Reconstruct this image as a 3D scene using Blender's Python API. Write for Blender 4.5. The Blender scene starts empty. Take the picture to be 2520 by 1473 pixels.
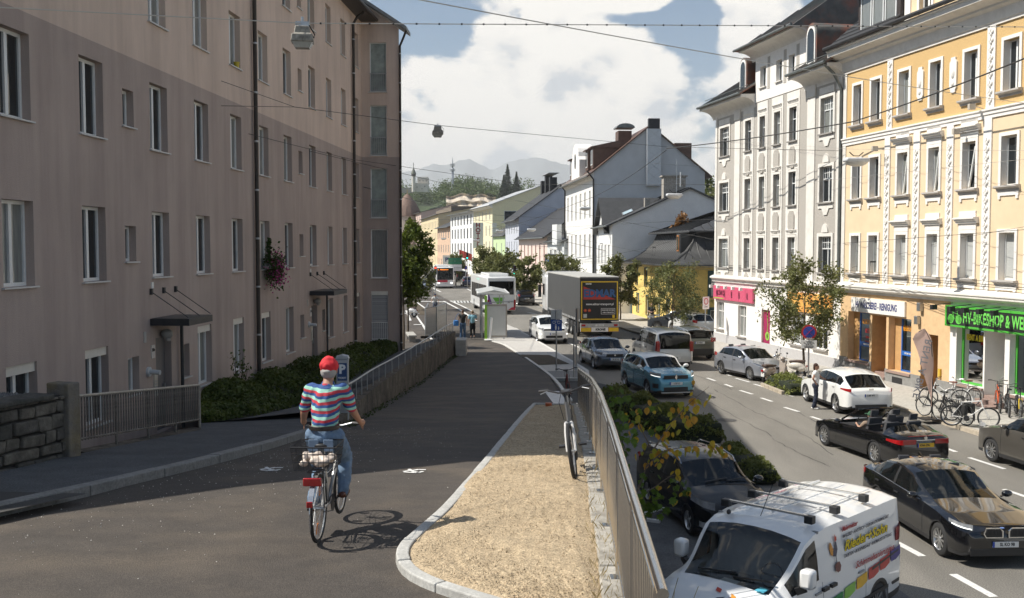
import bpy, bmesh, math, random
import numpy as np
from mathutils import Vector, Matrix
random.seed(7); rng = np.random.default_rng(7)
R = math.radians
scene = bpy.context.scene
col = scene.collection
F, CX, CY, HZ, H = 2448.6, 1260.0, 736.5, 609.1, 5.9     # photo measured on a 2520 px wide copy
PITCH = math.atan((CY - HZ) / F)
cd = bpy.data.cameras.new('camera'); cd.lens = 36 * F / 2520; cd.sensor_width = 36
cd.clip_start = .1; cd.clip_end = 30000
cam = bpy.data.objects.new('camera', cd); col.objects.link(cam)
cam.location = (0, 0, H); cam.rotation_euler = (R(90) - PITCH, 0, 0)
scene.camera = cam
SUN_EL = R(49); SUN_DIR = Vector((math.cos(SUN_EL), .0 * math.cos(SUN_EL), -math.sin(SUN_EL))).normalized()
sd = bpy.data.lights.new('sun', 'SUN'); sd.energy = 5.0; sd.angle = R(.5); sd.color = (1, .95, .86)
sun = bpy.data.objects.new('sun', sd); col.objects.link(sun)
sun.rotation_euler = SUN_DIR.to_track_quat('-Z', 'Y').to_euler()
world = bpy.data.worlds.new('World'); scene.world = world; world.use_nodes = True
def build_world():
 nt = world.node_tree; N = nt.nodes; L = nt.links; N.clear()
 def nd(t, **k):
  n = N.new(t)
  for a, b in k.items(): setattr(n, a, b)
  return n
 def mth(op, a, b=None, clamp=False):
  n = nd('ShaderNodeMath', operation=op, use_clamp=clamp)
  for i, x in enumerate((a, b)):
   if x is None: continue
   if isinstance(x, (int, float)): n.inputs[i].default_value = x
   else: L.new(x, n.inputs[i])
  return n.outputs[0]
 out = nd('ShaderNodeOutputWorld'); bg = nd('ShaderNodeBackground'); bg.inputs[1].default_value = .15
 sky = nd('ShaderNodeTexSky', sky_type='NISHITA'); sky.sun_disc = False
 sky.sun_elevation = SUN_EL; sky.sun_rotation = math.atan2(-SUN_DIR.x, -SUN_DIR.y)
 sky.altitude = 400; sky.air_density = 1.0; sky.dust_density = 1.6; sky.ozone_density = 1.0
 tc = nd('ShaderNodeTexCoord'); d = tc.outputs['Generated']
 sep = nd('ShaderNodeSeparateXYZ'); L.new(d, sep.inputs[0])
 def noise(vec, scale, detail, rough, dist=0):
  n = nd('ShaderNodeTexNoise'); n.inputs['Scale'].default_value = scale; n.inputs['Detail'].default_value = detail
  n.inputs['Roughness'].default_value = rough; n.inputs['Distortion'].default_value = dist
  L.new(vec, n.inputs['Vector']); return n.outputs['Fac']
 def stretched(off):
  m = nd('ShaderNodeMapping'); m.inputs['Scale'].default_value = (1, 1, 1.5); m.inputs['Location'].default_value = off
  L.new(d, m.inputs['Vector']); return m.outputs[0]
 p1 = stretched((1.3, .4, .2)); p2 = stretched((1.3 - .022, .4, .2 + .034))
 def bank(px, py, rx, ry, amt):
  u0 = math.atan((px - CX) / F); v0 = math.atan((HZ - py) / F)
  u = nd('ShaderNodeMath', operation='ARCTAN2'); L.new(sep.outputs[0], u.inputs[0]); L.new(sep.outputs[1], u.inputs[1])
  v = mth('ARCSINE', sep.outputs[2])
  a = mth('DIVIDE', mth('SUBTRACT', u.outputs[0], u0), rx / F); b = mth('DIVIDE', mth('SUBTRACT', v, v0), ry / F)
  q = mth('ADD', mth('MULTIPLY', a, a), mth('MULTIPLY', b, b))
  return mth('MULTIPLY', mth('DIVIDE', 1.0, mth('ADD', 1.0, mth('MULTIPLY', q, q))), amt)
 bias = None
 for args in ((1330, 330, 330, 230, .26), (1380, 140, 250, 90, .13), (1860, 60, 100, 150, .25), (1400, 15, 260, 22, .18), (1950, 130, 200, 60, .13),
                 (1060, 60, 100, 75, -.2), (1700, 60, 70, 80, -.24), (1200, 18, 130, 30, -.13), (2020, 30, 60, 70, -.16), (950, 180, 120, 60, .1), (1560, 60, 90, 20, -.12)):
  b = bank(*args); bias = b if bias is None else mth('ADD', bias, b)
 low = mth('MULTIPLY', mth('SUBTRACT', 1.0, mth('MULTIPLY', sep.outputs[2], 7.0), True), .3)      # hazy bank near the horizon
 big = noise(p1, 4.2, 2, .5); f1 = noise(p1, 13, 10, .55, .1); f2 = noise(p2, 13, 4, .5, .1)
 den = mth('ADD', mth('ADD', mth('MULTIPLY', big, .3), mth('MULTIPLY', f1, .70)), mth('ADD', bias, low))
 mr = nd('ShaderNodeMapRange', interpolation_type='SMOOTHSTEP'); L.new(den, mr.inputs[0])
 mr.inputs[1].default_value = .53; mr.inputs[2].default_value = .62
 f3 = noise(p1, 13, 4, .5, .1)
 lit = mth('ADD', mth('MULTIPLY', mth('SUBTRACT', f3, f2), 4.6), .60, True)
 lit2 = mth('ADD', mth('MULTIPLY', mth('SUBTRACT', noise(p1, 5, 3, .5), noise(p2, 5, 3, .5)), 3.0), .5, True)
 lit = mth('ADD', mth('MULTIPLY', lit, .55), mth('MULTIPLY', lit2, .45), True)
 lit = mth('ADD', lit, mth('MULTIPLY', mth('SUBTRACT', mr.outputs[0], .7), .12), True)
 cr = nd('ShaderNodeValToRGB'); L.new(lit, cr.inputs[0])
 e = cr.color_ramp.elements; e[0].position = .22; e[0].color = (3.3, 3.5, 3.7, 1); e[1].position = .58; e[1].color = (5.5, 5.3, 4.95, 1)
 ne = e.new(.38); ne.color = (4.8, 4.7, 4.5, 1)
 mx = nd('ShaderNodeMix', data_type='RGBA'); L.new(mr.outputs[0], mx.inputs[0])
 tint = nd('ShaderNodeMix', data_type='RGBA', blend_type='MULTIPLY'); tint.inputs[0].default_value = 1
 L.new(sky.outputs[0], tint.inputs[6]); tint.inputs[7].default_value = (.38, .47, .51, 1)
 L.new(tint.outputs[2], mx.inputs[6]); L.new(cr.outputs[0], mx.inputs[7])
 hz = nd('ShaderNodeMix', data_type='RGBA'); L.new(mth('MULTIPLY', mth('SUBTRACT', 1.0, mth('MULTIPLY', sep.outputs[2], 9.0), True), .5), hz.inputs[0])
 L.new(mx.outputs[2], hz.inputs[6]); hz.inputs[7].default_value = (4.1, 4.25, 4.35, 1)
 L.new(hz.outputs[2], bg.inputs[0]); L.new(bg.outputs[0], out.inputs[0])
build_world()
vs = scene.view_settings; vs.view_transform = 'Standard'; vs.look = 'None'; vs.gamma = 1; vs.exposure = 0.45; vs.use_curve_mapping = False
scene.cycles.max_bounces = 8; scene.cycles.diffuse_bounces = 4; scene.cycles.glossy_bounces = 4; scene.cycles.transparent_max_bounces = 16
scene.cycles.use_denoising = True; scene.cycles.caustics_reflective = False; scene.cycles.caustics_refractive = False
scene.cycles.sample_clamp_indirect = 6
def ray(px, py):
 dx = (px - CX) / F; dy = -(py - CY) / F
 return Vector((dx, math.cos(PITCH) + dy * math.sin(PITCH), -math.sin(PITCH) + dy * math.cos(PITCH)))
def at(px, py, Y):
 r = ray(px, py); t = Y / r.y
 return Vector((r.x * t, Y, H + r.z * t))
def gp(px, py, z=0.0):
 r = ray(px, py); t = (z - H) / r.z
 return Vector((r.x * t, r.y * t, z))
RAMP = [(-6, 3.45), (0, 3.38), (8.6, 3.22), (11.5, 3.1), (15, 2.8), (20, 2.25), (24, 1.8), (28.5, 1.3), (34, .85), (38, .55), (42, .36), (46, .22), (52, .12), (60, .1), (400, .1)]
def rz(Y): return float(np.interp(Y, [a for a, b in RAMP], [b for a, b in RAMP]))
def rp(px, py, dz=0.0):
 r = ray(px, py); Y = 20.0
 lo, hi = 2.0, 300.0
 for _ in range(50):
  Y = (lo + hi) / 2; z = H + r.z * Y / r.y
  if z > rz(Y) + dz: lo = Y
  else: hi = Y
 return Vector((r.x * Y / r.y, Y, rz(Y) + dz))
class MB:
 def __init__(s): s.v = []; s.f = []
 def add(s, vs, fs):
  o = len(s.v); s.v += [tuple(p) for p in vs]; s.f += [tuple(i + o for i in f) for f in fs]; return s
 def quad(s, a, b, c, d): return s.add([a, b, c, d], [(0, 1, 2, 3)])
 def box(s, x0, x1, y0, y1, z0, z1):
  return s.add([(x0, y0, z0), (x1, y0, z0), (x1, y1, z0), (x0, y1, z0), (x0, y0, z1), (x1, y0, z1), (x1, y1, z1), (x0, y1, z1)],
                     [(3, 2, 1, 0), (4, 5, 6, 7), (0, 1, 5, 4), (1, 2, 6, 5), (2, 3, 7, 6), (3, 0, 4, 7)])
 def obox(s, c, sx, sy, sz, rz_=0):
  ca, sa = math.cos(rz_), math.sin(rz_); o = []
  for z in (-.5, .5):
   for x, y in ((-.5, -.5), (.5, -.5), (.5, .5), (-.5, .5)):
    X, Y = x * sx, y * sy; o.append((c[0] + X * ca - Y * sa, c[1] + X * sa + Y * ca, c[2] + z * sz))
  return s.add(o, [(3, 2, 1, 0), (4, 5, 6, 7), (0, 1, 5, 4), (1, 2, 6, 5), (2, 3, 7, 6), (3, 0, 4, 7)])
 def bar(s, p, q, w, h=None):
  h = h or w; p = Vector(p); q = Vector(q); d = (q - p).normalized()
  u = Vector((0, 0, 1)) if abs(d.z) < .95 else Vector((0, 1, 0))
  a = d.cross(u).normalized() * w / 2; b = a.cross(d).normalized() * h / 2; o = []
  for c in (p, q): o += [c - a - b, c + a - b, c + a + b, c - a + b]
  return s.add(o, [(3, 2, 1, 0), (4, 5, 6, 7), (0, 1, 5, 4), (1, 2, 6, 5), (2, 3, 7, 6), (3, 0, 4, 7)])
 def tube(s, pts, r, n=8, closed=False):
  pts = [Vector(p) for p in pts]; m = len(pts); rs = r if isinstance(r, (list, tuple)) else [r] * m; o = []; fs = []
  prev = None
  for i, p in enumerate(pts):
   a = pts[(i - 1) % m] if (closed or i) else p; b = pts[(i + 1) % m] if (closed or i < m - 1) else p
   d = (b - a).normalized()
   if prev is None:
    u = Vector((0, 0, 1)) if abs(d.z) < .9 else Vector((1, 0, 0)); x = d.cross(u).normalized()
   else:
    x = (prev - d * prev.dot(d)).normalized()
   prev = x; y = d.cross(x)
   for k in range(n):
    t = 2 * math.pi * k / n; o.append(p + (x * math.cos(t) + y * math.sin(t)) * rs[i])
  for i in range(m if closed else m - 1):
   j = (i + 1) % m
   for k in range(n):
    l = (k + 1) % n; fs.append((i * n + k, i * n + l, j * n + l, j * n + k))
  if not closed: fs += [tuple(range(n - 1, -1, -1)), tuple((m - 1) * n + k for k in range(n))]
  return s.add(o, fs)
 def cyl(s, p, q, r0, r1=None, n=12): return s.tube([p, q], [r0, r0 if r1 is None else r1], n)
 def prism(s, poly, ax, a, b):
  def mk(u, v, w): return (w, u, v) if ax == 'x' else (u, w, v) if ax == 'y' else (u, v, w)
  n = len(poly); o = [mk(u, v, a) for u, v in poly] + [mk(u, v, b) for u, v in poly]
  return s.add(o, [tuple(range(n)), tuple(range(2 * n - 1, n - 1, -1))] + [(i, (i + 1) % n, n + (i + 1) % n, n + i) for i in range(n)])
 def lathe(s, prof, n=16, c=(0, 0, 0), axis='z', cap=True):
  o = []; fs = []; m = len(prof)
  for r, z in prof:
   for k in range(n):
    t = 2 * math.pi * k / n; a, b = r * math.cos(t), r * math.sin(t)
    p = (a, b, z) if axis == 'z' else (a, z, b) if axis == 'y' else (z, a, b)
    o.append((p[0] + c[0], p[1] + c[1], p[2] + c[2]))
  for i in range(m - 1):
   for k in range(n):
    l = (k + 1) % n; fs.append((i * n + k, i * n + l, (i + 1) * n + l, (i + 1) * n + k))
  if cap and prof[0][0] > 1e-6: fs.append(tuple(range(n - 1, -1, -1)))
  if cap and prof[-1][0] > 1e-6: fs.append(tuple((m - 1) * n + k for k in range(n)))
  return s.add(o, fs)
 def ball(s, c, rx, ry=None, rz_=None, nu=12, nv=8):
  ry = ry or rx; rz_ = rz_ or rx; o = [(c[0], c[1], c[2] - rz_)]; fs = []
  for i in range(1, nv):
   p = -math.pi / 2 + math.pi * i / nv
   for k in range(nu):
    t = 2 * math.pi * k / nu; o.append((c[0] + rx * math.cos(p) * math.cos(t), c[1] + ry * math.cos(p) * math.sin(t), c[2] + rz_ * math.sin(p)))
  o.append((c[0], c[1], c[2] + rz_)); top = len(o) - 1
  for k in range(nu):
   l = (k + 1) % nu; fs.append((0, 1 + l, 1 + k)); fs.append((top, 1 + (nv - 2) * nu + k, 1 + (nv - 2) * nu + l))
  for i in range(nv - 2):
   for k in range(nu):
    l = (k + 1) % nu; a = 1 + i * nu; fs.append((a + k, a + l, a + nu + l, a + nu + k))
  return s.add(o, fs)
 def mesh(s, name, smooth=True, ang=40, recalc=True):
  me = bpy.data.meshes.new(name); me.from_pydata(s.v, [], s.f)
  if recalc and len(s.f) < 30000:
   bm = bmesh.new(); bm.from_mesh(me); bmesh.ops.recalc_face_normals(bm, faces=bm.faces); bm.to_mesh(me); bm.free()
  if smooth:
   me.polygons.foreach_set('use_smooth', [True] * len(me.polygons)); me.set_sharp_from_angle(angle=R(ang))
  me.update(); return me
 def build(s, name, m, parent=None, loc=None, rot=None, smooth=True, ang=40, bevel=0, recalc=True):
  return obj(name, s.mesh(name, smooth, ang, recalc), m, parent, loc, rot, bevel)
def obj(name, me, m, parent=None, loc=None, rot=None, bevel=0):
 if m is not None and not me.materials: me.materials.append(m)
 o = bpy.data.objects.new(name, me); col.objects.link(o)
 if parent is not None: o.parent = parent
 if loc is not None: o.location = loc
 if rot is not None: o.rotation_euler = rot
 if bevel:
  b = o.modifiers.new('bevel', 'BEVEL'); b.width = bevel; b.segments = 2; b.limit_method = 'ANGLE'; b.angle_limit = R(50)
 return o
def tag(o, label, cat, group=None, kind=None):
 o['label'] = label; o['category'] = cat
 if group: o['group'] = group
 if kind: o['kind'] = kind
 return o
def thing(name, label, cat, loc=(0, 0, 0), rotz=0, group=None, kind=None):
 o = bpy.data.objects.new(name, None); col.objects.link(o); o.empty_display_size = .2
 o.location = loc; o.rotation_euler = (0, 0, rotz)
 return tag(o, label, cat, group, kind)
def setting(o, label=None, kind='structure'):
 o['kind'] = kind
 if label: o['label'] = label
 return o
def inst(o, parent=None, loc=None, rot=None, name=None, deep=True):
 c = o.copy(); col.objects.link(c)
 if name: c.name = name
 c.parent = parent
 if loc is not None: c.location = loc
 if rot is not None: c.rotation_euler = rot
 if deep:
  for ch in list(o.children): inst(ch, c)
 return c
def text(s, size, m, parent, loc, rot=(R(90), 0, 0), name='lettering', align='CENTER', bold=0, sx=1, shear=0, ext=.002):
 cu = bpy.data.curves.new('txt', 'FONT'); cu.body = s; cu.size = size; cu.align_x = align; cu.align_y = 'CENTER'
 cu.offset = bold; cu.shear = shear; cu.extrude = ext; cu.resolution_u = 2
 t = bpy.data.objects.new('txt', cu)
 me = bpy.data.meshes.new_from_object(t)
 bpy.data.objects.remove(t); bpy.data.curves.remove(cu); me.materials.clear()
 o = obj(name, me, m, parent, loc, rot); o.scale = (sx, 1, 1); return o
_mats = {}
def M(name, c, rough=.7, metal=0, var=.12, scale=6, bump=0, bscale=60, spec=.5, coat=0, emit=0, detail=5, speck=0, sscale=90, dirt=None, dirt_scale=2, dirt_amt=.5, stretch=None, trans=0):
 if name in _mats: return _mats[name]
 m = bpy.data.materials.new(name); m.use_nodes = True; nt = m.node_tree; N, L = nt.nodes, nt.links
 b = N['Principled BSDF']; b.inputs['Roughness'].default_value = rough; b.inputs['Metallic'].default_value = metal
 b.inputs['Specular IOR Level'].default_value = spec; b.inputs['Coat Weight'].default_value = coat; b.inputs['Coat Roughness'].default_value = .03
 c = tuple(c) + (1,)
 b.inputs['Base Color'].default_value = c; m.diffuse_color = c
 if trans: b.inputs['Transmission Weight'].default_value = trans
 if emit: b.inputs['Emission Color'].default_value = c; b.inputs['Emission Strength'].default_value = emit
 tc = N.new('ShaderNodeTexCoord'); vec = tc.outputs['Object']
 if stretch:
  mp = N.new('ShaderNodeMapping'); mp.inputs['Scale'].default_value = stretch; L.new(vec, mp.inputs[0]); vec2 = mp.outputs[0]
 else: vec2 = vec
 def noise(sc, det=detail, v=None):
  n = N.new('ShaderNodeTexNoise'); n.inputs['Scale'].default_value = sc; n.inputs['Detail'].default_value = det; n.inputs['Roughness'].default_value = .6
  L.new(v or vec, n.inputs['Vector']); return n.outputs['Fac']
 last = None
 if var:
  r = N.new('ShaderNodeValToRGB'); L.new(noise(scale, detail, vec2), r.inputs[0])
  e = r.color_ramp.elements; e[0].position = .3; e[1].position = .7
  e[0].color = tuple(x * (1 - var) for x in c[:3]) + (1,); e[1].color = tuple(min(1, x * (1 + var)) for x in c[:3]) + (1,)
  last = r.outputs[0]
 if dirt:
  mx = N.new('ShaderNodeMix'); mx.data_type = 'RGBA'
  r = N.new('ShaderNodeMapRange'); L.new(noise(dirt_scale, 8, vec2), r.inputs[0]); r.inputs[1].default_value = .45; r.inputs[2].default_value = .75; r.inputs[4].default_value = dirt_amt
  L.new(r.outputs[0], mx.inputs[0])
  if last is not None: L.new(last, mx.inputs[6])
  else: mx.inputs[6].default_value = c
  mx.inputs[7].default_value = tuple(dirt) + (1,); last = mx.outputs[2]
 if speck:
  sm = N.new('ShaderNodeMix'); sm.data_type = 'RGBA'; sm.blend_type = 'OVERLAY'; sm.inputs[0].default_value = speck
  sr = N.new('ShaderNodeMapRange'); L.new(noise(sscale, 3), sr.inputs[0]); sr.inputs[1].default_value = .3; sr.inputs[2].default_value = .7
  L.new(last, sm.inputs[6]); L.new(sr.outputs[0], sm.inputs[7]); last = sm.outputs[2]
 if last is not None: L.new(last, b.inputs['Base Color'])
 if bump:
  bp = N.new('ShaderNodeBump'); bp.inputs['Strength'].default_value = bump; bp.inputs['Distance'].default_value = .02
  L.new(noise(bscale, 4), bp.inputs['Height']); L.new(bp.outputs[0], b.inputs['Normal'])
 _mats[name] = m; return m
def glass(name, tint, alpha=.35, rough=.02):
 """tinted see-through glass: clear share + mirror reflection by fresnel"""
 if name in _mats: return _mats[name]
 m = bpy.data.materials.new(name); m.use_nodes = True; nt = m.node_tree; N, L = nt.nodes, nt.links; N.clear()
 o = N.new('ShaderNodeOutputMaterial'); tr = N.new('ShaderNodeBsdfTransparent'); tr.inputs[0].default_value = tuple(tint) + (1,)
 gl = N.new('ShaderNodeBsdfGlossy'); gl.inputs[1].default_value = rough; fr = N.new('ShaderNodeFresnel'); fr.inputs[0].default_value = 1.55
 df = N.new('ShaderNodeBsdfDiffuse'); df.inputs[0].default_value = (tint[0] * .05, tint[1] * .055, tint[2] * .06, 1)
 m0 = N.new('ShaderNodeMixShader'); m0.inputs[0].default_value = alpha; L.new(tr.outputs[0], m0.inputs[1]); L.new(df.outputs[0], m0.inputs[2])
 m1 = N.new('ShaderNodeMixShader'); L.new(fr.outputs[0], m1.inputs[0]); L.new(m0.outputs[0], m1.inputs[1]); L.new(gl.outputs[0], m1.inputs[2])
 L.new(m1.outputs[0], o.inputs[0]); m.diffuse_color = (.1, .12, .14, 1); _mats[name] = m; return m
WHITE = M('white_paint', (.78, .77, .74), .45, var=.04)
PVC = M('white_window_plastic', (.74, .75, .74), .35, var=.03)
DARKMETAL = M('dark_metal', (.035, .035, .038), .45, .4, var=.15)
STEEL = M('galvanised_steel', (.42, .43, .44), .38, .85, var=.1, scale=20)
INOX = M('stainless_steel', (.62, .6, .57), .22, 1, var=.06, scale=30)
BLACK = M('black_plastic', (.018, .018, .02), .5, var=.1)
RUBBER = M('tyre_rubber', (.022, .022, .023), .8, var=.2, scale=30)
PANE = M('window_glass_dark', (.018, .022, .025), .04, var=.3, scale=1.5, spec=.8)
PANE_CURTAIN = M('window_glass_curtain', (.2, .21, .2), .06, var=.25, scale=3, spec=.8, stretch=(8, 8, .5))
PANE_BLIND = M('window_glass_blind', (.45, .46, .45), .1, var=.12, scale=20, spec=.8, stretch=(.2, .2, 3))
SHOPGLASS = glass('shop_glass', (.6, .65, .63), .25)
GRANITE = M('pale_granite', (.5, .49, .46), .75, var=.2, scale=40, bump=.3, bscale=120, dirt=(.2, .19, .17), dirt_scale=3, dirt_amt=.5)
CONCRETE = M('concrete', (.33, .32, .3), .85, var=.18, scale=4, bump=.3, bscale=80, dirt=(.14, .13, .12), dirt_scale=1.5, dirt_amt=.6)
OLDCONC = M('weathered_concrete', (.11, .092, .07), .95, var=.6, scale=3.5, bump=1.0, bscale=30, speck=.5, sscale=14, dirt=(.018, .016, .013), dirt_scale=.9, dirt_amt=1, stretch=(1, 1, .7))
def seg(p, q, n): return [Vector(p).lerp(Vector(q), i / n) for i in range(n + 1)]
def smooth_poly(pts, n=6):
 """Catmull-Rom through points"""
 P = [Vector(p) for p in pts]; P = [2 * P[0] - P[1]] + P + [2 * P[-1] - P[-2]]; o = []
 for i in range(1, len(P) - 2):
  for k in range(n):
   t = k / n; a, b, c, d = P[i - 1:i + 3]
   o.append(.5 * ((2 * b) + (c - a) * t + (2 * a - 5 * b + 4 * c - d) * t * t + (3 * b - a - 3 * c + d) * t ** 3))
 o.append(P[-2]); return o
# == GROUND
ASPH = M('old_asphalt', (.185, .172, .15), .85, var=.26, scale=.5, bump=.5, bscale=120, detail=9, speck=.6, sscale=45, dirt=(.25, .23, .2), dirt_scale=.35, dirt_amt=.5, stretch=(1, .25, 1))
ASPH_NEW = M('fresh_asphalt', (.068, .057, .048), .8, var=.2, scale=2.5, bump=.7, bscale=110, detail=9, speck=.4, sscale=70, dirt=(.16, .125, .09), dirt_scale=.8, dirt_amt=.6, stretch=(.8, 1.1, 1))
ASPH_PATCH = M('patched_asphalt', (.055, .053, .05), .85, var=.2, scale=3, bump=.5, bscale=160, detail=8)
ASPH_GREY = M('worn_pavement_asphalt', (.085, .09, .095), .85, var=.22, scale=2.2, bump=.6, bscale=110, detail=9, speck=.6, sscale=60, dirt=(.045, .045, .047), dirt_scale=.8, dirt_amt=.6)
PAVE = M('pale_paving', (.42, .395, .355), .85, var=.2, scale=7, bump=.3, bscale=90, detail=8)
LINE = M('road_marking_paint', (.72, .71, .68), .65, var=.14, scale=25, dirt=(.3, .29, .28), dirt_scale=9, dirt_amt=.6)
SOIL = M('dry_soil', (.49, .38, .245), .95, var=.25, scale=14, bump=1.0, bscale=60, detail=10, speck=.5, sscale=60, dirt=(.30, .22, .135), dirt_scale=3, dirt_amt=.5)
SOIL_DARK = M('dark_soil', (.085, .06, .04), .95, var=.35, scale=10, bump=1.0, bscale=60, detail=8, dirt=(.05, .07, .02), dirt_scale=2, dirt_amt=.6)
GRASSG = M('distant_ground', (.12, .12, .1), .95, var=.3, scale=.02)
def sheet(name, pts, z, m, label=None):
 me = bpy.data.meshes.new(name); me.from_pydata([(p[0], p[1], z if z is not None else p[2]) for p in pts], [], [tuple(range(len(pts)))])
 bm = bmesh.new(); bm.from_mesh(me); bmesh.ops.triangulate(bm, faces=bm.faces); bmesh.ops.recalc_face_normals(bm, faces=bm.faces); bm.to_mesh(me); bm.free()
 o = obj(name, me, m)
 return setting(o, label)
def strip(name, left, right, m, nx=1, label=None, zf=None):
 """surface between two polylines of equal length"""
 mb = MB(); n = len(left)
 for a, b in zip(left, right):
  for k in range(nx + 1): mb.v.append(tuple(Vector(a).lerp(Vector(b), k / nx)))
 for i in range(n - 1):
  for k in range(nx):
   a = i * (nx + 1) + k; mb.f.append((a, a + 1, a + nx + 2, a + nx + 1))
 o = mb.build(name, m, recalc=True, ang=180); return setting(o, label)
sheet('ground', [(-6000, -400), (6000, -400), (6000, 9000), (-6000, 9000)], -.06, GRASSG, 'flat valley ground out to the hills')
RC = [(17.5, 6), (15.9, 20), (14.6, 30.9), (14.0, 35.5), (12.65, 45), (11.1, 54.3), (8.0, 71), (5.0, 88), (2.8, 100), (-1.6, 135), (-7.2, 174), (-14, 215), (-30, 300)]
LC = [(1.0, 6), (1.5, 20), (2.3, 36), (3.4, 43), (3.62, 46), (1.9, 58.5), (.29, 71), (-1.6, 81), (-3.7, 91.5), (-6.66, 108.7), (-10.4, 132), (-15.5, 170), (-22, 215), (-37, 300)]
def ix(T, Y): return float(np.interp(Y, [a[1] for a in T], [a[0] for a in T]))
Ys = [6, 12, 20, 28, 36, 43, 46, 54, 58.5, 65, 71, 81, 91.5, 100, 108.7, 120, 135, 150, 174, 195, 215, 255, 300]
road = strip('road', [(ix(LC, y) - 1.2, y, 0) for y in Ys], [(ix(RC, y) + .3, y, 0) for y in Ys], ASPH, 1, 'grey asphalt street curving away to the left')
strip('pavement', [(ix(RC, y) + .14, y, .12) for y in Ys], [(ix(RC, y) + 26, y, .12) for y in Ys], PAVE, 1, 'pale pavement in front of the shops')
strip('bike_path', [(-40, y, .06) for y in Ys if y > 44], [(ix(LC, y) - .2, y, .06) for y in Ys if y > 44], ASPH_NEW, 1, 'dark asphalt cycle path beside the far street')
def kerb(name, line, w, h0, h1, m, label, step=1.0, side=1, base=None):
 """kerb stones along a polyline (points on the top outer edge); every stone a piece"""
 root = thing(name, label, 'kerb', kind='structure')
 pts = [Vector(p) for p in line]
 d = [0]
 for a, b in zip(pts, pts[1:]): d.append(d[-1] + (b - a).length)
 def P(t):
  t = max(0, min(d[-1], t))
  for i in range(len(d) - 1):
   if t <= d[i + 1]: return pts[i].lerp(pts[i + 1], (t - d[i]) / max(1e-6, d[i + 1] - d[i]))
  return pts[-1]
 n = max(1, int(d[-1] / step))
 for i in range(n):
  a = P(d[-1] * i / n + .006); b = P(d[-1] * (i + 1) / n - .006); a0 = P(d[-1] * i / n - .4); b0 = P(d[-1] * (i + 1) / n + .4)
  def nrm(p, q):
   v = (q - p); v.z = 0; v.normalize(); return Vector((v.y, -v.x, 0)) * side
  na = nrm(a0, P(d[-1] * i / n + .4)); nb = nrm(P(d[-1] * (i + 1) / n - .4), b0); jz = random.uniform(-.006, .006)
  mb = MB(); j = Vector((0, 0, jz)); up = Vector((0, 0, h1)); dn = Vector((0, 0, h0))
  ns = 4 if step < 1.3 else 1; t0, t1 = d[-1] * i / n + .006, d[-1] * (i + 1) / n - .006
  for q in range(ns + 1):
   t = t0 + (t1 - t0) * q / ns; p = P(t); nn = nrm(P(t - .12), P(t + .12)); mb.v += [tuple(v - a) for v in (p + dn, p + nn * w + dn, p + nn * w + up + j, p + up + j)]
  for q in range(ns):
   for k in range(4): mb.f.append((q * 4 + k, q * 4 + (k + 1) % 4, q * 4 + 4 + (k + 1) % 4, q * 4 + 4 + k))
  mb.f += [(0, 1, 2, 3), tuple(ns * 4 + k for k in (3, 2, 1, 0))]
  mb.build('kerb_stone', m, root, loc=a, smooth=False, bevel=.012)
 return root
KERBY = M('warm_kerb_stone', (.42, .36, .28), .8, var=.2, scale=10, bump=.3, bscale=60)
kerb('kerb', [(ix(RC, y), y, 0) for y in np.linspace(24, 64, 40)], .16, -.03, .135, KERBY, 'warm stone kerb along the shop pavement', 1.6, side=1)
kerb('kerb', [(ix(RC, y), y, 0) for y in np.linspace(66, 170, 40)], .16, -.03, .135, KERBY, 'kerb in front of the far houses', 5, side=1)
sheet('side_street', [(ix(RC, 64) - .2, 64), (ix(RC, 71) - .1, 71), (18, 71.5), (40, 78), (40, 66), (13.4, 63.6)], .126, ASPH, 'side street beside the yellow house')
lcurb = [rp(*p) for p in ((-420, 1360), (-180, 1312), (0, 1272), (250, 1214), (500, 1151), (650, 1110), (745, 1080), (840, 1050))]
lwall = [rp(*p) for p in ((840, 1050), (870, 1036), (950, 990), (1040, 935), (1095, 891), (1121, 873))]
outer = [rp(*p) for p in ((1310, 1000), (1285, 1026), (1250, 1068), (1200, 1130), (1100, 1247), (1030, 1312), (988, 1352), (974, 1384), (992, 1418), (1040, 1447), (1120, 1476), (1260, 1520), (1420, 1580))]
rcurb = [rp(*p) for p in ((1398, 985), (1352, 926), (1290, 881), (1235, 848), (1190, 836))]
rys = list(np.linspace(-6, 62, 90))
def xat(T, Y): return float(np.interp(Y, [p.y for p in T], [p.x for p in T]))
lpts = sorted(lcurb + lwall[1:], key=lambda p: p.y)
def xl(Y): return xat(lpts, Y) if Y > lpts[0].y else lpts[0].x
def xr(Y): return xat([Vector((1.1, 6, 0)), Vector((1.95, 27, 0)), Vector((2.15, 29, 0))] + rcurb, Y)
strip('ramp', [(xl(y) - .05, y, rz(y)) for y in rys], [(xr(y), y, rz(y)) for y in rys], ASPH_NEW, 4, 'dark new asphalt ramp for cycling and walking')
mb = MB()
for a, b in zip(np.linspace(-6, 43, 40), np.linspace(-6, 43, 40)[1:]):
 mb.add([(xr(a) + .02, a, -.1), (xr(b) + .02, b, -.1), (xr(b) + .02, b, rz(b) - .02), (xr(a) + .02, a, rz(a) - .02)], [(0, 1, 2, 3)])
tag(mb.build('retaining_wall', CONCRETE, None), 'concrete retaining wall carrying the ramp above the parking lane', 'wall')
lp = smooth_poly(lcurb, 3)
wl = [Vector(p) for p in (rp(-420, 1215, .1), rp(-180, 1190, .1), rp(0, 1162, .1), rp(195, 1117, .1), rp(495, 1058, .1), rp(600, 1038, .1), rp(740, 1008, .1), rp(842, 1012, .1))]
wl2 = smooth_poly(wl, 3)
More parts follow.
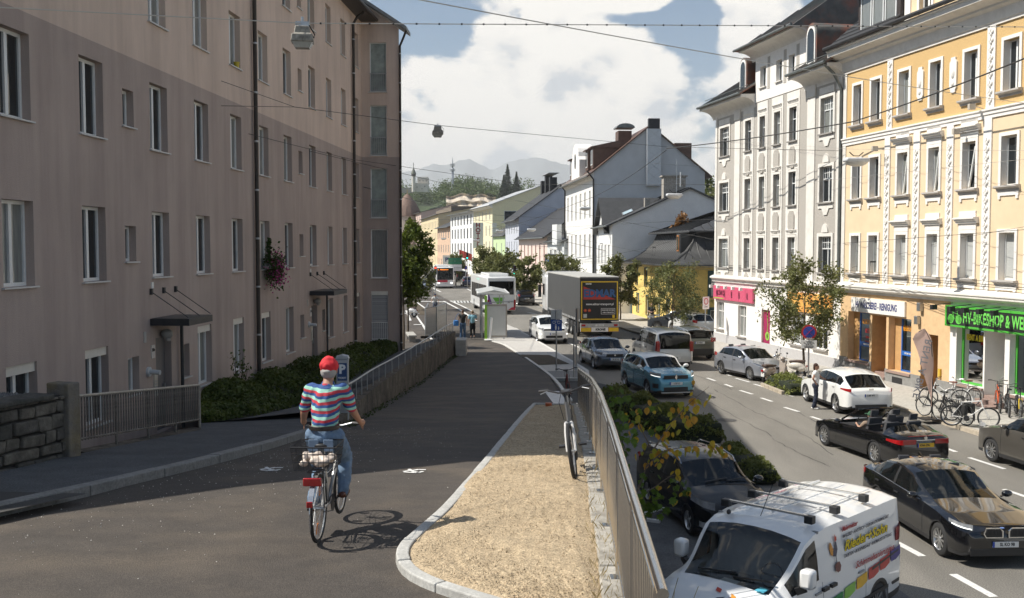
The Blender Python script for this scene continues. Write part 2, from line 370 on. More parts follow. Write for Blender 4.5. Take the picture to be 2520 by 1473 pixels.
left_pav = strip('pavement', wl2, [p + Vector((0, 0, .1)) for p in lp], ASPH_GREY, 2, 'worn grey asphalt pavement beside the ramp')
kerb('kerb', [p for p in smooth_poly(lcurb, 6)], .17, -.1, .115, M('old_granite', (.24, .235, .22), .85, var=.25, scale=30, bump=.4, bscale=90, dirt=(.1, .095, .085), dirt_scale=4), 'weathered granite kerb of the left pavement', 1.25, side=-1)
sheet('patch', [rp(-200, 1212, .106), rp(0, 1210, .106), rp(215, 1215, .106), rp(0, 1262, .106), rp(-200, 1300, .106)], None, ASPH_PATCH, 'dark asphalt patch in the pavement')
inner = [rp(*p) for p in ((1318, 1004), (1296, 1028), (1262, 1068), (1214, 1130), (1116, 1257), (1052, 1322), (1014, 1370), (1011, 1392), (1030, 1410), (1064, 1430), (1182, 1473), (1330, 1530), (1440, 1570))]
kerb('kerb', smooth_poly(outer, 8), .11, -.1, .075, GRANITE, 'new pale granite edging curving around the dry soil bed', .7, side=-1)
kerb('kerb', [rp(1310, 1000), rp(1412, 1003)], .12, -.1, .08, GRANITE, 'short granite edging at the far end of the soil bed', 1.0, side=-1)
ins = smooth_poly(inner, 6)
xin = sorted([(p.y, p.x) for p in ins if p.y > 6.5])
def soil_mesh():
 mb = MB(); ny, nx = 230, 60; ys = np.linspace(5.6, 28.3, ny); idx = {}
 ph = rng.random((6, 2)) * 6
 for i, y in enumerate(ys):
  xa = float(np.interp(y, [a for a, b in xin], [b for a, b in xin])); 
  if y < xin[0][0] + .02: xa = xin[0][1]
  xb = .30 + .052 * y - .02
  for k in range(nx + 1):
   x = xa - .04 + (xb - xa + .06) * k / nx
   e = min(1, (k / nx) * 7, (1 - k / nx) * 9)
   n = sum(math.sin(x * (3 + 2.3 * q) + ph[q, 0]) * math.sin(y * (2.2 + 1.9 * q) + ph[q, 1]) / (1.6 + q) for q in range(6))
   mb.v.append((x, y, rz(y) + .055 + e * (.022 * n + .016 * random.random() + .02)))
 for i in range(ny - 1):
  for k in range(nx):
   a = i * (nx + 1) + k; mb.f.append((a, a + 1, a + nx + 2, a + nx + 1))
 return mb
setting(soil_mesh().build('soil', SOIL, recalc=False, ang=180), 'dry crumbly brown soil filling the planting bed')
def scatter_stones(name, n, area, m, label, s0=.006, s1=.03, parent=None):
 V = []; Fc = []
 for _ in range(n):
  x, y, z = area(); s = random.uniform(s0, s1) * random.random() + s0; a = random.random() * 6.3
  o = len(V)
  for k in range(3):
   t = a + k * 2.1 + random.uniform(-.3, .3); V.append((x + s * math.cos(t), y + s * math.sin(t), z - s * .3))
  V.append((x + random.uniform(-.3, .3) * s, y, z + s * random.uniform(.5, .9)))
  Fc += [(o, o + 1, o + 3), (o + 1, o + 2, o + 3), (o + 2, o, o + 3)]
 me = bpy.data.meshes.new(name); me.from_pydata(V, [], Fc); o = obj(name, me, m, parent); o['kind'] = 'stuff'
 if label: o['label'] = label
 return o
def soil_pt():
 y = 6.4 + 21.5 * random.random() ** 1.8; xa = float(np.interp(y, [a for a, b in xin], [b for a, b in xin])) + .03; xb = .28 + .052 * y
 return (random.uniform(xa, xb), y, rz(y) + .09)
scatter_stones('soil_clods', 15000, soil_pt, SOIL, 'loose clods on the soil bed', .003, .010)
COP = M('broken_pale_concrete', (.42, .39, .34), .9, var=.25, scale=12, bump=.8, bscale=50, dirt=(.16, .14, .11), dirt_scale=4, dirt_amt=.8)
cop = thing('coping', 'cracked pale concrete coping under the steel railing', 'coping', kind='structure')
def rx(Y): return .30 + .052 * Y
y = 5.0
while y < 28.6:
 L_ = random.uniform(.9, 1.7); y2 = min(28.8, y + L_); g = random.uniform(.01, .05); mb = MB(); w = .26
 a = Vector((rx(y), y, rz(y))); b = Vector((rx(y2 - g), y2 - g, rz(y2 - g))); jx = random.uniform(-.012, .012)
 o = []
 for h in (-.2, .09 + random.uniform(-.012, .012)): o += [a + Vector((-.02 + jx, 0, h)), a + Vector((w, 0, h)), b + Vector((w, 0, h)), b + Vector((-.02 + jx, 0, h))]
 mb.add([p - a for p in o], [(3, 2, 1, 0), (4, 5, 6, 7), (0, 1, 5, 4), (1, 2, 6, 5), (2, 3, 7, 6), (3, 0, 4, 7)])
 mb.build('coping_block', COP, cop, loc=a, smooth=False, bevel=.015); y = y2
rail = thing('steel_railing', 'shiny stainless steel railing beside the soil bed', 'railing')
def railpt(Y, h): return Vector((rx(Y) + .13, Y, rz(Y) + .09 + h))
tops = [railpt(Y, 1.02) for Y in np.linspace(4.2, 29.2, 50)]
MB().tube(tops, .027, 10).build('top_rail', INOX, rail)
MB().tube([p - Vector((0, 0, .9)) for p in tops], .014, 8).build('bottom_rail', INOX, rail)
MB().tube([p - Vector((0, 0, .09)) for p in tops], .014, 8).build('upper_rail', INOX, rail)
bal = MB().cyl((0, 0, 0), (0, 0, .81), .008, n=6).mesh('baluster'); post = MB().cyl((0, 0, 0), (0, 0, 1.0), .021, n=8).add([(-.06, -.06, 0), (.06, -.06, 0), (.06, .06, 0), (-.06, .06, 0), (-.06, -.06, .012), (.06, -.06, .012), (.06, .06, .012), (-.06, .06, .012)], [(4, 5, 6, 7), (0, 1, 5, 4), (1, 2, 6, 5), (2, 3, 7, 6), (3, 0, 4, 7)]).mesh('post')
Y = 4.4; k = 0
while Y < 29.1:
 if k % 14 == 0: obj('post', post, INOX, rail, railpt(Y, 0))
 else: obj('baluster', bal, INOX, rail, railpt(Y, .12))
 Y += .115; k += 1
PLAT = M('bus_platform_paving', (.46, .44, .41), .85, var=.16, scale=12, bump=.25, bscale=60)
rc2 = smooth_poly(rcurb, 6)
def rcx(Y): return float(np.interp(Y, [p.y for p in reversed(rc2)][::-1], [p.x for p in reversed(rc2)][::-1])) if False else xat(sorted(rc2, key=lambda p: p.y), Y)
ys_ = np.linspace(43, 74, 30)
def lcx(Y): return ix(LC, Y)
strip('bus_platform', [(rcx(y) + .1, y, .135) for y in ys_ if y >= 46], [(lcx(y) - .05, y, .135) for y in ys_ if y >= 46], PLAT, 1, 'pale paved bus stop platform')
tipl = [gp(1360, 935, .13), gp(1345, 922, .13)]
sheet('cobbles', [gp(1362, 932, .128), gp(1310, 898, .128), gp(1398, 897, .128), gp(1448, 917, .128), gp(1446, 926, .128), gp(1420, 932, .128)], None, M('grey_cobbles', (.24, .24, .235), .9, var=.35, scale=40, bump=.8, bscale=90), 'grey cobbled tip of the traffic island')
sheet('soil', [gp(1278, 873, .15), gp(1352, 874, .15), gp(1402, 896, .15), gp(1318, 899, .15)], None, SOIL_DARK, 'dark soil patch in the traffic island')
WK = M('white_kerb', (.6, .585, .55), .75, var=.12, scale=20, bump=.2)
kerb('kerb', [(p.x, p.y, p.z) for p in rc2], .14, -.05, .03, WK, 'flush white kerb between ramp and bus platform', 1.2, side=1)
isl = smooth_poly([gp(1362, 938, 0), gp(1400, 941, 0), gp(1440, 937, 0), gp(1451, 927, 0), gp(1445, 916, 0), gp(1400, 889, 0), gp(1340, 853, 0), gp(1270, 812, 0)], 6)
kerb('kerb', isl, .16, -.03, .14, WK, 'white kerb around the traffic island beside the road', 1.4, side=-1)
sheet('patch', [gp(1362, 936), gp(1445, 936), gp(1560, 965), gp(1640, 1012), (xr(30) - .3, 28), (xr(24) - .3, 22), (xr(38), 38)], .004, ASPH_PATCH, 'dark new asphalt strip at the foot of the ramp')
sheet('parking_lane', [(1.2, 6), (1.9, 26), gp(1560, 1010), gp(1800, 1130), gp(1890, 1215), gp(2250, 1480), (7, 8)], .008, M('parking_asphalt', (.115, .115, .115), .85, var=.2, scale=2, bump=.5, bscale=110, detail=9, speck=.6, sscale=60), 'dark asphalt parking lane below the ramp')
def dash(a, b, w, z=.006):
 a = gp(*a, 0) if len(a) == 2 else Vector(a); b = gp(*b, 0) if len(b) == 2 else Vector(b); d = (b - a).normalized(); n = Vector((-d.y, d.x, 0)) * w / 2
 c = (a + b) / 2
 o = MB().quad(*(Vector((p.x - c.x, p.y - c.y, 0)) for p in (a - n, a + n, b + n, b - n))).build('lane_mark', LINE, road, loc=(c.x, c.y, z + c.z), recalc=True)
for a, b in (((1640, 1027), (1670, 1040)), ((1689, 1053.5), (1721, 1069)), ((1741, 1083), (1768, 1097)), ((1807, 1119), (1846, 1138.5)), ((1878, 1158), (1924, 1181)), ((1965, 1206), (2020, 1234)), ((2205, 1335), (2270, 1370)), ((2345, 1414), (2446, 1470))): dash(a, b, .16)
for a, b in (((2470, 1205), (2535, 1227)), ((2385, 1127), (2472, 1155)), ((2328, 1104), (2353, 1113)), ((1996, 1026), (2036, 1039)), ((1930, 1003), (1966, 1014)), ((1873, 980), (1900, 989)), ((1821, 961.5), (1852, 971)), ((1784, 946.4), (1802, 953)), ((1740, 931), (1760, 938)),
             ((1810, 931.4), (1845, 941.4)), ((1855.6, 946), (1895, 957.5)), ((1907.6, 962.7), (1951, 976.5)), ((1784, 921), (1799, 926)), ((1350, 893), (1375, 893)), ((1290, 842), (1330, 843)), ((1400, 845), (1440, 862)), ((1460, 870), (1485, 880)), ((1515, 870), (1545, 882)), ((1555, 890), (1570, 897))): dash(a, b, .14)
for a, b in (((1320, 756), (1355, 757)), ((1300, 770), (1318, 773)), ((1305, 785), (1330, 788)), ((1262, 700), (1290, 716)), ((1150, 712), (1166, 720)), ((1185, 770), (1192, 772))): dash(a, b, .2)
for i in range(14):
 t = i / 14; dash((1092 + 62 * t, 697 + 13 * t), (1094 + 62 * t, 697.6 + 13 * t), .35)
 dash((1040 + 90 * t * .5, 697 + 44 * t * .5), (1042 + 45 * t, 698.5 + 22 * t), .3)
for i in range(8): dash((1110 + 8 * i, 741), (1113 + 8 * i, 746), .5)
def wline(pts, w, z=.012, onramp=True):
 P = [(rp(*p) if onramp else gp(*p, .06)) for p in pts]
 for a, b in zip(P, P[1:]): dash(tuple(a), tuple(b), w, z)
wline(((1092, 742), (1130, 762), (1172, 790)), .22); wline(((1110, 742), (1135, 753), (1165, 768)), .2); wline(((1022, 742), (1068, 775)), .18)
wline(((1012, 760), (1040, 800), (1062, 836)), .16); wline(((1040, 800), (1018, 800)), .5); wline(((1030, 742), (1095, 744)), .9, .01); wline(((1045, 732), (1095, 735)), .2); wline(((1000, 765), (1010, 790)), .2)
mb = MB(); mb.quad(*(rp(*p, .008) for p in ((1340, 964), (1376, 963), (1404, 1000), (1366, 999)))); obj('lane_mark', mb.mesh('lane_mark'), LINE, road)
for cx_, cy_ in ((668, 1155), (1020, 1160)):   # painted cycle symbols, seen very flat
 P = lambda x, y: rp(cx_ + x, cy_ + y, .008)
 for pts in (((-28, 1), (-8, -1), (10, -3), (28, -3)), ((-26, 3), (0, 4), (22, 2)), ((-14, -3), (0, 2), (14, 4))):
  for a, b in zip(pts, pts[1:]): dash(tuple(P(*a)), tuple(P(*b)), .045, .004)
sheet('island_bed', [gp(1005, 745, .09), gp(1030, 744, .09), gp(1068, 775, .09), gp(1010, 775, .09)], None, SOIL_DARK, 'small bed of dark soil and weeds beside the cycle path')
# == FACADE TOOLS
def wall_grid(x0, x1, z0, z1, ops, depth=.22, y=0.0, back=True):
 """flat wall in the xz plane facing -y with real openings and reveals"""
 mb = MB(); xs = sorted({x0, x1} | {v for o in ops for v in o[:2] if x0 < v < x1}); zs = sorted({z0, z1} | {v for o in ops for v in o[2:4] if z0 < v < z1})
 idx = {}
 def V(i, j):
  if (i, j) not in idx: idx[i, j] = len(mb.v); mb.v.append((xs[i], y, zs[j]))
  return idx[i, j]
 for i in range(len(xs) - 1):
  for j in range(len(zs) - 1):
   cx = (xs[i] + xs[i + 1]) / 2; cz = (zs[j] + zs[j + 1]) / 2
   if any(o[0] < cx < o[1] and o[2] < cz < o[3] for o in ops): continue
   mb.f.append((V(i, j), V(i + 1, j), V(i + 1, j + 1), V(i, j + 1)))
 for o in ops:
  a, b, c, d = o[:4]; dp = o[4] if len(o) > 4 else depth
  mb.quad((a, y, c), (a, y, d), (a, y + dp, d), (a, y + dp, c)); mb.quad((b, y, d), (b, y, c), (b, y + dp, c), (b, y + dp, d))
  mb.quad((a, y, d), (b, y, d), (b, y + dp, d), (a, y + dp, d)); mb.quad((b, y, c), (a, y, c), (a, y + dp, c), (b, y + dp, c))
 return mb
_wc = {}
def win_meshes(w, h, style, fw):
 key = (round(w, 2), round(h, 2), style, fw)
 if key in _wc: return _wc[key]
 m = MB(); t = .06
 m.box(0, fw, 0, t, 0, h); m.box(w - fw, w, 0, t, 0, h); m.box(fw, w - fw, 0, t, 0, fw); m.box(fw, w - fw, 0, t, h - fw, h)
 if style in ('two', 'cross', 'lattice'): m.box(w / 2 - fw * .7, w / 2 + fw * .7, -.012, t, fw, h - fw)
 if style in ('cross', 'lattice'): m.box(fw, w - fw, -.008, t, h * .66 - fw * .5, h * .66 + fw * .5)
 if style == 'lattice':
  for k in (.17, .33, .67, .83): m.box(w * k - .012, w * k + .012, .005, t, h * .66, h - fw)
  m.box(fw, w - fw, .005, t, h * .83 - .012, h * .83 + .012)
 if style == 'multi':
  for k in (.33, .66): m.box(fw, w - fw, -.005, t, h * k - .02, h * k + .02)
  m.box(w / 2 - .025, w / 2 + .025, -.01, t, fw, h - fw)
 p = MB().quad((fw * .5, .035, fw * .5), (w - fw * .5, .035, fw * .5), (w - fw * .5, .035, h - fw * .5), (fw * .5, .035, h - fw * .5))
 _wc[key] = (m.mesh('window', False), p.mesh('pane', False)); return _wc[key]
def window(parent, x0, x1, z0, z1, y=.2, style='two', pane=None, sill=None, frame=None, fw=.055, sill_d=.28, sill_w=.06, sill_t=.03):
 w, h = x1 - x0, z1 - z0; a, b = win_meshes(w, h, style, fw)
 a2 = a if a.materials and a.materials[0] == (frame or PVC) else a.copy() if a.materials else a
 if a2 is not a: a2.materials.clear()
 o = obj('window', a2, frame or PVC, parent, (x0, y, z0))
 pm = pane or PANE; b2 = _wc.get((b.name, pm.name))
 if b2 is None: b2 = b.copy(); b2.materials.clear(); b2.materials.append(pm); _wc[b.name, pm.name] = b2
 obj('pane', b2, None, o)
 if sill:
  k = ('sill', round(w, 2), sill_d, sill_t)
  if k not in _wc: _wc[k] = MB().box(-sill_w, w + sill_w, -sill_d, .0, -sill_t, 0.0).mesh('sill', False)
  s = _wc[k]; s = s if not s.materials or s.materials[0] == sill else s.copy()
  if s.materials and s.materials[0] != sill: s.materials.clear()
  obj('sill', s, sill, o, (0, 0, -.002))
 return o
def leaf_mesh(name, P, size, mat, up=.3, aspect=.6, jitter=.4, parent=None, normals=None, kind=None):
 """one quad (folded diamond) per leaf around points P (n,3)"""
 n = len(P); P = np.asarray(P, float)
 d = rng.normal(size=(n, 3)); d /= np.linalg.norm(d, axis=1)[:, None]
 nn = rng.normal(size=(n, 3)); nn[:, 2] += up * 3
 if normals is not None: nn = nn * .5 + np.asarray(normals) * 1.3
 t = np.cross(d, nn); t /= np.linalg.norm(t, axis=1)[:, None] + 1e-9
 b = np.cross(nn, t); b /= np.linalg.norm(b, axis=1)[:, None] + 1e-9
 nn /= np.linalg.norm(nn, axis=1)[:, None] + 1e-9
 s = size * (1 + jitter * rng.uniform(-1, 1, n))[:, None]
 V = np.stack([P - t * s, P + b * s * aspect + nn * s * .12, P + t * s, P - b * s * aspect + nn * s * .12], 1).reshape(-1, 3)
 me = bpy.data.meshes.new(name); me.vertices.add(4 * n); me.vertices.foreach_set('co', V.ravel())
 me.loops.add(4 * n); me.loops.foreach_set('vertex_index', np.arange(4 * n, dtype=np.int32))
 me.polygons.add(n); me.polygons.foreach_set('loop_start', np.arange(0, 4 * n, 4, dtype=np.int32))
 me.polygons.foreach_set('loop_total', np.full(n, 4, dtype=np.int32)); me.update(); me.validate()
 o = obj(name, me, mat, parent)
 if kind: o['kind'] = kind
 return o
def LEAF(name, c, c2=None, trans=.35, clump=2.2):
 if name in _mats: return _mats[name]
 m = bpy.data.materials.new(name); m.use_nodes = True; nt = m.node_tree; N, L = nt.nodes, nt.links
 b = N['Principled BSDF']; b.inputs['Roughness'].default_value = .55; b.inputs['Specular IOR Level'].default_value = .3
 out = N['Material Output']; tc = N.new('ShaderNodeTexCoord')
 n1 = N.new('ShaderNodeTexNoise'); n1.inputs['Scale'].default_value = clump; n1.inputs['Detail'].default_value = 9; n1.inputs['Roughness'].default_value = .75; L.new(tc.outputs['Object'], n1.inputs[0])
 r = N.new('ShaderNodeValToRGB'); L.new(n1.outputs[0], r.inputs[0]); c2 = c2 or (c[0] * 2, c[1] * 1.7, c[2] * 1.2)
 e = r.color_ramp.elements; e[0].position = .35; e[0].color = tuple(c) + (1,); e[1].position = .66; e[1].color = tuple(c2) + (1,)
 L.new(r.outputs[0], b.inputs['Base Color'])
 t = N.new('ShaderNodeBsdfTranslucent'); L.new(r.outputs[0], t.inputs[0]); mx = N.new('ShaderNodeMixShader'); mx.inputs[0].default_value = trans
 L.new(b.outputs[0], mx.inputs[1]); L.new(t.outputs[0], mx.inputs[2]); L.new(mx.outputs[0], out.inputs[0])
 m.diffuse_color = tuple(c) + (1,); _mats[name] = m; return m
# == LEFT APARTMENT HOUSE
def left_plaster():
 m = M('mauve_render', (.165, .13, .115), .95, var=0); nt = m.node_tree; N, L = nt.nodes, nt.links; b = N['Principled BSDF']
 tc = N['Texture Coordinate']; sp = N.new('ShaderNodeSeparateXYZ'); L.new(tc.outputs['Object'], sp.inputs[0])
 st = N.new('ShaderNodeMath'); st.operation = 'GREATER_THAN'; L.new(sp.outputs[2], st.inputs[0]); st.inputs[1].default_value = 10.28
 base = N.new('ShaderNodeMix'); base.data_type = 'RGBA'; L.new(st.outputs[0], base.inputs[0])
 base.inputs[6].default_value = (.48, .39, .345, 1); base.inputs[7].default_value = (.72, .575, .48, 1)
 def streak(scale, lo, hi, colr, amt, prev, stretch):
  mp = N.new('ShaderNodeMapping'); mp.inputs['Scale'].default_value = stretch; L.new(tc.outputs['Object'], mp.inputs[0])
  n = N.new('ShaderNodeTexNoise'); n.inputs['Scale'].default_value = scale; n.inputs['Detail'].default_value = 7; n.inputs['Roughness'].default_value = .62; L.new(mp.outputs[0], n.inputs[0])
  r = N.new('ShaderNodeMapRange'); L.new(n.outputs[0], r.inputs[0]); r.inputs[1].default_value = lo; r.inputs[2].default_value = hi; r.inputs[4].default_value = amt
  x = N.new('ShaderNodeMix'); x.data_type = 'RGBA'; x.blend_type = 'MULTIPLY'; L.new(r.outputs[0], x.inputs[0]); L.new(prev, x.inputs[6]); x.inputs[7].default_value = colr; return x.outputs[2]
 c = streak(1.1, .40, .7, (.72, .70, .70, 1), .6, base.outputs[2], (1.4, 1.4, .1)); c = streak(2.6, .45, .8, (.76, .75, .76, 1), .5, c, (1.6, 1.6, .16))
 c = streak(.45, .42, .6, (.88, .88, .88, 1), .8, c, (1, 1, .6)); c = streak(30, .3, .7, (.88, .88, .88, 1), .6, c, (1, 1, 1))
 L.new(c, b.inputs['Base Color'])
 n = N.new('ShaderNodeTexNoise'); n.inputs['Scale'].default_value = 55; n.inputs['Detail'].default_value = 4; L.new(tc.outputs['Object'], n.inputs[0])
 bp = N.new('ShaderNodeBump'); bp.inputs['Strength'].default_value = .5; bp.inputs['Distance'].default_value = .02; L.new(n.outputs[0], bp.inputs['Height']); L.new(bp.outputs[0], b.inputs['Normal'])
 return m
MAUVE = left_plaster()
YA = 14.0; KL = 1.00177; LROT = math.atan2(1, .0595)
lb = thing('apartment_building', 'long mauve rendered apartment block in shade with deep set white windows', 'building', (-10.2 + .0595 * YA, YA, 0), LROT)
def ly(Y): return (Y - YA) * KL
cols = [(14.9, 15.95), (17.87, 18.92), (20.8, 21.85), (24.26, 25.3), (27.1, 28.15), (29.96, 30.95), (32.7, 33.7), (35.5, 36.5), (38.9, 39.9), (41.7, 42.6), (44.4, 45.3), (47.15, 48.0)]
rows = [(2.08, 3.73), (5.17, 6.77), (8.27, 9.89), (11.35, 12.95), (14.42, 16.0)]
ops = []; wl_ = []
for ri, (a, b) in enumerate(rows):
 for ci, (c, d) in enumerate(cols):
  if ri == 0 and ci in (3, 8): continue
  wl_.append((ly(c), ly(d), a, b, ri, ci))
 if ri: 
  for c, d in ((22.79, 23.36), (37.4, 37.95)): wl_.append((ly(c), ly(d), a + .4, b - .38, ri, -1))
for c, d in ((22.81, 23.4), (26.0, 26.5), (37.4, 37.95), (40.7, 41.2)): wl_.append((ly(c), ly(d), 2.47, 3.34, 0, -1))
ops = [w[:4] for w in wl_]
doors = [(ly(24.35), ly(25.3), 1.3, 3.67), (ly(39.0), ly(39.9), 1.1, 3.6)]
LLEN = ly(48.72)
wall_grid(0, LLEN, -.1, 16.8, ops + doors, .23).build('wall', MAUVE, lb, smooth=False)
SILLM = M('white_metal_sill', (.55, .55, .54), .4, var=.1)
BOX = M('cream_shutter_box', (.7, .67, .6), .5, var=.05)
for i, (a, b, c, d, ri, ci) in enumerate(wl_):
 small = ci < 0; pn = random.choice([PANE, PANE, PANE_CURTAIN])
 w = window(lb, a, b, c, d, .17, 'two' if not small else 'one', pn, SILLM, sill_d=.235, fw=.07)
 if not small and random.random() < .45:      # curtains behind the glass edge
  MB().box(.06, .06 + (b - a) * .2, .075, .085, .05, d - c - .05).build('curtain', M('pale_curtain', (.3, .31, .32), .9, var=.2, scale=14, stretch=(8, 1, .1)), w, smooth=False)
 if ri == 0 and ci >= 0 and ci in (1, 2, 4, 5, 6, 11):
  MB().box(.0, b - a, -.12, .02, d - c - .19, d - c - .002).build('shutter_box', BOX, w, smooth=False)
DOORM = M('grey_door', (.16, .15, .15), .5, var=.1)
for n_, (a, b, c, d) in enumerate(doors):
 dd = MB().box(a, b, .18, .22, c, d).build('door', DOORM, lb, smooth=False)
 MB().box(b - .16, b - .1, .12, .18, c + .95, c + 1.15).build('handle', STEEL, dd)
CAN = M('anthracite_metal', (.035, .038, .042), .45, .3, var=.15)
for Y0, Y1, Z in ((24.04, 25.62, 4.0), (38.75, 41.0, 4.02)):
 a, b = ly(Y0), ly(Y1)
 cp = MB().box(a, b, -.97, 0, Z, Z + .17).build('canopy', CAN, lb, smooth=False, bevel=.01)
 MB().box(a + .06, b - .06, -.9, -.02, Z + .171, Z + .176).build('canopy_top', M('canopy_sheet', (.12, .11, .1), .6, var=.2), cp, smooth=False)
 for t in (.03, .5, .97):
  x = a + (b - a) * t
  MB().tube([(x, -.03, Z + .82), (x, -.93, Z + .2)], .011, 6).box(x - .04, x + .04, -.06, 0, Z + .75, Z + .9).build('rod', CAN, cp)
 MB().cyl((b + .12, -.1, 1.2), (b + .12, -.1, Z + .02), .045, n=10).build('canopy_drain', CAN, cp)
 x = a + .62; MB().ball((x, -.16, Z - .25), .13, .15, .13).cyl((x, -.18, Z - .42), (x, -.18, Z - .3), .07).build('door_lamp', M('lamp_grey', (.3, .29, .27), .4), cp)
 cx = a + .12
 pl = MB().box(cx - .1, cx + .1, -.02, 0, 3.2, 3.52).build('house_number_plate', M('number_plate_white', (.6, .58, .55), .4, dirt=(.3, .1, .08), dirt_scale=3, dirt_amt=.2), lb, smooth=False)
 text('30b', .11, BLACK, pl, (cx, -.024, 3.4), bold=.004)
 ic = MB().box(cx + .02, cx + .2, -.03, 0, 2.25, 2.85).build('intercom', M('intercom_cream', (.5, .47, .4), .45), lb, smooth=False)
 for q in range(5): MB().box(cx + .05, cx + .17, -.034, -.03, 2.32 + q * .07, 2.36 + q * .07).build('button_row', STEEL, ic, smooth=False)
 MB().box(cx - .5, cx - .38, -.02, 0, 3.62, 3.88).build('vent', M('vent_grey', (.4, .39, .37), .6), lb, smooth=False)
 MB().cyl((cx - .28, 0, 2.9), (cx - .28, -.05, 2.9), .12, n=14).cyl((cx - .28, -.05, 2.9), (cx - .28, -.3, 2.88), .06, n=10).build('flue', M('flue_white', (.55, .57, .58), .4), lb)
 MB().box(cx - .01, cx + .1, -.02, 0, 4.9, 5.05).build('junction_box', WHITE, lb, smooth=False)
DRN = M('brown_drainpipe', (.04, .034, .03), .45, .3, var=.15)
for x in (ly(32.05), ly(46.5)):
 d = MB().tube([(x, -.11, .8), (x, -.11, 16.2), (x, -.3, 16.5), (x, -.62, 16.72)], .068, 10).build('drainpipe', DRN, lb)
 for z in np.arange(1.5, 16, 1.55): MB().lathe([(.075, z), (.082, z + .01), (.082, z + .05), (.075, z + .06)], 10, (x, -.11, 0)).build('pipe_clip', STEEL, d)
ROOFD = M('dark_sheet_roof', (.06, .058, .055), .5, .3, var=.2)
MB().prism([(-.7, 16.78), (-.7, 16.92), (6.0, 20.4), (12.5, 17.0), (12.5, 16.8)], 'x', -.4, LLEN + .05).build('roof', ROOFD, lb, smooth=False)
MB().tube([(-.3, -.76, 16.86), (LLEN, -.76, 16.86)], .085, 8).build('gutter', DRN, lb)
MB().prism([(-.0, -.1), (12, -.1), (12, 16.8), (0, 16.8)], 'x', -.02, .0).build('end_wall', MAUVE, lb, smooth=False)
MB().prism([(-9, -.1), (-.03, -.1), (-.03, 13.2), (-1.2, 11.9), (-2.6, 10.2), (-4.6, 8.0), (-9, 5.6)], 'y', .0, 9).build('added_shade_wing', MAUVE, lb, smooth=False)  # unseen volume, added and sloped to cast the shade edge on pavement and ramp
wx0, wx1 = -7.32, -5.47; wy = 48.72
inv = lb.matrix_basis.inverted() if False else (Matrix.Translation(lb.location) @ Matrix.Rotation(LROT, 4, 'Z')).inverted()
wing_rot = (0, 0, -LROT - R(1.5)); wloc = inv @ Vector((wx0, wy, 0))
PANE_GREEN = M('pane_green', (.3, .35, .33), .05, var=.3, scale=2)
WW = (wx1 - wx0) / math.cos(R(1.5))
fr = [(.42, 1.24, 13.42, 15.8), (.42, 1.24, 10.35, 12.78), (.42, 1.24, 7.33, 9.74), (.42, 1.24, 4.4, 6.78), (.42, 1.24, 1.34, 3.75)]
wing = wall_grid(0, WW, -.1, 16.45, fr, .14)
wing.add([(0, 0, 16.45), (WW, 0, 16.45), (0, 0, 17.75)], [(0, 1, 2)])
wing.quad((WW, 0, -.1), (WW - 2, 6, -.1), (WW - 2, 6, 16.45), (WW, 0, 16.45))
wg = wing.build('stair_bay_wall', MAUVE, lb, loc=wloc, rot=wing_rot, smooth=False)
for k, (a, b, c, d) in enumerate(fr):
 w = window(wg, a, b, c, d, .09, 'one', [PANE_GREEN, PANE_GREEN, PANE_GREEN, PANE_CURTAIN, PANE_BLIND][k], SILLM, sill_d=.16, fw=.045)
 if k not in (3,):
  mb = MB(); 
  for q in range(9): mb.cyl((.04 + q * (b - a - .08) / 8, -.1, .08), (.04 + q * (b - a - .08) / 8, -.1, .88), .011, n=5)
  mb.bar((0, -.1, .88), (b - a, -.1, .88), .03); mb.bar((0, -.1, .08), (b - a, -.1, .08), .025)
  mb.build('window_guard', WHITE if k == 4 else STEEL, w)
 if k == 4:
  MB().box(.03, b - a - .03, -.03, -.01, .05, d - c - .2).build('roller_shutter', M('grey_shutter', (.33, .33, .33), .5, var=.5, scale=1, stretch=(.01, .01, 14)), w, smooth=False)
  MB().box(0, b - a, -.08, .02, d - c - .2, d - c).build('shutter_box', BOX, w, smooth=False)
MB().prism([(-.6, 18.15), (-.6, 18.32), (WW + .45, 16.42), (WW + .45, 16.25)], 'y', -.65, .9).build('roof', M('grey_eaves', (.16, .165, .16), .6, var=.15), wg, smooth=False)
wp = MB().tube([(WW + .06, -.08, .2), (WW + .06, -.08, 15.6), (WW + .22, -.1, 15.95), (WW + .4, -.3, 16.3)], .055, 10).build('drainpipe', DRN, wg)
for z in np.arange(1.2, 15.5, 1.4): MB().lathe([(.062, z), (.07, z + .01), (.07, z + .05), (.062, z + .06)], 10, (WW + .06, -.08, 0)).build('pipe_clip', STEEL, wp)
def local_of(Y, out, z): return Vector((-10.2 + .0595 * Y + out, Y - .0595 * out, z))
fb = thing('flower_box', 'window box overflowing with pink geraniums on the shaded facade', 'flowers', local_of(33.0, .12, 5.2), LROT)
MB().box(-.1, .6, -.12, .06, -.02, .16).build('planter', M('planter_grey', (.25, .25, .24), .7), fb, smooth=False)
P = rng.normal(size=(1100, 3)) * (.24, .15, .28) + (.3, -.16, -.02); leaf_mesh('foliage', P, .05, LEAF('geranium_green', (.03, .06, .015)), parent=fb)
P = rng.normal(size=(620, 3)) * (.25, .15, .25) + (.32, -.25, -.08); leaf_mesh('blossom', P, .035, LEAF('geranium_pink', (.45, .03, .2), (.7, .1, .4)), parent=fb)
P = np.c_[rng.uniform(-.1, .12, 260), rng.uniform(-.12, 0, 260), rng.uniform(0, 1.0, 260)]; leaf_mesh('climber', P, .05, LEAF('geranium_green', (.03, .06, .015)), parent=fb)
pt = thing('flower_pot', 'small yellow flower pot on an upper window sill', 'pot', local_of(30.75, -.05, 11.36), LROT)
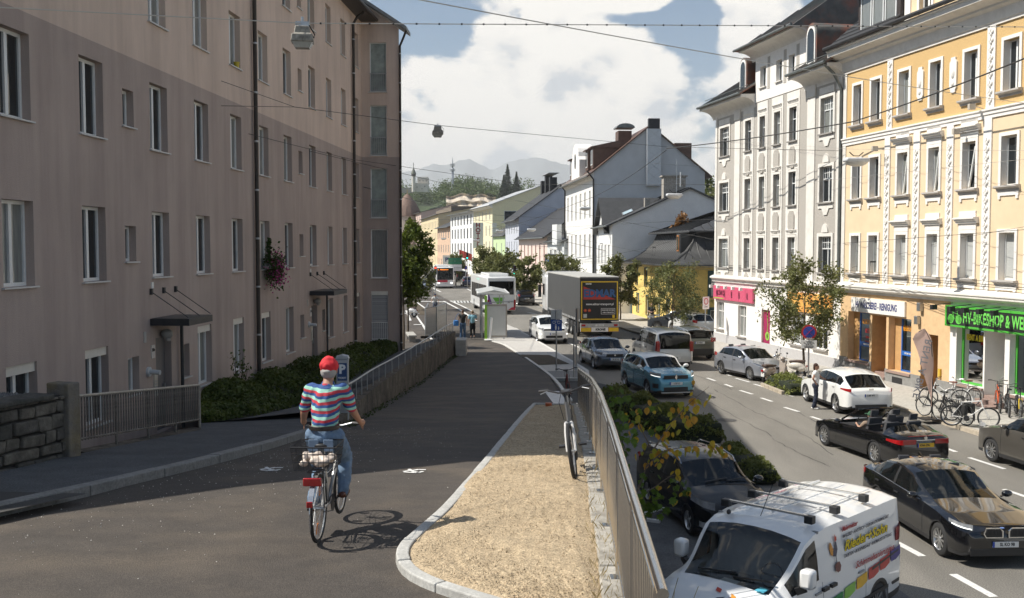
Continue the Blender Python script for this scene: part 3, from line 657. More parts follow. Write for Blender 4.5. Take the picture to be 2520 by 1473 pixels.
MB().lathe([(.06, 0), (.09, .16), (.1, .16), (.1, .19), (.08, .19)], 12).build('pot', M('yellow_pot', (.55, .42, .03), .5), pt)
# == STONE WALL, FENCE, FORECOURT
A = rp(-330, 1222, .05); B = rp(163, 1134, .05); dv = (B - A); dv.z = 0; LW = dv.length
sw = thing('stone_wall', 'old dark mossy wall of rough stone blocks at the left edge', 'wall', (A.x, A.y, 0), math.atan2(dv.y, dv.x))
STN = [M('dark_stone_%d' % k, c, .95, var=.4, scale=7, bump=1.0, bscale=25, dirt=d, dirt_scale=4, dirt_amt=.8) for k, (c, d) in enumerate((((.11, .1, .085), (.03, .03, .022)), ((.085, .08, .07), (.025, .03, .018)), ((.15, .135, .11), (.05, .045, .035))))]
TOPZ = 4.0
MB().box(0, LW, .06, .4, 2.4, TOPZ - .12).build('core', M('mortar_dark', (.03, .028, .024), .95, var=.3), sw, smooth=False)
z = 2.55
while z < TOPZ - .15:
 hh = min(random.uniform(.15, .21), TOPZ - .12 - z); x = -random.uniform(0, .2)
 while x < LW:
  ww = random.uniform(.2, .42); x2 = min(LW, x + ww); g = .012
  mb = MB(); pr = random.uniform(-.03, .02); X0, X1 = x + g, x2 - g
  v = [(X0, pr, z + g), (X1, pr, z + g), (X1, .2, z + g), (X0, .2, z + g), (X0, pr + .0, z + hh - g), (X1, pr, z + hh - g), (X1, .2, z + hh - g), (X0, .2, z + hh - g)]
  v = [(p[0] + random.uniform(-.018, .018), p[1] + random.uniform(-.014, .014), p[2] + random.uniform(-.016, .016)) for p in v]
  if X1 - X0 > .05: mb.add(v, [(3, 2, 1, 0), (4, 5, 6, 7), (0, 1, 5, 4), (1, 2, 6, 5), (2, 3, 7, 6), (3, 0, 4, 7)]).build('stone', random.choice(STN), sw, smooth=False, bevel=.02)
  x = x2
 z += hh
MB().box(-.1, LW - .25, -.08, .35, TOPZ - .13, TOPZ - .06).build('cap_slab', STN[1], sw, smooth=False, bevel=.02)
MB().box(LW - .02, LW + .2, -.08, .3, 2.4, TOPZ + .04).build('end_pillar', M('lichen_concrete', (.17, .155, .135), .95, var=.3, scale=5, bump=.6, bscale=40, dirt=(.24, .16, .01), dirt_scale=1.7, dirt_amt=.55), sw, smooth=False, bevel=.02)
MB().box(-.1, LW + .1, 1.6, 1.9, 3.9, TOPZ + .18).build('back_parapet', STN[1], sw, smooth=False)
MB().box(-.1, LW, .3, 1.7, 3.7, 3.86).build('gravel_bed', M('gravel_grey', (.2, .195, .19), .95, var=.4, scale=50, bump=1, bscale=70), sw, smooth=False)
mw = Matrix.Translation(sw.location) @ Matrix.Rotation(sw.rotation_euler.z, 4, 'Z')
scatter_stones('gravel', 2500, lambda: (random.uniform(0, LW), random.uniform(.3, 1.6), 3.865), M('gravel_grey', (.2, .195, .19)), None, .012, .03, sw)
fa = rp(196, 1115, .08); fbp = rp(492, 1053, .08)
fence = thing('pipe_fence', 'rusty old pipe fence with upright bars beside the stone wall', 'fence', fa, 0)
OLDP = M('flaking_pipe_paint', (.19, .17, .145), .75, .2, var=.5, scale=22, dirt=(.06, .045, .035), dirt_scale=9, dirt_amt=.9)
dv = fbp - fa; n = 52
MB().tube([Vector((0, 0, .82)) + dv * t for t in (0, .2, .5, .8, .985)] + [dv + Vector((0, 0, .8)), dv + Vector((0, 0, .0))], .024, 8).build('top_rail', M('worn_rail', (.36, .33, .28), .5, .3, var=.25, scale=15), fence)
MB().tube([Vector((0, 0, .2)), dv + Vector((0, 0, .16))], .018, 6).build('bottom_rail', OLDP, fence)
bm_ = MB().cyl((0, 0, .17), (0, 0, .81), .0125, n=6).mesh('bar'); bp_ = MB().cyl((0, 0, -.1), (0, 0, .81), .022, n=8).mesh('post')
for k in range(n + 1):
 t = k / n
 if k % 13 == 0: obj('post', bp_, OLDP, fence, dv * t)
 else: obj('bar', bm_, OLDP, fence, dv * t)
mb = MB(); w = Vector((.1, .22, 0))
o = []
for q, hh in ((fa, .02), (fbp, .0)):
 o += [q + Vector((.13, -.06, -.12)), q + Vector((-.16, .06, -.12)), q + Vector((-.16, .06, hh)), q + Vector((.13, -.06, hh))]
mb.add(o, [(0, 1, 2, 3), (7, 6, 5, 4), (0, 4, 5, 1), (1, 5, 6, 2), (2, 6, 7, 3), (3, 7, 4, 0)])
tag(mb.build('fence_footing', OLDCONC, smooth=False, bevel=.02), 'low weathered concrete footing under the pipe fence', 'footing')
hf = [rp(495, 1042, .1), rp(560, 1036, .1), rp(650, 1020, .1), rp(735, 1000, .1), at(800, 968, 27.5), at(860, 938, 33), at(925, 900, 41), at(975, 868, 48)]
hb = [at(500, 985, 27.4), at(560, 962, 29.2), at(640, 935, 32.4), at(715, 905, 35.9), at(790, 884, 40.2), at(860, 860, 45.5), at(920, 852, 48.3), at(980, 856, 48.6)]
hf2 = smooth_poly(hf, 5); hb2 = smooth_poly(hb, 5)
wtop = smooth_poly([at(838, 1000, 22.0), at(900, 965, 26), at(980, 912, 34), at(1060, 858, 44), at(1118, 817, 53)], 7)
wtop = [wtop[int(i * (len(wtop) - 1) / (len(hf2) - 1))] for i in range(len(hf2))]
strip('footpath', hf2, [p + Vector((-.12, 0, -.06)) for p in wtop], ASPH_GREY, 1, 'grey footpath behind the handrail wall')
strip('verge', [hf[0], hf[1], hf[2], hf[3], at(838, 1000, 22.0)], [wl[4], wl[5], wl[6], wl[7], wl[7] + Vector((.1, .3, 0))], ASPH_GREY, 1, 'narrow asphalt strip beside the hedge')
HEDGE = LEAF('ivy_green', (.04, .065, .012), (.12, .15, .03), .3, 1.6)
hedge = thing('hedge', 'long dark green ground cover hedge along the apartment block', 'hedge', (0, 0, 0))
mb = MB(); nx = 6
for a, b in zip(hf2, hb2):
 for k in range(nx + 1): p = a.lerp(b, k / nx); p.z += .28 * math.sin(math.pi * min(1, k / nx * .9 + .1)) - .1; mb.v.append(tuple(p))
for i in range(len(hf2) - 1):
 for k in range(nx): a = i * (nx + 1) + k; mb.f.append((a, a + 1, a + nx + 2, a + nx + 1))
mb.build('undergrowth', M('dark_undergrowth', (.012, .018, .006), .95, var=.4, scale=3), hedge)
N_ = 26000; uu = rng.random(N_) ** 1.4 * (len(hf2) - 1.001); vv = rng.random(N_) ** 1.1
P = []
for u, v in zip(uu, vv):
 i = int(u); a = hf2[i].lerp(hf2[i + 1], u - i); b = hb2[i].lerp(hb2[i + 1], u - i); p = a.lerp(b, v)
 lump = .14 * math.sin(p.x * 2.6 + p.y * 1.3) + .1 * math.sin(p.y * 4.1 - p.x)
 P.append((p.x, p.y, p.z + .34 * math.sin(math.pi * min(1, v * .9 + .1)) + lump * min(1, v * 4) + random.uniform(-.1, .06)))
leaf_mesh('foliage', P, .055, HEDGE, parent=hedge)
rw = thing('handrail_wall', 'stained rough concrete wall with a steel handrail on top beside the ramp', 'wall', (0, 0, 0))
wb = smooth_poly([rp(840, 1052), rp(870, 1037), rp(950, 991), rp(1040, 936), rp(1095, 892), rp(1121, 874)], 6)
wt = [Vector((p.x + .0, p.y, float(np.interp(p.y, [q.y for q in wtop], [q.z for q in wtop])))) for p in wb]
mb = MB(); T = Vector((-.28, .02, 0))
for a, b in zip(wb, wt):
 mb.v += [tuple(a - Vector((0, 0, .1))), tuple(b), tuple(b + T), tuple(a + T - Vector((0, 0, .3)))]
for i in range(len(wb) - 1):
 for k in range(3): mb.f.append((i * 4 + k, i * 4 + k + 1, i * 4 + 5 + k, i * 4 + 4 + k))
mb.f += [(0, 1, 2, 3), tuple(len(mb.v) - 4 + k for k in (3, 2, 1, 0))]
mb.build('wall', OLDCONC, rw, smooth=False)
hr = [p + Vector((-.14, 0, .46)) for p in wt]
MB().tube([hr[0] - Vector((0, 0, .46))] + hr + [hr[-1] - Vector((0, 0, .46))], .024, 8).build('handrail', STEEL, rw)
pm = MB().cyl((0, 0, -.05), (0, 0, .46), .014, n=6).mesh('post')
for k in range(1, 31):
 t = k / 31 * (len(wt) - 1); i = int(t); p = wt[i].lerp(wt[min(i + 1, len(wt) - 1)], t - i); obj('post', pm, STEEL, rw, p + Vector((-.14, 0, 0)))
blk = gp(1122, 876, .1); 
tag(MB().box(0, .55, 0, 1.6, -.05, .86).build('concrete_block', M('new_concrete', (.4, .385, .35), .85, var=.12, scale=5, bump=.2, dirt=(.25, .23, .2), dirt_scale=2), None, loc=(blk.x, blk.y - .3, .1), smooth=False, bevel=.015), 'pale cast concrete block at the end of the handrail wall', 'concrete block')
P = []
for _ in range(900):
 t = random.random() ** .8 * (len(wb) - 2); i = int(t); p = wb[i].lerp(wb[i + 1], t - i); P.append((p.x + random.uniform(0, .25), p.y - random.uniform(0, .1), p.z + random.uniform(0, .12) * random.random()))
w_ = leaf_mesh('weeds', P, .035, LEAF('weed_green', (.03, .05, .012)), kind='stuff'); w_['label'] = 'weeds along the foot of the concrete wall'
tm = rp(838, 1040, .05); tk = thing('ticket_machine', 'grey parking ticket machine with blue P sign behind the cyclist', 'ticket machine', (tm.x, tm.y + .3, tm.z), R(6))
TMG = M('machine_grey', (.42, .43, .44), .4, .4, var=.06)
MB().box(-.13, .13, -.12, .12, 0, 1.32).build('body', TMG, tk, smooth=False, bevel=.02)
MB().prism([(-.15, 1.32), (.15, 1.32), (.12, 1.38), (0, 1.41), (-.12, 1.38)], 'y', -.14, .14).build('cap', TMG, tk, smooth=False, bevel=.01)
sg = MB().box(-.1, .1, -.126, -.12, .86, 1.24).build('sign', M('parking_blue', (.02, .06, .17), .4), tk, smooth=False)
text('P', .26, WHITE, sg, (0, -.129, 1.1), bold=.012); text('TICKET', .05, WHITE, sg, (0, -.129, .92), bold=.002)
MB().box(-.08, .08, -.127, -.12, .5, .78).build('keypad', DARKMETAL, tk, smooth=False)
# == RIGHT: GREY ORNATE HOUSE AND YELLOW HOUSE
RROT = math.atan2(-1, .1905)
def rs(px, Y0): return (Y0 - 59746 / (px - 794)) * 1.018
def bx(root, name, m, x0, x1, y0, y1, z0, z1, bevel=0): return MB().box(x0, x1, y0, y1, z0, z1).build(name, m, root, smooth=False, bevel=bevel)
ROUGH = M('grey_roughcast', (.43, .40, .36), .95, var=.28, scale=26, bump=1.0, bscale=38, detail=6)
STUC = M('white_stucco', (.72, .69, .64), .85, var=.06, scale=4, bump=.1, bscale=60, dirt=(.5, .47, .42), dirt_scale=1.6, dirt_amt=.45)
STUC2 = M('bright_stucco', (.78, .75, .71), .8, var=.05, scale=3, bump=.2, bscale=30)
ZINC = M('zinc_sheet', (.17, .185, .18), .45, .5, var=.2, scale=3)
RUST = M('rusty_roof_sheet', (.12, .12, .11), .6, .2, var=.25, scale=2, dirt=(.34, .1, .05), dirt_scale=.9, dirt_amt=.9)
BLACKROOF = M('black_roof_tiles', (.03, .03, .032), .6, .1, var=.3, scale=6)
PLINTH = M('grey_plinth', (.24, .235, .225), .9, var=.15, scale=5, bump=.3, bscale=50)
def hood(root, x0, x1, z, m, out=.2, h=.16):
 """little cornice: three stepped slabs in one moulding"""
 mb = MB(); mb.prism([(0, z), (-out * .45, z), (-out * .45, z + h * .3), (-out * .75, z + h * .45), (-out * .75, z + h * .65), (-out, z + h * .75), (-out, z + h), (0, z + h * 1.1)], 'x', x0, x1)
 return mb.build('window_hood', m, root, smooth=False)
def surround(root, x0, x1, z0, z1, m, w=.14, t=.05):
 mb = MB(); mb.box(x0 - w, x0, -t, .0, z0 - .05, z1 + w); mb.box(x1, x1 + w, -t, 0, z0 - .05, z1 + w); mb.box(x0, x1, -t, 0, z1, z1 + w)
 return mb.build('window_surround', m, root, smooth=False, bevel=.008)
Yg = 61.9
gb = thing('grey_townhouse', 'tall grey roughcast townhouse with white stucco strips and rusty metal roof', 'building', (24.4 - .1905 * Yg, Yg, 0), RROT)
G = lambda px: rs(px, Yg)
GL = (61.9 - 46.8) * 1.018
gcols = [(1770, 1792), (1831.5, 1846), (1866.6, 1880), (1901.7, 1917), (1939, 1957), (2015, 2046)]
rowz = [(4.68, 6.42), (8.08, 9.8), (11.4, 13.12)]
gops = []
for ri, (a, b) in enumerate(rowz):
 for ci, (c, d) in enumerate(gcols): gops.append((G(c), G(d), a, b, ri, ci))
gshop = [(G(1765), G(1783), .9, 2.55), (G(1818), G(1838), .7, 2.5), (G(1876), G(1897), .2, 2.45), (G(1925), G(1938), 1.2, 2.5), (G(1948), G(1985), .9, 2.5), (G(2005), G(2040), .9, 2.5)]
wall_grid(0, GL, 4.0, 14.0, [o[:4] for o in gops], .2).build('wall', ROUGH, gb, smooth=False)
wall_grid(0, GL, -.1, 4.0, gshop, .18).build('shop_wall', STUC2, gb, smooth=False)
bx(gb, 'plinth', M('pale_grey_plinth', (.45, .44, .44), .85, var=.06), 0, GL, -.03, 0, -.1, .62)
MB().quad((0, 0, -.1), (0, 11, -.1), (0, 11, 14), (0, 0, 14)).build('end_wall', STUC, gb)
for (a, b, c, d, ri, ci) in gops:
 wide = ci in (0, 5)
 w = window(gb, a, b, c, d, .16, 'lattice' if wide else 'cross', random.choice([PANE, PANE_CURTAIN]), M('grey_stone_sill', (.3, .28, .26), .8), fw=.05, sill_d=.3, sill_w=.1, sill_t=.07)
 surround(gb, a, b, c, d, STUC, .16 if wide else .12, .05)
 m_ = (a + b) / 2
 if wide:
  if ri == 2: bx(gb, 'head_panel', STUC, a - .1, b + .1, -.06, 0, d + .18, d + .5)
  else:
   n = 12; mb = MB(); mb.prism([(m_ + (.3) * math.cos(math.pi * k / n), d + .2 + .42 * math.sin(math.pi * k / n)) for k in range(n + 1)], 'y', -.07, 0); mb.build('shell_ornament', STUC, gb, smooth=False)
  mb = MB(); mb.box(a - .12, b + .12, -.05, 0, c - .3, c - .08); mb.prism([(m_ - .35, c - .3), (m_ + .35, c - .3), (m_ + .15, c - .62), (m_ - .15, c - .62)], 'y', -.05, 0); mb.build('apron', STUC, gb, smooth=False)
 else:
  hood(gb, a - .14, b + .14, d + .25, STUC, .12, .14)
  if ri > 0:
   cz = c - .85; r1 = .34; mb = MB(); mb.prism([(m_ + .33 * x, cz + .55 * y) for x, y in ((-1, -.6), (-.5, -1), (.5, -1), (1, -.6), (1, .6), (.5, 1), (-.5, 1), (-1, .6))], 'y', -.085, -.02); mb.build('plaque', ROUGH, gb, smooth=False)
  else:
   mb = MB(); mb.prism([(m_, c - .2), (m_ + .3, c - .45), (m_, c - .7), (m_ - .3, c - .45)], 'y', -.085, -.02); mb.build('plaque', ROUGH, gb, smooth=False)
for ci in (1, 2, 3, 4):
 a, b = G(gcols[ci][0]) - .3, G(gcols[ci][1]) + .3; z0 = 4.02
 for (c, d) in rowz + [(14.0, 14.0)]: 
  if c - .08 > z0: bx(gb, 'stucco_strip', STUC, a, b, -.03, 0, z0, min(c - .08, 14.0))
  z0 = d + .14
 for (c, d) in rowz:
  bx(gb, 'stucco_strip', STUC, a, a + .16, -.03, 0, c - .08, d + .14); bx(gb, 'stucco_strip', STUC, b - .16, b, -.03, 0, c - .08, d + .14)
for px0, px1 in ((1806, 1819), (1983, 2002), (2056, 2067)):
 bx(gb, 'pilaster', STUC, G(px0), min(GL - .01, G(px1)), -.045, 0, 4.02, 13.3); bx(gb, 'capital', STUC, G(px0) - .03, min(GL - .005, G(px1) + .03), -.09, 0, 13.32, 13.9, .02)
bx(gb, 'pilaster', STUC, 0, G(1763), -.04, 0, 4.02, 13.9)
mb = MB(); mb.prism([(0, 3.78), (-.12, 3.8), (-.12, 3.92), (-.28, 4.02), (-.28, 4.1), (0, 4.2)], 'x', -.1, GL).build('shop_cornice', STUC, gb, smooth=False)
SHOPF = M('white_shop_frame', (.7, .69, .66), .5, var=.04)
for k, (a, b, c, d) in enumerate(gshop):
 if k == 2:
  dr = bx(gb, 'door', M('magenta_door', (.32, .02, .09), .5, var=.05), a, b, .12, .16, c, d)
  MB().lathe([(.24, -.01), (.24, 0), (.16, 0), (.16, -.01)], 20, ((a + b) / 2, .11, 1.0), 'y').build('ring_emblem', M('lime_paint', (.3, .55, .08), .5), dr)
  MB().lathe([(.01, -.01), (.1, -.01), (.1, 0)], 16, ((a + b) / 2, .11, 1.0), 'y').build('pupil', BLACK, dr)
  MB().tube([((a + b) / 2 + .0, .11, 1.24), ((a + b) / 2 + .06, .11, 1.6), ((a + b) / 2 - .02, .11, 2.1), ((a + b) / 2, .11, 2.4)], .025, 6).build('stem', M('lime_paint', (.3, .55, .08), .5), dr)
 else: window(gb, a, b, c, d, .14, 'cross', PANE_CURTAIN if k in (0, 1, 4) else PANE, M('grey_stone_sill', (.3, .28, .26), .8), frame=SHOPF, fw=.05, sill_t=.06)
PINKS = M('pink_sign', (.6, .1, .18), .4, var=.06)
a, b = G(1762), G(1859)
sg = bx(gb, 'shop_sign', PINKS, a, b, -.16, -.03, 2.72, 3.55, .01)
for q in range(1, 6): bx(sg, 'sign_joint', M('pink_joint', (.3, .03, .07), .5), a + (b - a) * q / 6 - .012, a + (b - a) * q / 6 + .012, -.164, -.16, 2.74, 3.53)
text('COSMIC5', .42, M('purple_letter', (.1, .01, .03), .5), sg, (a + 1.15, -.165, 3.12), sx=.75, bold=.008)
MB().box(a + .1, a + 1.6, -.166, -.16, 2.78, 2.83).build('green_rule', M('lime_paint', (.3, .55, .08), .5), sg)
for q in range(5):
 x = a + (b - a) * (q + .5) / 5.2
 l = MB().bar((x, 0, 3.62), (x, -.5, 3.66), .025).box(x - .09, x + .09, -.62, -.44, 3.42, 3.6).build('spotlight', WHITE, gb, smooth=False, bevel=.02)
a, b = G(1945), G(2052); ORS = M('orange_sign', (.75, .42, .1), .5, var=.3, scale=2.2, dirt=(.7, .12, .02), dirt_scale=1.4, dirt_amt=.9)
sg = bx(gb, 'shop_sign', ORS, a, b, -.15, -.03, 2.62, 3.6, .01)
def cove(x0, x1, zb, zt, out, name='eaves'):
 n = 8; P = [(0, zb)] + [(-out * (1 - math.cos(math.pi / 2 * k / n)), zb + (zt - zb) * math.sin(math.pi / 2 * k / n)) for k in range(n + 1)] + [(-out - .04, zt), (-out - .04, zt + .16), (0, zt + .2)]
 return MB().prism(P, 'x', x0, x1).build(name, STUC, gb, smooth=False)
xc0, xc1 = G(1855), G(1978)
cove(-.55, xc0, 13.75, 14.3, .85); cove(xc1 - .2, GL + .0, 13.75, 14.3, .85)
for x0, x1 in ((-.6, xc0 + .02), (xc1 - .22, GL)):
 MB().prism([(-.98, 14.42), (-.98, 14.5), (4.6, 17.9), (4.6, 17.8)], 'x', x0, x1).build('roof', RUST, gb, smooth=False)
 MB().tube([(x0, -1.02, 14.5), (x1, -1.02, 14.5)], .075, 8).build('gutter', ZINC, gb)
 for q in np.arange(x0 + .3, x1, .6): MB().bar((q, -.95, 14.55), (q, 4.5, 17.96), .03, .05).build('roof_seam', ZINC, gb)
 MB().tube([(x0, -.5, 14.98), (x1, -.5, 14.98)], .02, 6).build('snow_guard', ZINC, gb)
aw = [(G(1868) - .1, G(1868) + .65, 14.72, 15.85), (G(1905), G(1905) + .7, 14.72, 15.85), (G(1935), G(1935) + .7, 14.72, 15.85)]
wall_grid(xc0, xc1, 13.98, 16.6, aw, .2, y=-.03).build('attic_wall', STUC2, gb, smooth=False)
for s_ in (xc0, xc1): MB().quad((s_, -.03, 14), (s_, 4, 14), (s_, 4, 16.6), (s_, -.03, 16.6)).build('attic_cheek', ZINC, gb)
for a, b, c, d in aw: window(gb, a, b, c, d, .15, 'two', PANE, STUC, fw=.05, sill_t=.05); bx(gb, 'roughcast_panel', ROUGH, b + .2, b + .5, -.045, -.03, c - .2, d + .4)
n = 8; P = [(0, 16.3)] + [(-.8 * (1 - math.cos(math.pi / 2 * k / n)), 16.3 + .5 * math.sin(math.pi / 2 * k / n)) for k in range(n + 1)] + [(-.85, 16.8), (-.85, 16.93), (0, 17.0)]
MB().prism(P, 'x', xc0 - .5, xc1 + .25).build('eaves', STUC, gb, smooth=False)
mb = MB(); x0, x1 = xc0 - .75, xc1 + .35; mb.add([(x0, -1.0, 16.9), (x1, -1.0, 16.9), (x1 + .2, 6, 16.9), (x0, 6, 16.9), (x0 + 2.6, 2.6, 19.4), (x1 - .2, 2.6, 19.4)], [(0, 1, 5, 4), (1, 2, 5), (2, 3, 4, 5), (3, 0, 4), (3, 2, 1, 0)]); mb.build('upper_roof', RUST, gb, smooth=False)
for k in range(12):
 t = (k + .5) / 12; xa = x0 + (x1 - x0) * t; xb = max(x0 + 2.6, min(x1 - .2, xa)); ft = 1 if x0 + 2.6 <= xa <= x1 - .2 else 0
 yb = 2.6 if xa >= x0 + 2.6 else -1 + 3.6 * (xa - x0) / 2.6
 MB().bar((xa, -.98, 16.93), (xa, yb, 16.93 + (yb + 1) / 3.6 * 2.5), .03, .05).build('roof_seam', ZINC, gb)
MB().tube([(x0, -1.04, 16.95), (x1, -1.04, 16.95)], .07, 8).build('gutter', ZINC, gb)
def arch_dormer(xm, y0, z0, w, h, L_):
 n = 10; P = [(xm - w / 2, z0), (xm + w / 2, z0)] + [(xm + w / 2 * math.cos(math.pi * k / n), z0 + h - w / 2 + w / 2 * math.sin(math.pi * k / n)) for k in range(n + 1)]
 d = MB().prism(P, 'y', y0, y0 + L_).build('dormer', RUST, gb, ang=30)
 q = .8; P2 = [(xm + (x - xm) * q, z0 + .08 + (z - z0) * .9) for x, z in P]; fr_ = MB().prism(P2, 'y', y0 - .04, y0).build('dormer_window', WHITE, d, smooth=False)
 P3 = [(xm + (x - xm) * .62, z0 + .2 + (z - z0) * .78) for x, z in P]; MB().prism(P3, 'y', y0 - .05, y0 - .03).build('pane', PANE, fr_, smooth=False)
arch_dormer(G(2000), -.25, 14.8, 1.1, 2.1, 4); arch_dormer(G(1834), -.25, 14.7, 1.0, 2.0, 4)
MB().tube([(GL - .12, -.09, 3.9), (GL - .12, -.09, 13.3), (GL - .12, -.5, 14.0), (GL - .12, -.98, 14.4)], .07, 10).build('drainpipe', ZINC, gb)
MB().quad((0, 11, 14.3), (GL, 11, 14.3), (GL, 4.6, 17.85), (0, 4.6, 17.85)).build('rear_roof', RUST, gb)
Yy = 46.8; yb_ = thing('yellow_townhouse', 'ochre and cream townhouse with white garland pilasters above two shops', 'building', (24.4 - .1905 * Yy, Yy, 0), RROT)
K = lambda px: rs(px, Yy)
YL = (46.8 - 29.5) * 1.018
OCHRE = M('ochre_roughcast', (.62, .42, .19), .95, var=.22, scale=24, bump=1.0, bscale=34)
CREAM = M('cream_render', (.73, .575, .385), .9, var=.05, scale=2, bump=.1, bscale=40, dirt=(.6, .46, .3), dirt_scale=.8, dirt_amt=.4)
PEACH = M('peach_render', (.66, .45, .25), .9, var=.1, scale=3, bump=.5, bscale=25)
ORNG = M('orange_reveal', (.5, .29, .12), .9, var=.12, scale=4, bump=.4, bscale=25)
ycols = [(2095, 2114), (2138, 2159.5), (2205, 2229.7), (2281, 2307), (2364, 2396), (2459, 2497), (2572, 2615)]
yops = [(K(c), K(d), a, b, ri, ci) for ri, (a, b) in enumerate([(4.72, 6.42), (8.1, 9.86), (11.45, 13.25)]) for ci, (c, d) in enumerate(ycols)]
wall_grid(0, YL, 4.0, 10.65, [o[:4] for o in yops if o[4] < 2], .26).build('wall', CREAM, yb_, smooth=False)
wall_grid(0, YL, 10.65, 14.0, [o[:4] for o in yops if o[4] == 2], .26).build('upper_wall', OCHRE, yb_, smooth=False)
for (a, b, c, d, ri, ci) in yops:
 w = window(yb_, a, b, c, d, .2, 'two' if ri == 2 else 'one', PANE_BLIND if ri == 0 and ci > 1 else random.choice([PANE, PANE, PANE_CURTAIN]), None, fw=.06)
 if ri == 1 and ci in (2, 3, 4): MB().bar((.12, .0, .1), (b - a - .1, -.16, d - c - .2), .05, .09).build('tilted_sash', PVC, w)
 surround(yb_, a, b, c, d, STUC2, .13, .05)
 for x0, x1 in ((a, b),): 
  MB().quad((a + .002, .0, c), (a + .002, .0, d), (a + .002, .2, d), (a + .002, .2, c)).build('white_reveal', STUC2, yb_); MB().quad((b - .002, 0, c), (b - .002, 0, d), (b - .002, .2, d), (b - .002, .2, c)).build('white_reveal', STUC2, yb_)
 mb = MB(); mb.prism([(0, c - .2), (-.06, c - .2), (-.06, c - .12), (-.2, c - .06), (-.2, c), (0, c + .012)], 'x', a - .2, b + .2); mb.build('sill', M('weathered_sill', (.45, .42, .39), .8, var=.15), yb_, smooth=False)
 if ri < 2:
  mb = MB(); mb.box(a - .14, b + .14, -.045, 0, c - .36, c - .205); mb.box(a - .12, a, -.05, 0, c - .48, c - .36); mb.box(b, b + .12, -.05, 0, c - .48, c - .36); mb.build('apron', STUC2, yb_, smooth=False)
  if ci in (2, 3, 4):
   hood(yb_, a - .24, b + .24, d + .38, STUC2, .24, .22); bx(yb_, 'head_block', STUC2, a - .1, b + .1, -.05, 0, d + .62, d + .84)
   bx(yb_, 'frieze', STUC2, a - .13, b + .13, -.045, 0, d + .14, d + .37)
   if ri == 1: bx(yb_, 'head_block', STUC2, a + .12, b - .12, -.06, 0, d + .842, d + .98)
ORN = MB()
for k in range(3):
 ORN.ball((0, -.02, .1 + k * .3), .05, .05, .07, 7, 5); ORN.ball((-.07, -.02, .2 + k * .3), .06, .035, .08, 7, 5); ORN.ball((.07, -.02, .2 + k * .3), .06, .035, .08, 7, 5); ORN.ball((0, -.02, .26 + k * .3), .03, .05, .05, 6, 4)
orn_me = ORN.mesh('garland'); orn_me.materials.append(STUC2)
def pilaster(px0, px1, z0, z1):
 a, b = K(px0), K(px1); p = bx(yb_, 'pilaster', STUC2, a, b, -.05, 0, z0, z1)
 z = z0 + .1
 while z + .95 < z1: obj('garland', orn_me, None, p, ((a + b) / 2, -.05, z)); z += .93
for p0, p1 in ((2174, 2187), (2244, 2260), (2325, 2342), (2415, 2435), (2520, 2545)): pilaster(p0, p1, 4.25, 10.6)
for p0, p1 in ((2177, 2190), (2419, 2439)): pilaster(p0, p1, 10.95, 13.9)
for p0, p1 in ((2250, 2265), (2329, 2346)):
 a, b = K(p0), K(p1); q = .08
 pl = MB().prism([(a + q, 11.85), (b - q, 11.85), (b - q, 11.95), (b, 12.05), (b, 13.0), (b - q, 13.1), (b - q, 13.2), (a + q, 13.2), (a + q, 13.1), (a, 13.0), (a, 12.05), (a + q, 11.95)], 'y', -.06, 0).build('plaque', STUC2, yb_, smooth=False)
 MB().ball(((a + b) / 2, -.06, 12.6), .12, .06, .22, 8, 6).ball(((a + b) / 2, -.06, 12.2), .1, .05, .12, 8, 6).build('relief', STUC2, pl)
MB().prism([(0, 10.6), (-.05, 10.6), (-.05, 10.72), (-.09, 10.74), (-.09, 10.84), (-.14, 10.88), (-.14, 10.94), (0, 10.97)], 'x', 0, YL).build('string_course', STUC2, yb_, smooth=False)
bx(yb_, 'corner_strip', STUC, 0, .28, -.04, 0, 4.2, 13.9)
MB().prism([(0, 13.9), (-.06, 13.9), (-.06, 14.0), (-.1, 14.02), (-.14, 14.42), (-.3, 14.5), (-.3, 14.58), (-.55, 14.66), (-.72, 14.72), (-.72, 14.9), (-.8, 14.95), (-.8, 15.02), (0, 15.2)], 'x', -.3, YL).build('cornice', STUC, yb_, smooth=False)
MB().tube([(-.3, -.9, 15.1), (YL, -.9, 15.1)], .1, 8).build('gutter', BLACKROOF, yb_)
MB().prism([(-.8, 15.05), (-.8, 15.12), (4, 19.2), (4, 19.1)], 'x', -.35, K(2215)).build('roof', BLACKROOF, yb_, smooth=False)
for q in range(14): MB().bar((-.3, -.75 + q * .34, 15.17 + q * .294), (K(2215), -.75 + q * .34, 15.17 + q * .294), .05, .03).build('tile_course', BLACKROOF, yb_)
a, b = K(2112), K(2214)
dm = bx(yb_, 'dormer', M('dark_brown_board', (.04, .03, .028), .7), a, b, -.2, 4, 15.1, 17.3)
for k in range(3): x = a + .25 + k * (b - a - .4) / 3; window(dm, x, x + (b - a - .5) / 3 - .06, 15.45, 17.05, -.24, 'one', PANE_CURTAIN, fw=.07)
MB().prism([(-.75, 17.3), (-.75, 17.42), (4, 18.8), (4, 17.3)], 'x', a - .4, b + .4).build('dormer_roof', BLACKROOF, dm, smooth=False)
a = K(2216); aw = [(K(2250), K(2280), 15.4, 17.2), (K(2316), K(2390), 15.4, 17.2), (K(2450), K(2500), 15.4, 17.2)]
wall_grid(a, YL, 15.1, 18.2, aw, .2, y=.0).build('attic_wall', CREAM, yb_, smooth=False)
for k, (c, d, e, f) in enumerate(aw): window(yb_, c, d, e, f, .15, 'two' if k != 1 else 'multi', PANE, fw=.08); surround(yb_, c, d, e, f, STUC2, .13, .05)
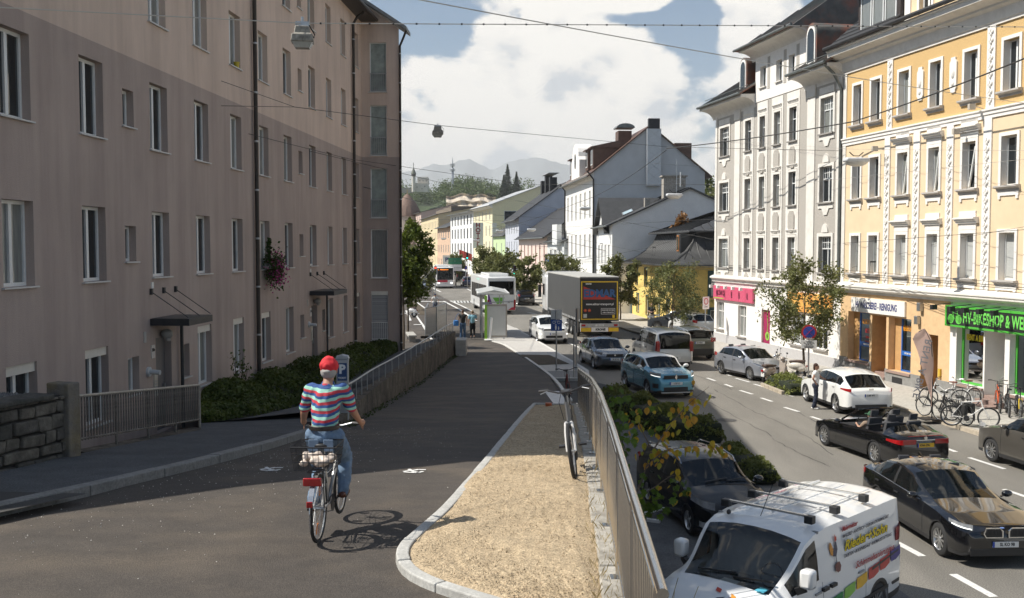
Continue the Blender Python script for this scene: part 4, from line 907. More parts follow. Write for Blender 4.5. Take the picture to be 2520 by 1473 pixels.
bx(yb_, 'attic_pilaster', STUC2, a, a + .4, -.05, 0, 15.2, 18); MB().prism([(-.7, 18.2), (-.7, 18.35), (5, 21), (5, 18.2)], 'x', a - .3, YL).build('attic_roof', BLACKROOF, yb_, smooth=False)
bx(yb_, 'chimney', M('chimney_brick', (.35, .22, .16), .9, var=.3), 1.2, 2.0, 3.2, 4, 17, 20.4)
MB().quad((0, 0, 14), (0, 10, 14), (0, 4, 19), (0, 4, 19)).build('gable_top', STUC, yb_)
MB().prism([(0, 3.8), (-.1, 3.8), (-.1, 3.9), (-.3, 4.0), (-.3, 4.07), (-.34, 4.1), (-.34, 4.15), (0, 4.3)], 'x', 0, YL).build('shop_cornice', STUC, yb_, smooth=False)
w1 = (K(2090), K(2143), .72, 2.95, .35); dA = (K(2149), K(2184), .25, 2.9, .9); w2 = (K(2190), K(2246), .62, 2.9, .35); dB = (K(2271), K(2313), .12, 2.4, .8)
wall_grid(0, K(2342), .12, 3.85, [w1, dA, w2, dB], .35).build('shop_wall', PEACH, yb_, smooth=False)
w3 = (K(2358), K(2425), .68, 2.86, .3); dC = (K(2429), K(2478), .3, 2.86, 1.0); w4 = (K(2490), K(2600), .68, 2.86, .3)
wall_grid(K(2342), YL, .12, 3.85, [w3, dC, w4], .3).build('bike_shop_wall', STUC2, yb_, smooth=False)
for x0, x1, h in ((0, w1[0], .8), (w1[0], w1[1], .7), (w1[1], dA[0], .8), (dA[1], w2[0], .65), (w2[0], w2[1], .6), (w2[1], dB[0], .65), (dB[1], K(2342), .65), (K(2342), w3[1], .6), (w3[1], dC[0], .6), (dC[1], YL, .6)):
 if x1 - x0 > .02: bx(yb_, 'plinth', PLINTH, x0, x1, -.04, 0, -.1, h)
BLUEF = M('blue_shop_frame', (.02, .12, .42), .4, var=.05); GREENF = M('green_shop_frame', (.08, .42, .05), .4, var=.05)
def shopwin(o, y, m, style='one', fw=.07):
 w = window(yb_, o[0] + (.5 if m is BLUEF else 0), o[1], o[2], o[3], y, style, SHOPGLASS, None, frame=m, fw=fw); return w
GRAN = M('red_granite', (.3, .21, .18), .6, var=.3, scale=30)
INT = M('shop_interior', (.1, .09, .08), .9, var=.3, scale=2)
for o in (w1, w2, w3, w4): bx(yb_, 'shop_back_wall', INT, o[0] - .3, o[1] + .3, 1.6, 1.65, .1, 3.2); bx(yb_, 'window_ledge', GRAN, o[0] - .06, o[1] + .06, -.1, .3, o[2] - .1, o[2] - .002, .01); bx(yb_, 'shop_floor', INT, o[0] - .3, o[1] + .3, .42, 1.6, .3, .35)
ORGL = M('orange_window_letter', (.75, .3, .02), .5); REDL = M('red_window_letter', (.65, .03, .02), .5); YLL = M('yellow_window_letter', (.8, .62, .02), .5)
for k, o in enumerate((w1, w2)):
 w = shopwin(o, .3, BLUEF); W_ = o[1] - o[0] - .5; hh = o[3] - o[2]
 text('NEUERÖFFNUNG', .3, ORGL, w, (W_ / 2, .02, hh - .45), sx=.42, bold=.008)
 bx(w, 'blue_band', BLUEF, .02, W_ - .02, -.01, .0, hh * .3, hh * .3 + .2); text('WÄSCHEREI · REINIGUNG', .1, WHITE, w, (W_ / 2, -.014, hh * .3 + .1), sx=.55, bold=.002)
 if k == 0:
  for s_, z, q in (('AKTION', hh - .85, .3), ('Teppichreinigung', hh - 1.12, .15), ('€ 13,90 pro m²', hh - 1.36, .18)): text(s_, q, REDL, w, (W_ * .55, .02, z), sx=.5, bold=.006)
 bx(yb_, 'orange_reveal', ORNG, o[0], o[0] + .5, .3, .34, o[2], o[3])
for o in (dA, dB):
 bx(yb_, 'recess_wall', ORNG, o[0] + .001, o[1] - .001, o[4] - .02, o[4] + .02, o[2] - .3, o[3])
 MB().quad((o[1] - .004, 0, o[2]), (o[1] - .004, o[4], o[2]), (o[1] - .004, o[4], o[3]), (o[1] - .004, 0, o[3])).quad((o[0] + .004, 0, o[2]), (o[0] + .004, o[4], o[2]), (o[0] + .004, o[4], o[3]), (o[0] + .004, 0, o[3])).build('recess_side', ORNG, yb_)
bx(yb_, 'letterbox', DARKMETAL, dA[0] + .35, dA[0] + .75, .74, .86, 1.3, 1.78, .02); bx(yb_, 'intercom', STEEL, dB[0] + .25, dB[1] - .2, .7, .78, 1.1, 1.6)
for q in range(3): bx(yb_, 'doorstep', GRAN, dA[0] - .02, dA[1] + .02, -.35 + q * .25, .0 + q * .25 + .24, -.05, .12 + q * .14, .01)
w = shopwin(w3, .24, GREENF, fw=.09); text('RENT A BIKE', .32, YLL, w, ((w3[1] - w3[0]) / 2, .02, w3[3] - w3[2] - .4), sx=.62, bold=.008)
w = shopwin(w4, .24, GREENF, fw=.09)
MB().quad((dC[1] - .01, 0, .3), (dC[1] - .01, 1, .3), (dC[1] - .01, 1, 2.8), (dC[1] - .01, 0, 2.8)).build('recess_side', STUC2, yb_); bx(yb_, 'shop_door', M('pale_door', (.6, .6, .6), .6), dC[0], dC[1], .98, 1.02, .3, 2.86)
for q in range(3): bx(yb_, 'doorstep', GRAN, dC[0] - .1, dC[1] + .1, -.6 + q * .3, -.3 + q * .3, -.05, .2 + q * .13, .01)
MB().tube([(dC[0] + .1, .55, 1.0), (dC[0] + .8, .75, 1.55), (dC[0] + 1.1, .8, 1.57)], .022, 8).build('handrail', STEEL, yb_)
bx(yb_, 'cellar_vent', DARKMETAL, K(2203), K(2228), -.05, -.03, .05, .38); bx(yb_, 'fuse_box', M('yellow_box', (.6, .4, .05), .5), K(2318), K(2323), -.08, 0, .75, 1.1)
for px, z in ((2262, 2.75), (2268, 3.3)): bx(yb_, 'wall_lamp', STEEL, K(px), K(px) + .2, -.2, 0, z, z + .35, .03)
s1 = bx(yb_, 'laundry_sign', WHITE, K(2101), K(2233), -.09, 0, 2.98, 3.62, .005)
text('HV WÄSCHEREI - REINIGUNG', .42, M('navy_letter', (.02, .03, .16), .5), s1, ((K(2101) + K(2233)) / 2 - .1, -.094, 3.29), sx=.6, bold=.012)
a, b = K(2342), YL; s2 = bx(yb_, 'bike_shop_sign', M('sign_black', (.025, .027, .026), .4), a, b, -.2, -.05, 2.9, 3.62)
for q in ((a, b, 2.86, 2.93), (a, b, 3.58, 3.66), (a - .03, a + .06, 2.86, 3.66)): bx(s2, 'green_border', GREENF, q[0], q[1], -.22, -.04, q[2], q[3])
GL_ = M('green_letter', (.16, .62, .1), .5)
text('HV-BIKESHOP & WERKSTATT', .62, GL_, s2, (a + 1.05, -.205, 3.24), sx=.6, bold=.016, align='LEFT')
mb = MB(); cx1, cx2, cz = a + .32, a + .8, 3.15
for cx in (cx1, cx2): mb.lathe([(.15, -.21), (.15, -.205), (.18, -.205), (.18, -.21), (.15, -.21)], 18, (cx, 0, cz), 'y')
for p, q in (((cx1, cz), (cx1 + .14, cz + .24)), ((cx1 + .14, cz + .24), (cx2 - .08, cz + .22)), ((cx1 + .2, cz - .02), (cx2 - .08, cz + .22)), ((cx1 + .12, cz + .3), (cx1 + .22, cz - .02)), ((cx1, cz), (cx1 + .22, cz - .02)), ((cx2, cz), (cx2 - .1, cz + .32)), ((cx2 - .1, cz + .32), (cx2 - .02, cz + .34)), ((cx1 + .06, cz + .3), (cx1 + .18, cz + .3))): mb.bar((p[0], -.208, p[1]), (q[0], -.208, q[1]), .025, .006)
mb.build('bicycle_logo', GL_, s2, smooth=False)
for px in (2350, 2395, 2430, 2468, 2505):
 x = K(px); MB().bar((x, -.05, 3.75), (x - .1, -.75, 3.68), .025).box(x - .2, x - .02, -.9, -.7, 3.5, 3.68).build('spotlight', DARKMETAL, s2, smooth=False)
for k, px in enumerate((2172, 2372, 2410)):   # little wall lamps and brackets
 x = K(px); z = (10.1, 10.2, 11.0)[k]; MB().bar((x, 0, z), (x, -.45, z + .1), .03).box(x - .06, x + .06, -.6, -.35, z - .05, z + .16).build('wall_bracket', M('pale_bracket', (.5, .45, .38), .6), yb_, smooth=False)
# == FURTHER HOUSES
def house(name, label, A, B, depth, eave, ridge, wall, roof, rows=(), ncol=4, ww=.9, frame=None, base=-.1, over=.35, ridge_at=.5, style='two', surr=None, pane=None, gable_rows=(), gwall=None, group='houses along the far street', fd=.12, x_margin=.8, open_gable=True):
 A = Vector((A[0], A[1], 0)); B = Vector((B[0], B[1], 0)); d = B - A; L_ = d.length
 r = thing(name, label, 'building', A, math.atan2(d.y, d.x), group)
 ops = [(x_margin + (L_ - 2 * x_margin) * (k + .5) / ncol - ww / 2, x_margin + (L_ - 2 * x_margin) * (k + .5) / ncol + ww / 2, a, b) for a, b in rows for k in range(ncol)]
 wall_grid(0, L_, base, eave, ops, fd).build('wall', wall, r, smooth=False)
 for o in ops:
  window(r, *o, fd - .06, style, pane or random.choice([PANE, PANE, PANE_CURTAIN]), None, frame=frame, fw=.07)
  if surr: surround(r, *o, surr, .12, .04)
 rd = depth * ridge_at; gw = gwall or wall; mb = MB()
 mb.add([(L_, 0, base), (L_, depth, base), (L_, depth, eave), (L_, rd, ridge), (L_, 0, eave)], [(0, 1, 2, 3, 4)]); mb.build('gable_wall', gw, r, smooth=False)
 MB().add([(0, 0, base), (0, depth, base), (0, depth, eave), (0, rd, ridge), (0, 0, eave)], [(0, 1, 2, 3, 4)]).build('far_gable_wall', gw, r, smooth=False)
 MB().quad((0, depth, base), (L_, depth, base), (L_, depth, eave), (0, depth, eave)).build('rear_wall', gw, r)
 s1 = (ridge - eave) / rd; s2 = (ridge - eave) / (depth - rd); t = .14; o = over
 rf = MB().prism([(-o, eave - o * s1), (-o, eave - o * s1 + t), (rd, ridge + t), (depth + o, eave - o * s2 + t), (depth + o, eave - o * s2), (rd, ridge)], 'x', -.2, L_ + .22).build('roof', roof, r, smooth=False)
 MB().tube([(-.2, -o - .05, eave - o * s1 + .08), (L_ + .2, -o - .05, eave - o * s1 + .08)], .08, 6).build('gutter', ZINC, r)
 for (y0, y1, z0, z1) in gable_rows:
  f = MB().box(L_, L_ + .03, y0, y1, z0, z1).build('gable_window', frame or PVC, r, smooth=False); MB().box(L_ + .03, L_ + .035, y0 + .08, y1 - .08, z0 + .08, z1 - .08).build('pane', PANE, f, smooth=False)
 r['_L'] = L_; return r
def XY(px, Y): return ((px - CX) / F * Y, Y)
PINKW = M('salmon_render', (.68, .55, .49), .9, var=.06); BEIGE = M('beige_render', (.55, .49, .42), .9, var=.06, bump=.2, bscale=5)
WHITEW = M('white_render', (.74, .73, .71), .85, var=.05, scale=1.5, bump=.4, bscale=2.5)
GREYW = M('grey_gable_render', (.50, .51, .52), .9, var=.07, scale=.8, bump=.5, bscale=3)
BLUEW = M('bluegrey_render', (.5, .52, .58), .9, var=.06, scale=.6, bump=.3, bscale=2)
YELW = M('yellow_house_render', (.74, .54, .17), .95, var=.12, scale=5, bump=.8, bscale=9)
PALEY = M('hotel_yellow', (.72, .66, .46), .9, var=.06); LIME = M('lime_render', (.5, .62, .36), .9, var=.05)
DKROOF = M('grey_seam_roof', (.075, .075, .075), .5, .35, var=.2, scale=1.5); BROWNR = M('brown_sheet_roof', (.13, .075, .055), .5, .3, var=.2, scale=2); LTROOF = M('light_sheet_roof', (.5, .5, .5), .45, .4, var=.1, scale=.6)
GRNF = M('dark_green_frame', (.03, .075, .075), .5, var=.1)
A = XY(1549, 88.0); B = XY(1662, 71.5); d = Vector((B[0] - A[0], B[1] - A[1], 0)); L_ = d.length; D_ = 15
yh = thing('yellow_house', 'low bright yellow house with dark bell shaped seam roof', 'building', (A[0], A[1], 0), math.atan2(d.y, d.x))
up = [(L_ * .16, L_ * .16 + .9, 2.75, 4.15), (L_ * .38, L_ * .38 + .9, 2.75, 4.15), (L_ * .62, L_ * .62 + 1.0, 2.75, 4.15), (L_ * .84, L_ * .84 + .9, 2.75, 4.15)]
lo_ = [(L_ * .2, L_ * .2 + .8, .45, 1.95), (L_ * .42, L_ * .42 + .8, .45, 1.95), (L_ * .66, L_ * .66 + .8, .4, 1.95), (L_ * .85, L_ * .85 + .8, .4, 1.95)]
wall_grid(0, L_, -.1, 4.7, up + lo_, .15).build('wall', YELW, yh, smooth=False)
for o in up + lo_: window(yh, *o, .09, 'two', PANE_CURTAIN if o[2] < 1 else PANE, GRNF, fw=.06, sill_d=.16, frame=PVC if o[2] < 1 else M('brown_frame', (.12, .07, .05), .5)); surround(yh, *o, GRNF, .1, .04)
e = Matrix.Rotation(R(90), 4, 'Z')
sw_ = [(2.6, 4.7, 2.3, 4.0), (2.6, 5.2, .15, 1.35)]
es = wall_grid(0, D_, -.1, 4.7, sw_, .15).build('end_wall', YELW, yh, loc=(L_, 0, 0), rot=(0, 0, R(90)), smooth=False)
for o, pn in zip(sw_, (PANE_BLIND, PANE)): window(es, *o, .08, 'two' if o[2] < 1 else 'one', pn, GRNF, frame=PVC if o[2] < 1 else GRNF, sill_d=.14); surround(es, *o, GRNF, .22, .05)
for q, (y0, h_) in enumerate(((.1, .6), (1.7, .5))): pass
bx(yh, 'door_strip', GRNF, L_ * .045, L_ * .045 + .6, -.02, .0, .1, 2.2)
MB().tube([(L_ - .05, -.08, .1), (L_ - .05, -.08, 4.4)], .06, 8).build('drainpipe', M('rust_pipe', (.2, .09, .05), .6), yh)
rings = [(-.85, 4.55), (-.85, 4.65), (.25, 5.0), (1.2, 5.6), (1.75, 6.3), (2.0, 7.0)]
def ring(i, z): return [(i, i, z), (L_ - i, i, z), (L_ - i, D_ - i, z), (i, D_ - i, z)]
mb = MB()
for i, z in rings: mb.v += ring(i, z)
for k in range(len(rings) - 1):
 for q in range(4): mb.f.append((k * 4 + q, k * 4 + (q + 1) % 4, k * 4 + 4 + (q + 1) % 4, k * 4 + 4 + q))
mb.f.append((3, 2, 1, 0)); rfy = mb.build('roof', DKROOF, yh, ang=60)
mb = MB(); i = 1.35; hi = L_ / 2; mb.v += ring(i, 7.0) + ring(i, 7.12) + [(hi, hi, 9.3), (hi, D_ - hi, 9.3)]
mb.f += [(3, 2, 1, 0), (0, 1, 5, 4), (1, 2, 6, 5), (2, 3, 7, 6), (3, 0, 4, 7), (4, 5, 8), (5, 6, 9, 8), (6, 7, 9), (7, 4, 8, 9)]; mb.build('upper_roof', DKROOF, rfy, smooth=False)
SEAM = M('roof_seam_dark', (.05, .05, .05), .5, .4)
for k in range(30):
 x = -.6 + (L_ + 1.2) * k / 29
 pts = [(min(max(x, i), L_ - i), i, z + .02) for i, z in rings[1:]]; MB().tube(pts, .025, 4).build('roof_seam', SEAM, rfy)
for k in range(26):
 y = -.6 + (D_ + 1.2) * k / 25; pts = [(L_ - i, min(max(y, i), D_ - i), z + .02) for i, z in rings[1:]]; MB().tube(pts, .025, 4).build('roof_seam', SEAM, rfy)
for k in range(16):
 x = 1.35 + (L_ - 2.7) * (k + .5) / 16; t = 1 - abs(x - hi) / (hi - 1.35); MB().bar((x, 1.38, 7.14), (x, 1.35 + (hi - 1.35) * t, 7.12 + 2.18 * t + .03), .04, .05).build('roof_seam', SEAM, rfy)
 y = 1.35 + (D_ - 2.7) * (k + .5) / 16; t = min(1, (y - 1.35) / (hi - 1.35), (D_ - 1.35 - y) / (hi - 1.35)); MB().bar((L_ - 1.38, y, 7.14), (L_ - 1.35 - (hi - 1.35) * t, y, 7.12 + 2.18 * t + .03), .04, .05).build('roof_seam', SEAM, rfy)
dmw = MB().box(L_ * .8, L_ * .8 + 1.1, .9, 2.4, 5.4, 6.9).build('dormer', DKROOF, rfy, smooth=False); MB().box(L_ * .8 + .25, L_ * .8 + .85, .84, .9, 5.6, 6.8).build('dormer_window', M('orange_wood', (.35, .14, .04), .6), dmw, smooth=False); MB().box(L_ * .8 + .35, L_ * .8 + .75, .83, .84, 5.7, 6.7).build('pane', PANE, dmw, smooth=False)
wh = house('white_house', 'white rendered house with grey seam roof and plain gable wall', XY(1468, 98), XY(1506, 87), 13.6, 7.9, 11.0, WHITEW, DKROOF, [(1.2, 2.9), (4.4, 6.1)], 4, .8, surr=WHITEW, over=.5, style='cross', group=None)
WL = wh['_L']; mb = MB(); x0, x1, xm = WL * .12, WL * .8, WL * .46
mb.add([(x0, -.06, 7.5), (x1, -.06, 7.5), (xm, -.06, 10.2), (x0, 3, 7.5), (x1, 3, 7.5)], [(0, 1, 2)]); gbl = mb.build('front_gable', WHITEW, wh, smooth=False)
MB().add([(x0 - .5, -.5, 7.1), (xm, -.5, 10.35), (x1 + .5, -.5, 7.1), (x0 - .5, 4, 7.1), (xm, 5.2, 10.35), (x1 + .5, 4, 7.1), (x0 - .5, -.5, 7.25), (xm, -.5, 10.5), (x1 + .5, -.5, 7.25), (x0 - .5, 4, 7.25), (xm, 5.2, 10.5), (x1 + .5, 4, 7.25)], [(6, 7, 10, 9), (7, 8, 11, 10), (0, 1, 7, 6), (1, 2, 8, 7), (0, 3, 4, 1), (1, 4, 5, 2), (2, 5, 11, 8)]).build('front_gable_roof', DKROOF, wh, smooth=False)
sk = MB().box(-.4, .4, -.5, .5, 0, .1).build('skylight', STEEL, wh, loc=(WL * .68, 1.9, 9.02), rot=(R(24), R(18), 0)); MB().box(-.32, .32, -.42, .42, .1, .11).build('pane', M('sky_pane', (.35, .45, .5), .05), sk)
for k in range(2): bx(gbl, 'gable_window', PANE, xm - .7 + k * .8, xm - .2 + k * .8, -.09, -.06, 8.0, 9.2)
for k in range(14):
 x = WL * (k + .5) / 14; MB().bar((x, 3.5, 9.6), (x, 6.78, 11.16), .03, .06).build('roof_seam', SEAM, wh)
CHB = M('chimney_stone', (.34, .31, .27), .9, var=.35, scale=9, bump=.5)
ch = bx(wh, 'chimney', CHB, WL - 3.2, WL - 2.2, 4.9, 6.9, 9.6, 12.2, .03); bx(ch, 'chimney_cap', CHB, WL - 3.35, WL - 2.05, 4.75, 7.05, 12.2, 12.32); bx(wh, 'chimney', CHB, WL - 2.6, WL - 2.1, 3.2, 3.7, 9, 10.3, .02)
an = thing('roof_antenna', 'roof aerial with long yagi bars on the stone chimney', 'antenna', at(1665, 440, 84)); AX = STEEL
MB().cyl((0, 0, -1.4), (0, 0, 1.6), .03, n=6).build('mast', AX, an); MB().bar((-1.9, 0, 1.25), (1.9, 0, 1.0), .05).build('boom', AX, an)
for k in range(9): MB().bar((-1.8 + k * .42, -.3, 1.27 - k * .028), (-1.8 + k * .42, .3, 1.27 - k * .028), .03).build('element', AX, an)
MB().bar((-.9, 0, .35), (.6, 0, .3), .05).bar((0, 0, 0), (1, 0, -.05), .05).build('second_boom', AX, an); MB().cyl((.32, 0, -.7), (.32, 0, .55), .05, n=8).build('rod_aerial', WHITE, an)
tg = house('gabled_house', 'tall white fronted house with bare grey gable and brown roof', XY(1391, 119), XY(1461, 99), 11.2, 13.4, 17.9, WHITEW, BROWNR, [(1.2, 3.0), (4.9, 7.2), (8.9, 11.6)], 6, .75, surr=STUC, over=.7, ridge_at=.5, gwall=GREYW, group=None, pane=PANE_CURTAIN)
TL = tg['_L']
sh = bx(tg, 'flue_shaft', M('flue_sheet', (.52, .54, .56), .5, .3, var=.06), TL, TL + .55, 5.2, 6.6, 12.0, 17.6); bx(sh, 'flue_grille', DARKMETAL, TL + .0, TL + .58, 5.35, 6.45, 17.6, 18.6)
for k in range(5):
 z = 12.4 + k * 1.05
 for s_ in (0, 1): MB().bar((TL + .56, 5.3 if s_ else 6.5, z), (TL + .56, 6.5 if s_ else 5.3, z + .95), .03, .02).build('cross_brace', STEEL, sh)
cb = bx(tg, 'chimney', BROWNR, TL * .72, TL * .72 + 1.6, 3.2, 4.6, 15, 17.9); n = 8
MB().prism([(3.0 + .95 * (1 - math.cos(math.pi * k / n)), 18.2 + .45 * math.sin(math.pi * k / n)) for k in range(n + 1)], 'x', TL * .72 - .2, TL * .72 + 1.8).build('chimney_hood', ZINC, cb)
P = [(TL * .36, 13.0), (TL * .64, 13.0), (TL * .64, 15.2)] + [(TL * .5 + TL * .11 * math.cos(math.pi * k / 10), 15.6 + 1.5 * math.sin(math.pi * k / 10)) for k in range(11)] + [(TL * .36, 15.2)]
cg = MB().prism(P, 'y', -.35, 1.2).build('curved_gable', STUC2, tg, smooth=False); n = 14
MB().prism([(TL * .5 + .45 * math.cos(6.283 * k / n), 15.2 + .8 * math.sin(6.283 * k / n)) for k in range(n)], 'y', -.42, -.35).build('oval_window', PANE, cg, smooth=False)
for x in (TL * .12, TL * .68, TL * .84):
 dmr = bx(tg, 'dormer', BROWNR, x, x + 1.5, .2, 4, 13.9, 15.9); MB().prism([(-.1, 15.9), (-.1, 16.0), (4, 16.9), (4, 15.9)], 'x', x - .2, x + 1.7).build('dormer_roof', BROWNR, dmr, smooth=False); bx(dmr, 'dormer_window', PVC, x + .25, x + 1.25, .14, .2, 14.2, 15.7); bx(dmr, 'pane', PANE, x + .35, x + 1.15, .12, .14, 14.3, 15.6)
bx(tg, 'rear_dormer', BROWNR, TL - 6, TL - .3, 8.2, 9.9, 14.2, 16.3); MB().tube([(TL + .1, -.08, 1), (TL + .1, -.08, 12.6), (TL + .1, -.7, 13.4)], .08, 8).build('drainpipe', DRN, tg)
MB().tube([(.1, -.08, 1), (.1, -.08, 12.6), (.1, -.7, 13.4)], .08, 8).build('drainpipe', DRN, tg); cove_ = MB().prism([(0, 12.6), (-.2, 12.8), (-.5, 13.3), (0, 13.4)], 'x', 0, TL).build('eaves', STUC, tg, smooth=False)
b4 = house('salmon_house', 'salmon fronted low house with beige gable and dark tiled roof', XY(1277, 150), XY(1347, 124), 12, 7.4, 11.6, PINKW, BLACKROOF, [(.8, 2.2), (3.6, 6.2)], 7, .8, frame=M('red_brown_frame', (.3, .1, .06), .6), gwall=BEIGE, over=.6, group=None)
b4b = house('grey_shop_house', 'small pale grey house with oriel beside the salmon house', XY(1347, 124), XY(1388, 117), 9, 6.6, 8.5, M('pale_grey_render', (.6, .62, .62), .9), DKROOF, [(3.4, 5.6), (.5, 2.4)], 3, .8, group=None, surr=STUC)
bx(b4b, 'oriel', PVC, 4.2, 6.2, -.6, 0, 6.2, 8.6)
b5 = house('bluegrey_house', 'blue grey house with tall plain gable and steep dark roof', XY(1244, 168), XY(1277, 150), 17, 10.4, 15.6, BLUEW, BLACKROOF, [(1, 3), (4.6, 6.8), (8, 9.9)], 5, .9, over=.7, ridge_at=.42, group=None)
for k in range(3): bx(b5, 'roof_chimney', BLACKROOF, 3 + k * 4.5, 4.2 + k * 4.5, 5.5, 6.6, 14.5, 16.8 + .5 * (k == 1))
bx(b5, 'chimney_cap', LTROOF, 6.5, 13.5, 5.2, 6.9, 17.4, 17.5)
b6 = house('green_house', 'narrow lime green house with dark gabled roof', XY(1214, 181), XY(1243, 170), 10, 8.0, 11.2, LIME, DKROOF, [(4.6, 6.6)], 2, .7, group=None)
b7 = house('hotel', 'pale yellow hotel with light sheet roof and vertical sign', XY(1166, 207), XY(1212, 186), 18, 13.9, 17.3, PALEY, LTROOF, [(.5, 3.2), (5, 7), (8, 10), (11, 13)], 5, .9, over=1.1, group=None, gable_rows=[(2.2, 4.6, 10.2, 12.7)])
HL = b7['_L']
for k in range(10): bx(b7, 'quoin', WHITEW, HL - .1, HL + .06, -.05, (1.2, .8)[k % 2], 1 + k * .95, 1.85 + k * .95)
MB().prism([(0, 13.2), (-.6, 13.6), (-.6, 13.9), (0, 14.0)], 'x', 0, HL).build('cornice', WHITEW, b7, smooth=False)
hs = thing('hotel_sign', 'tall vertical white sign with red letters HOTEL', 'sign', at(1176.5, 580, 184), 0)
MB().box(-.95, .95, 0, .25, -2.35, 2.35).build('panel', M('sign_cream', (.75, .73, .66), .5), hs, smooth=False)
for k, c in enumerate('HOTEL'): text(c, 1.15, M('dark_red_letter', (.25, .02, .02), .5), hs, (0, -.02, 1.85 - k * .93), bold=.04, name='letter')
b8 = house('white_office', 'white modern office block with ribbon windows', XY(1109, 240), XY(1165, 209), 16, 13.4, 14.3, M('office_white', (.74, .74, .73), .8, var=.03), LTROOF, [(4.5, 6.8), (7.8, 10), (10.8, 12.9)], 7, 1.5, frame=M('grey_frame', (.12, .12, .13), .5), over=.9, group=None, ridge_at=.6)
for k in range(8): bx(b8, 'pillar', WHITEW, .4 + k * (b8['_L'] - .8) / 7 - .2, .4 + k * (b8['_L'] - .8) / 7 + .2, -.12, 0, .1, 3.8)
b9 = house('brick_house', 'orange brick and cream corner house', XY(1077, 262), XY(1108, 241), 14, 11.0, 14, M('orange_brick', (.6, .42, .3), .9, var=.2, scale=4), DKROOF, [(1, 3), (4.5, 6.5), (8, 10)], 5, 1.2, frame=WHITE, over=.8, group=None)
b10 = house('cream_block', 'long cream apartment block at the end of the street', XY(1037, 318), XY(1079, 264), 20, 14.6, 16.6, M('cream_block_render', (.68, .56, .36), .9, var=.05), DKROOF, [(1.5, 3.5), (4.7, 6.6), (7.9, 9.8), (11.1, 13)], 12, 1.1, over=.6, group=None)
bx(b10, 'penthouse', M('brown_cladding', (.2, .16, .12), .8), 8, 50, 4, 14, 15, 17.0)
b11 = house('pink_block', 'pale pink far block beside the domed church', XY(1004, 372), XY(1037, 322), 20, 17.2, 19.6, M('pale_pink_render', (.6, .46, .4), .9, var=.05), DKROOF, [(4, 7), (9, 12), (13.5, 16)], 7, 1.4, over=.6, group=None)
ck = thing('church', 'far church with broad conical brown roof', 'church', at(1003, 609, 345)); MB().cyl((0, 0, -5.9), (0, 0, 11), 4.6, n=16).build('drum', M('church_wall', (.5, .42, .36), .9), ck)
MB().lathe([(5.0, 10.6), (4.7, 12), (3.2, 15), (1.2, 17.6), (0.05, 18.6)], 16).build('roof', M('brown_shingles', (.2, .13, .1), .8, var=.25, scale=3), ck, ang=20); MB().cyl((0, 0, 18.4), (0, 0, 20), .08).build('finial', M('gold', (.5, .35, .1), .4, .8), ck)
ps = thing('driving_school_sign', 'dark projecting sign with white lettering and blue L square', 'sign', at(1365, 638, 116), 0)
MB().box(-1.13, 1.13, 0, .2, -.55, .55).build('panel', M('sign_anthracite', (.025, .026, .028), .4), ps, smooth=False)
text('preuner', .62, WHITE, ps, (0, -.01, .22), bold=.03, sx=.82); MB().box(-1.05, -.68, -.02, 0, -.48, -.1).build('blue_square', M('l_blue', (.02, .16, .5), .4), ps, smooth=False)
text('L', .34, WHITE, ps, (-.86, -.03, -.29), bold=.015); text('Fahrschule', .26, WHITE, ps, (.22, -.01, -.29), bold=.006, sx=.9)
bs = thing('bakery_sign', 'white oval hanging sign on the salmon house', 'sign', at(1329, 672, 123)); n = 20
MB().prism([(.75 * math.cos(6.283 * k / n), .5 * math.sin(6.283 * k / n)) for k in range(n)], 'y', 0, .08).build('panel', WHITE, bs, smooth=False); text('WEIN', .34, DARKMETAL, bs, (0, -.01, .05)); MB().lathe([(.01, 0), (.32, 0), (.32, .08)], 16, (0, 0, -1.0), 'y').build('clock', WHITE, bs)
# == HILL, CASTLE, MOUNTAINS
ROCK = M('pale_cliff_rock', (.55, .47, .38), .95, var=.35, scale=.12, bump=1, bscale=.5, detail=9, stretch=(1, 1, 2.5), dirt=(.12, .13, .06), dirt_scale=.06)
HILLG = M('hill_undergrowth', (.045, .07, .02), .95, var=.35, scale=.05)
def hillz(px, Y):
 c = float(np.interp(px, [600, 900, 985, 1010, 1060, 1110, 1160, 1210, 1260, 1330, 1500, 1700, 1900, 2300], [20, 40, 52, 50, 46, 55, 57, 52, 54, 52, 46, 44, 36, 15]))
 return c * float(np.interp(Y, [480, 620, 760, 840, 950, 1300, 1700], [0, .2, .45, .78, 1, .9, 0]))
mb = MB(); PX = np.linspace(500, 2300, 70); HY = [480, 550, 620, 700, 760, 800, 840, 890, 950, 1100, 1300, 1700]
for Y in HY:
 for px in PX: x = (px - CX) / F * Y; mb.v.append((x, Y, hillz(px, Y) - .3 + 1.2 * math.sin(x * .09 + Y * .05)))
for i in range(len(HY) - 1):
 for k in range(len(PX) - 1): a = i * len(PX) + k; mb.f.append((a, a + 1, a + len(PX) + 1, a + len(PX)))
setting(mb.build('hill', HILLG, recalc=False, ang=180), 'wooded hill behind the town')
def cliff():
 mb = MB(); nx, nz = 34, 12
 for j in range(nz + 1):
  for i in range(nx + 1):
   px = 1098 + 122 * i / nx; t = j / nz; top = 477 + 3 * math.sin(i * .45) + 12 * abs(i / nx - .45); bot = 545
   py = bot + (top - bot) * t; Y = 770 + 30 * t + 3 * math.sin(j * 1.9) + 2 * math.sin(i * .9 + j) + random.uniform(-1, 1); mb.v.append(tuple(at(px, py, Y)))
 for j in range(nz):
  for i in range(nx): a = j * (nx + 1) + i; mb.f.append((a, a + 1, a + nx + 2, a + nx + 1))
 setting(mb.build('cliff', ROCK, recalc=False, ang=25), 'pale bare rock face below the wood')
cliff()
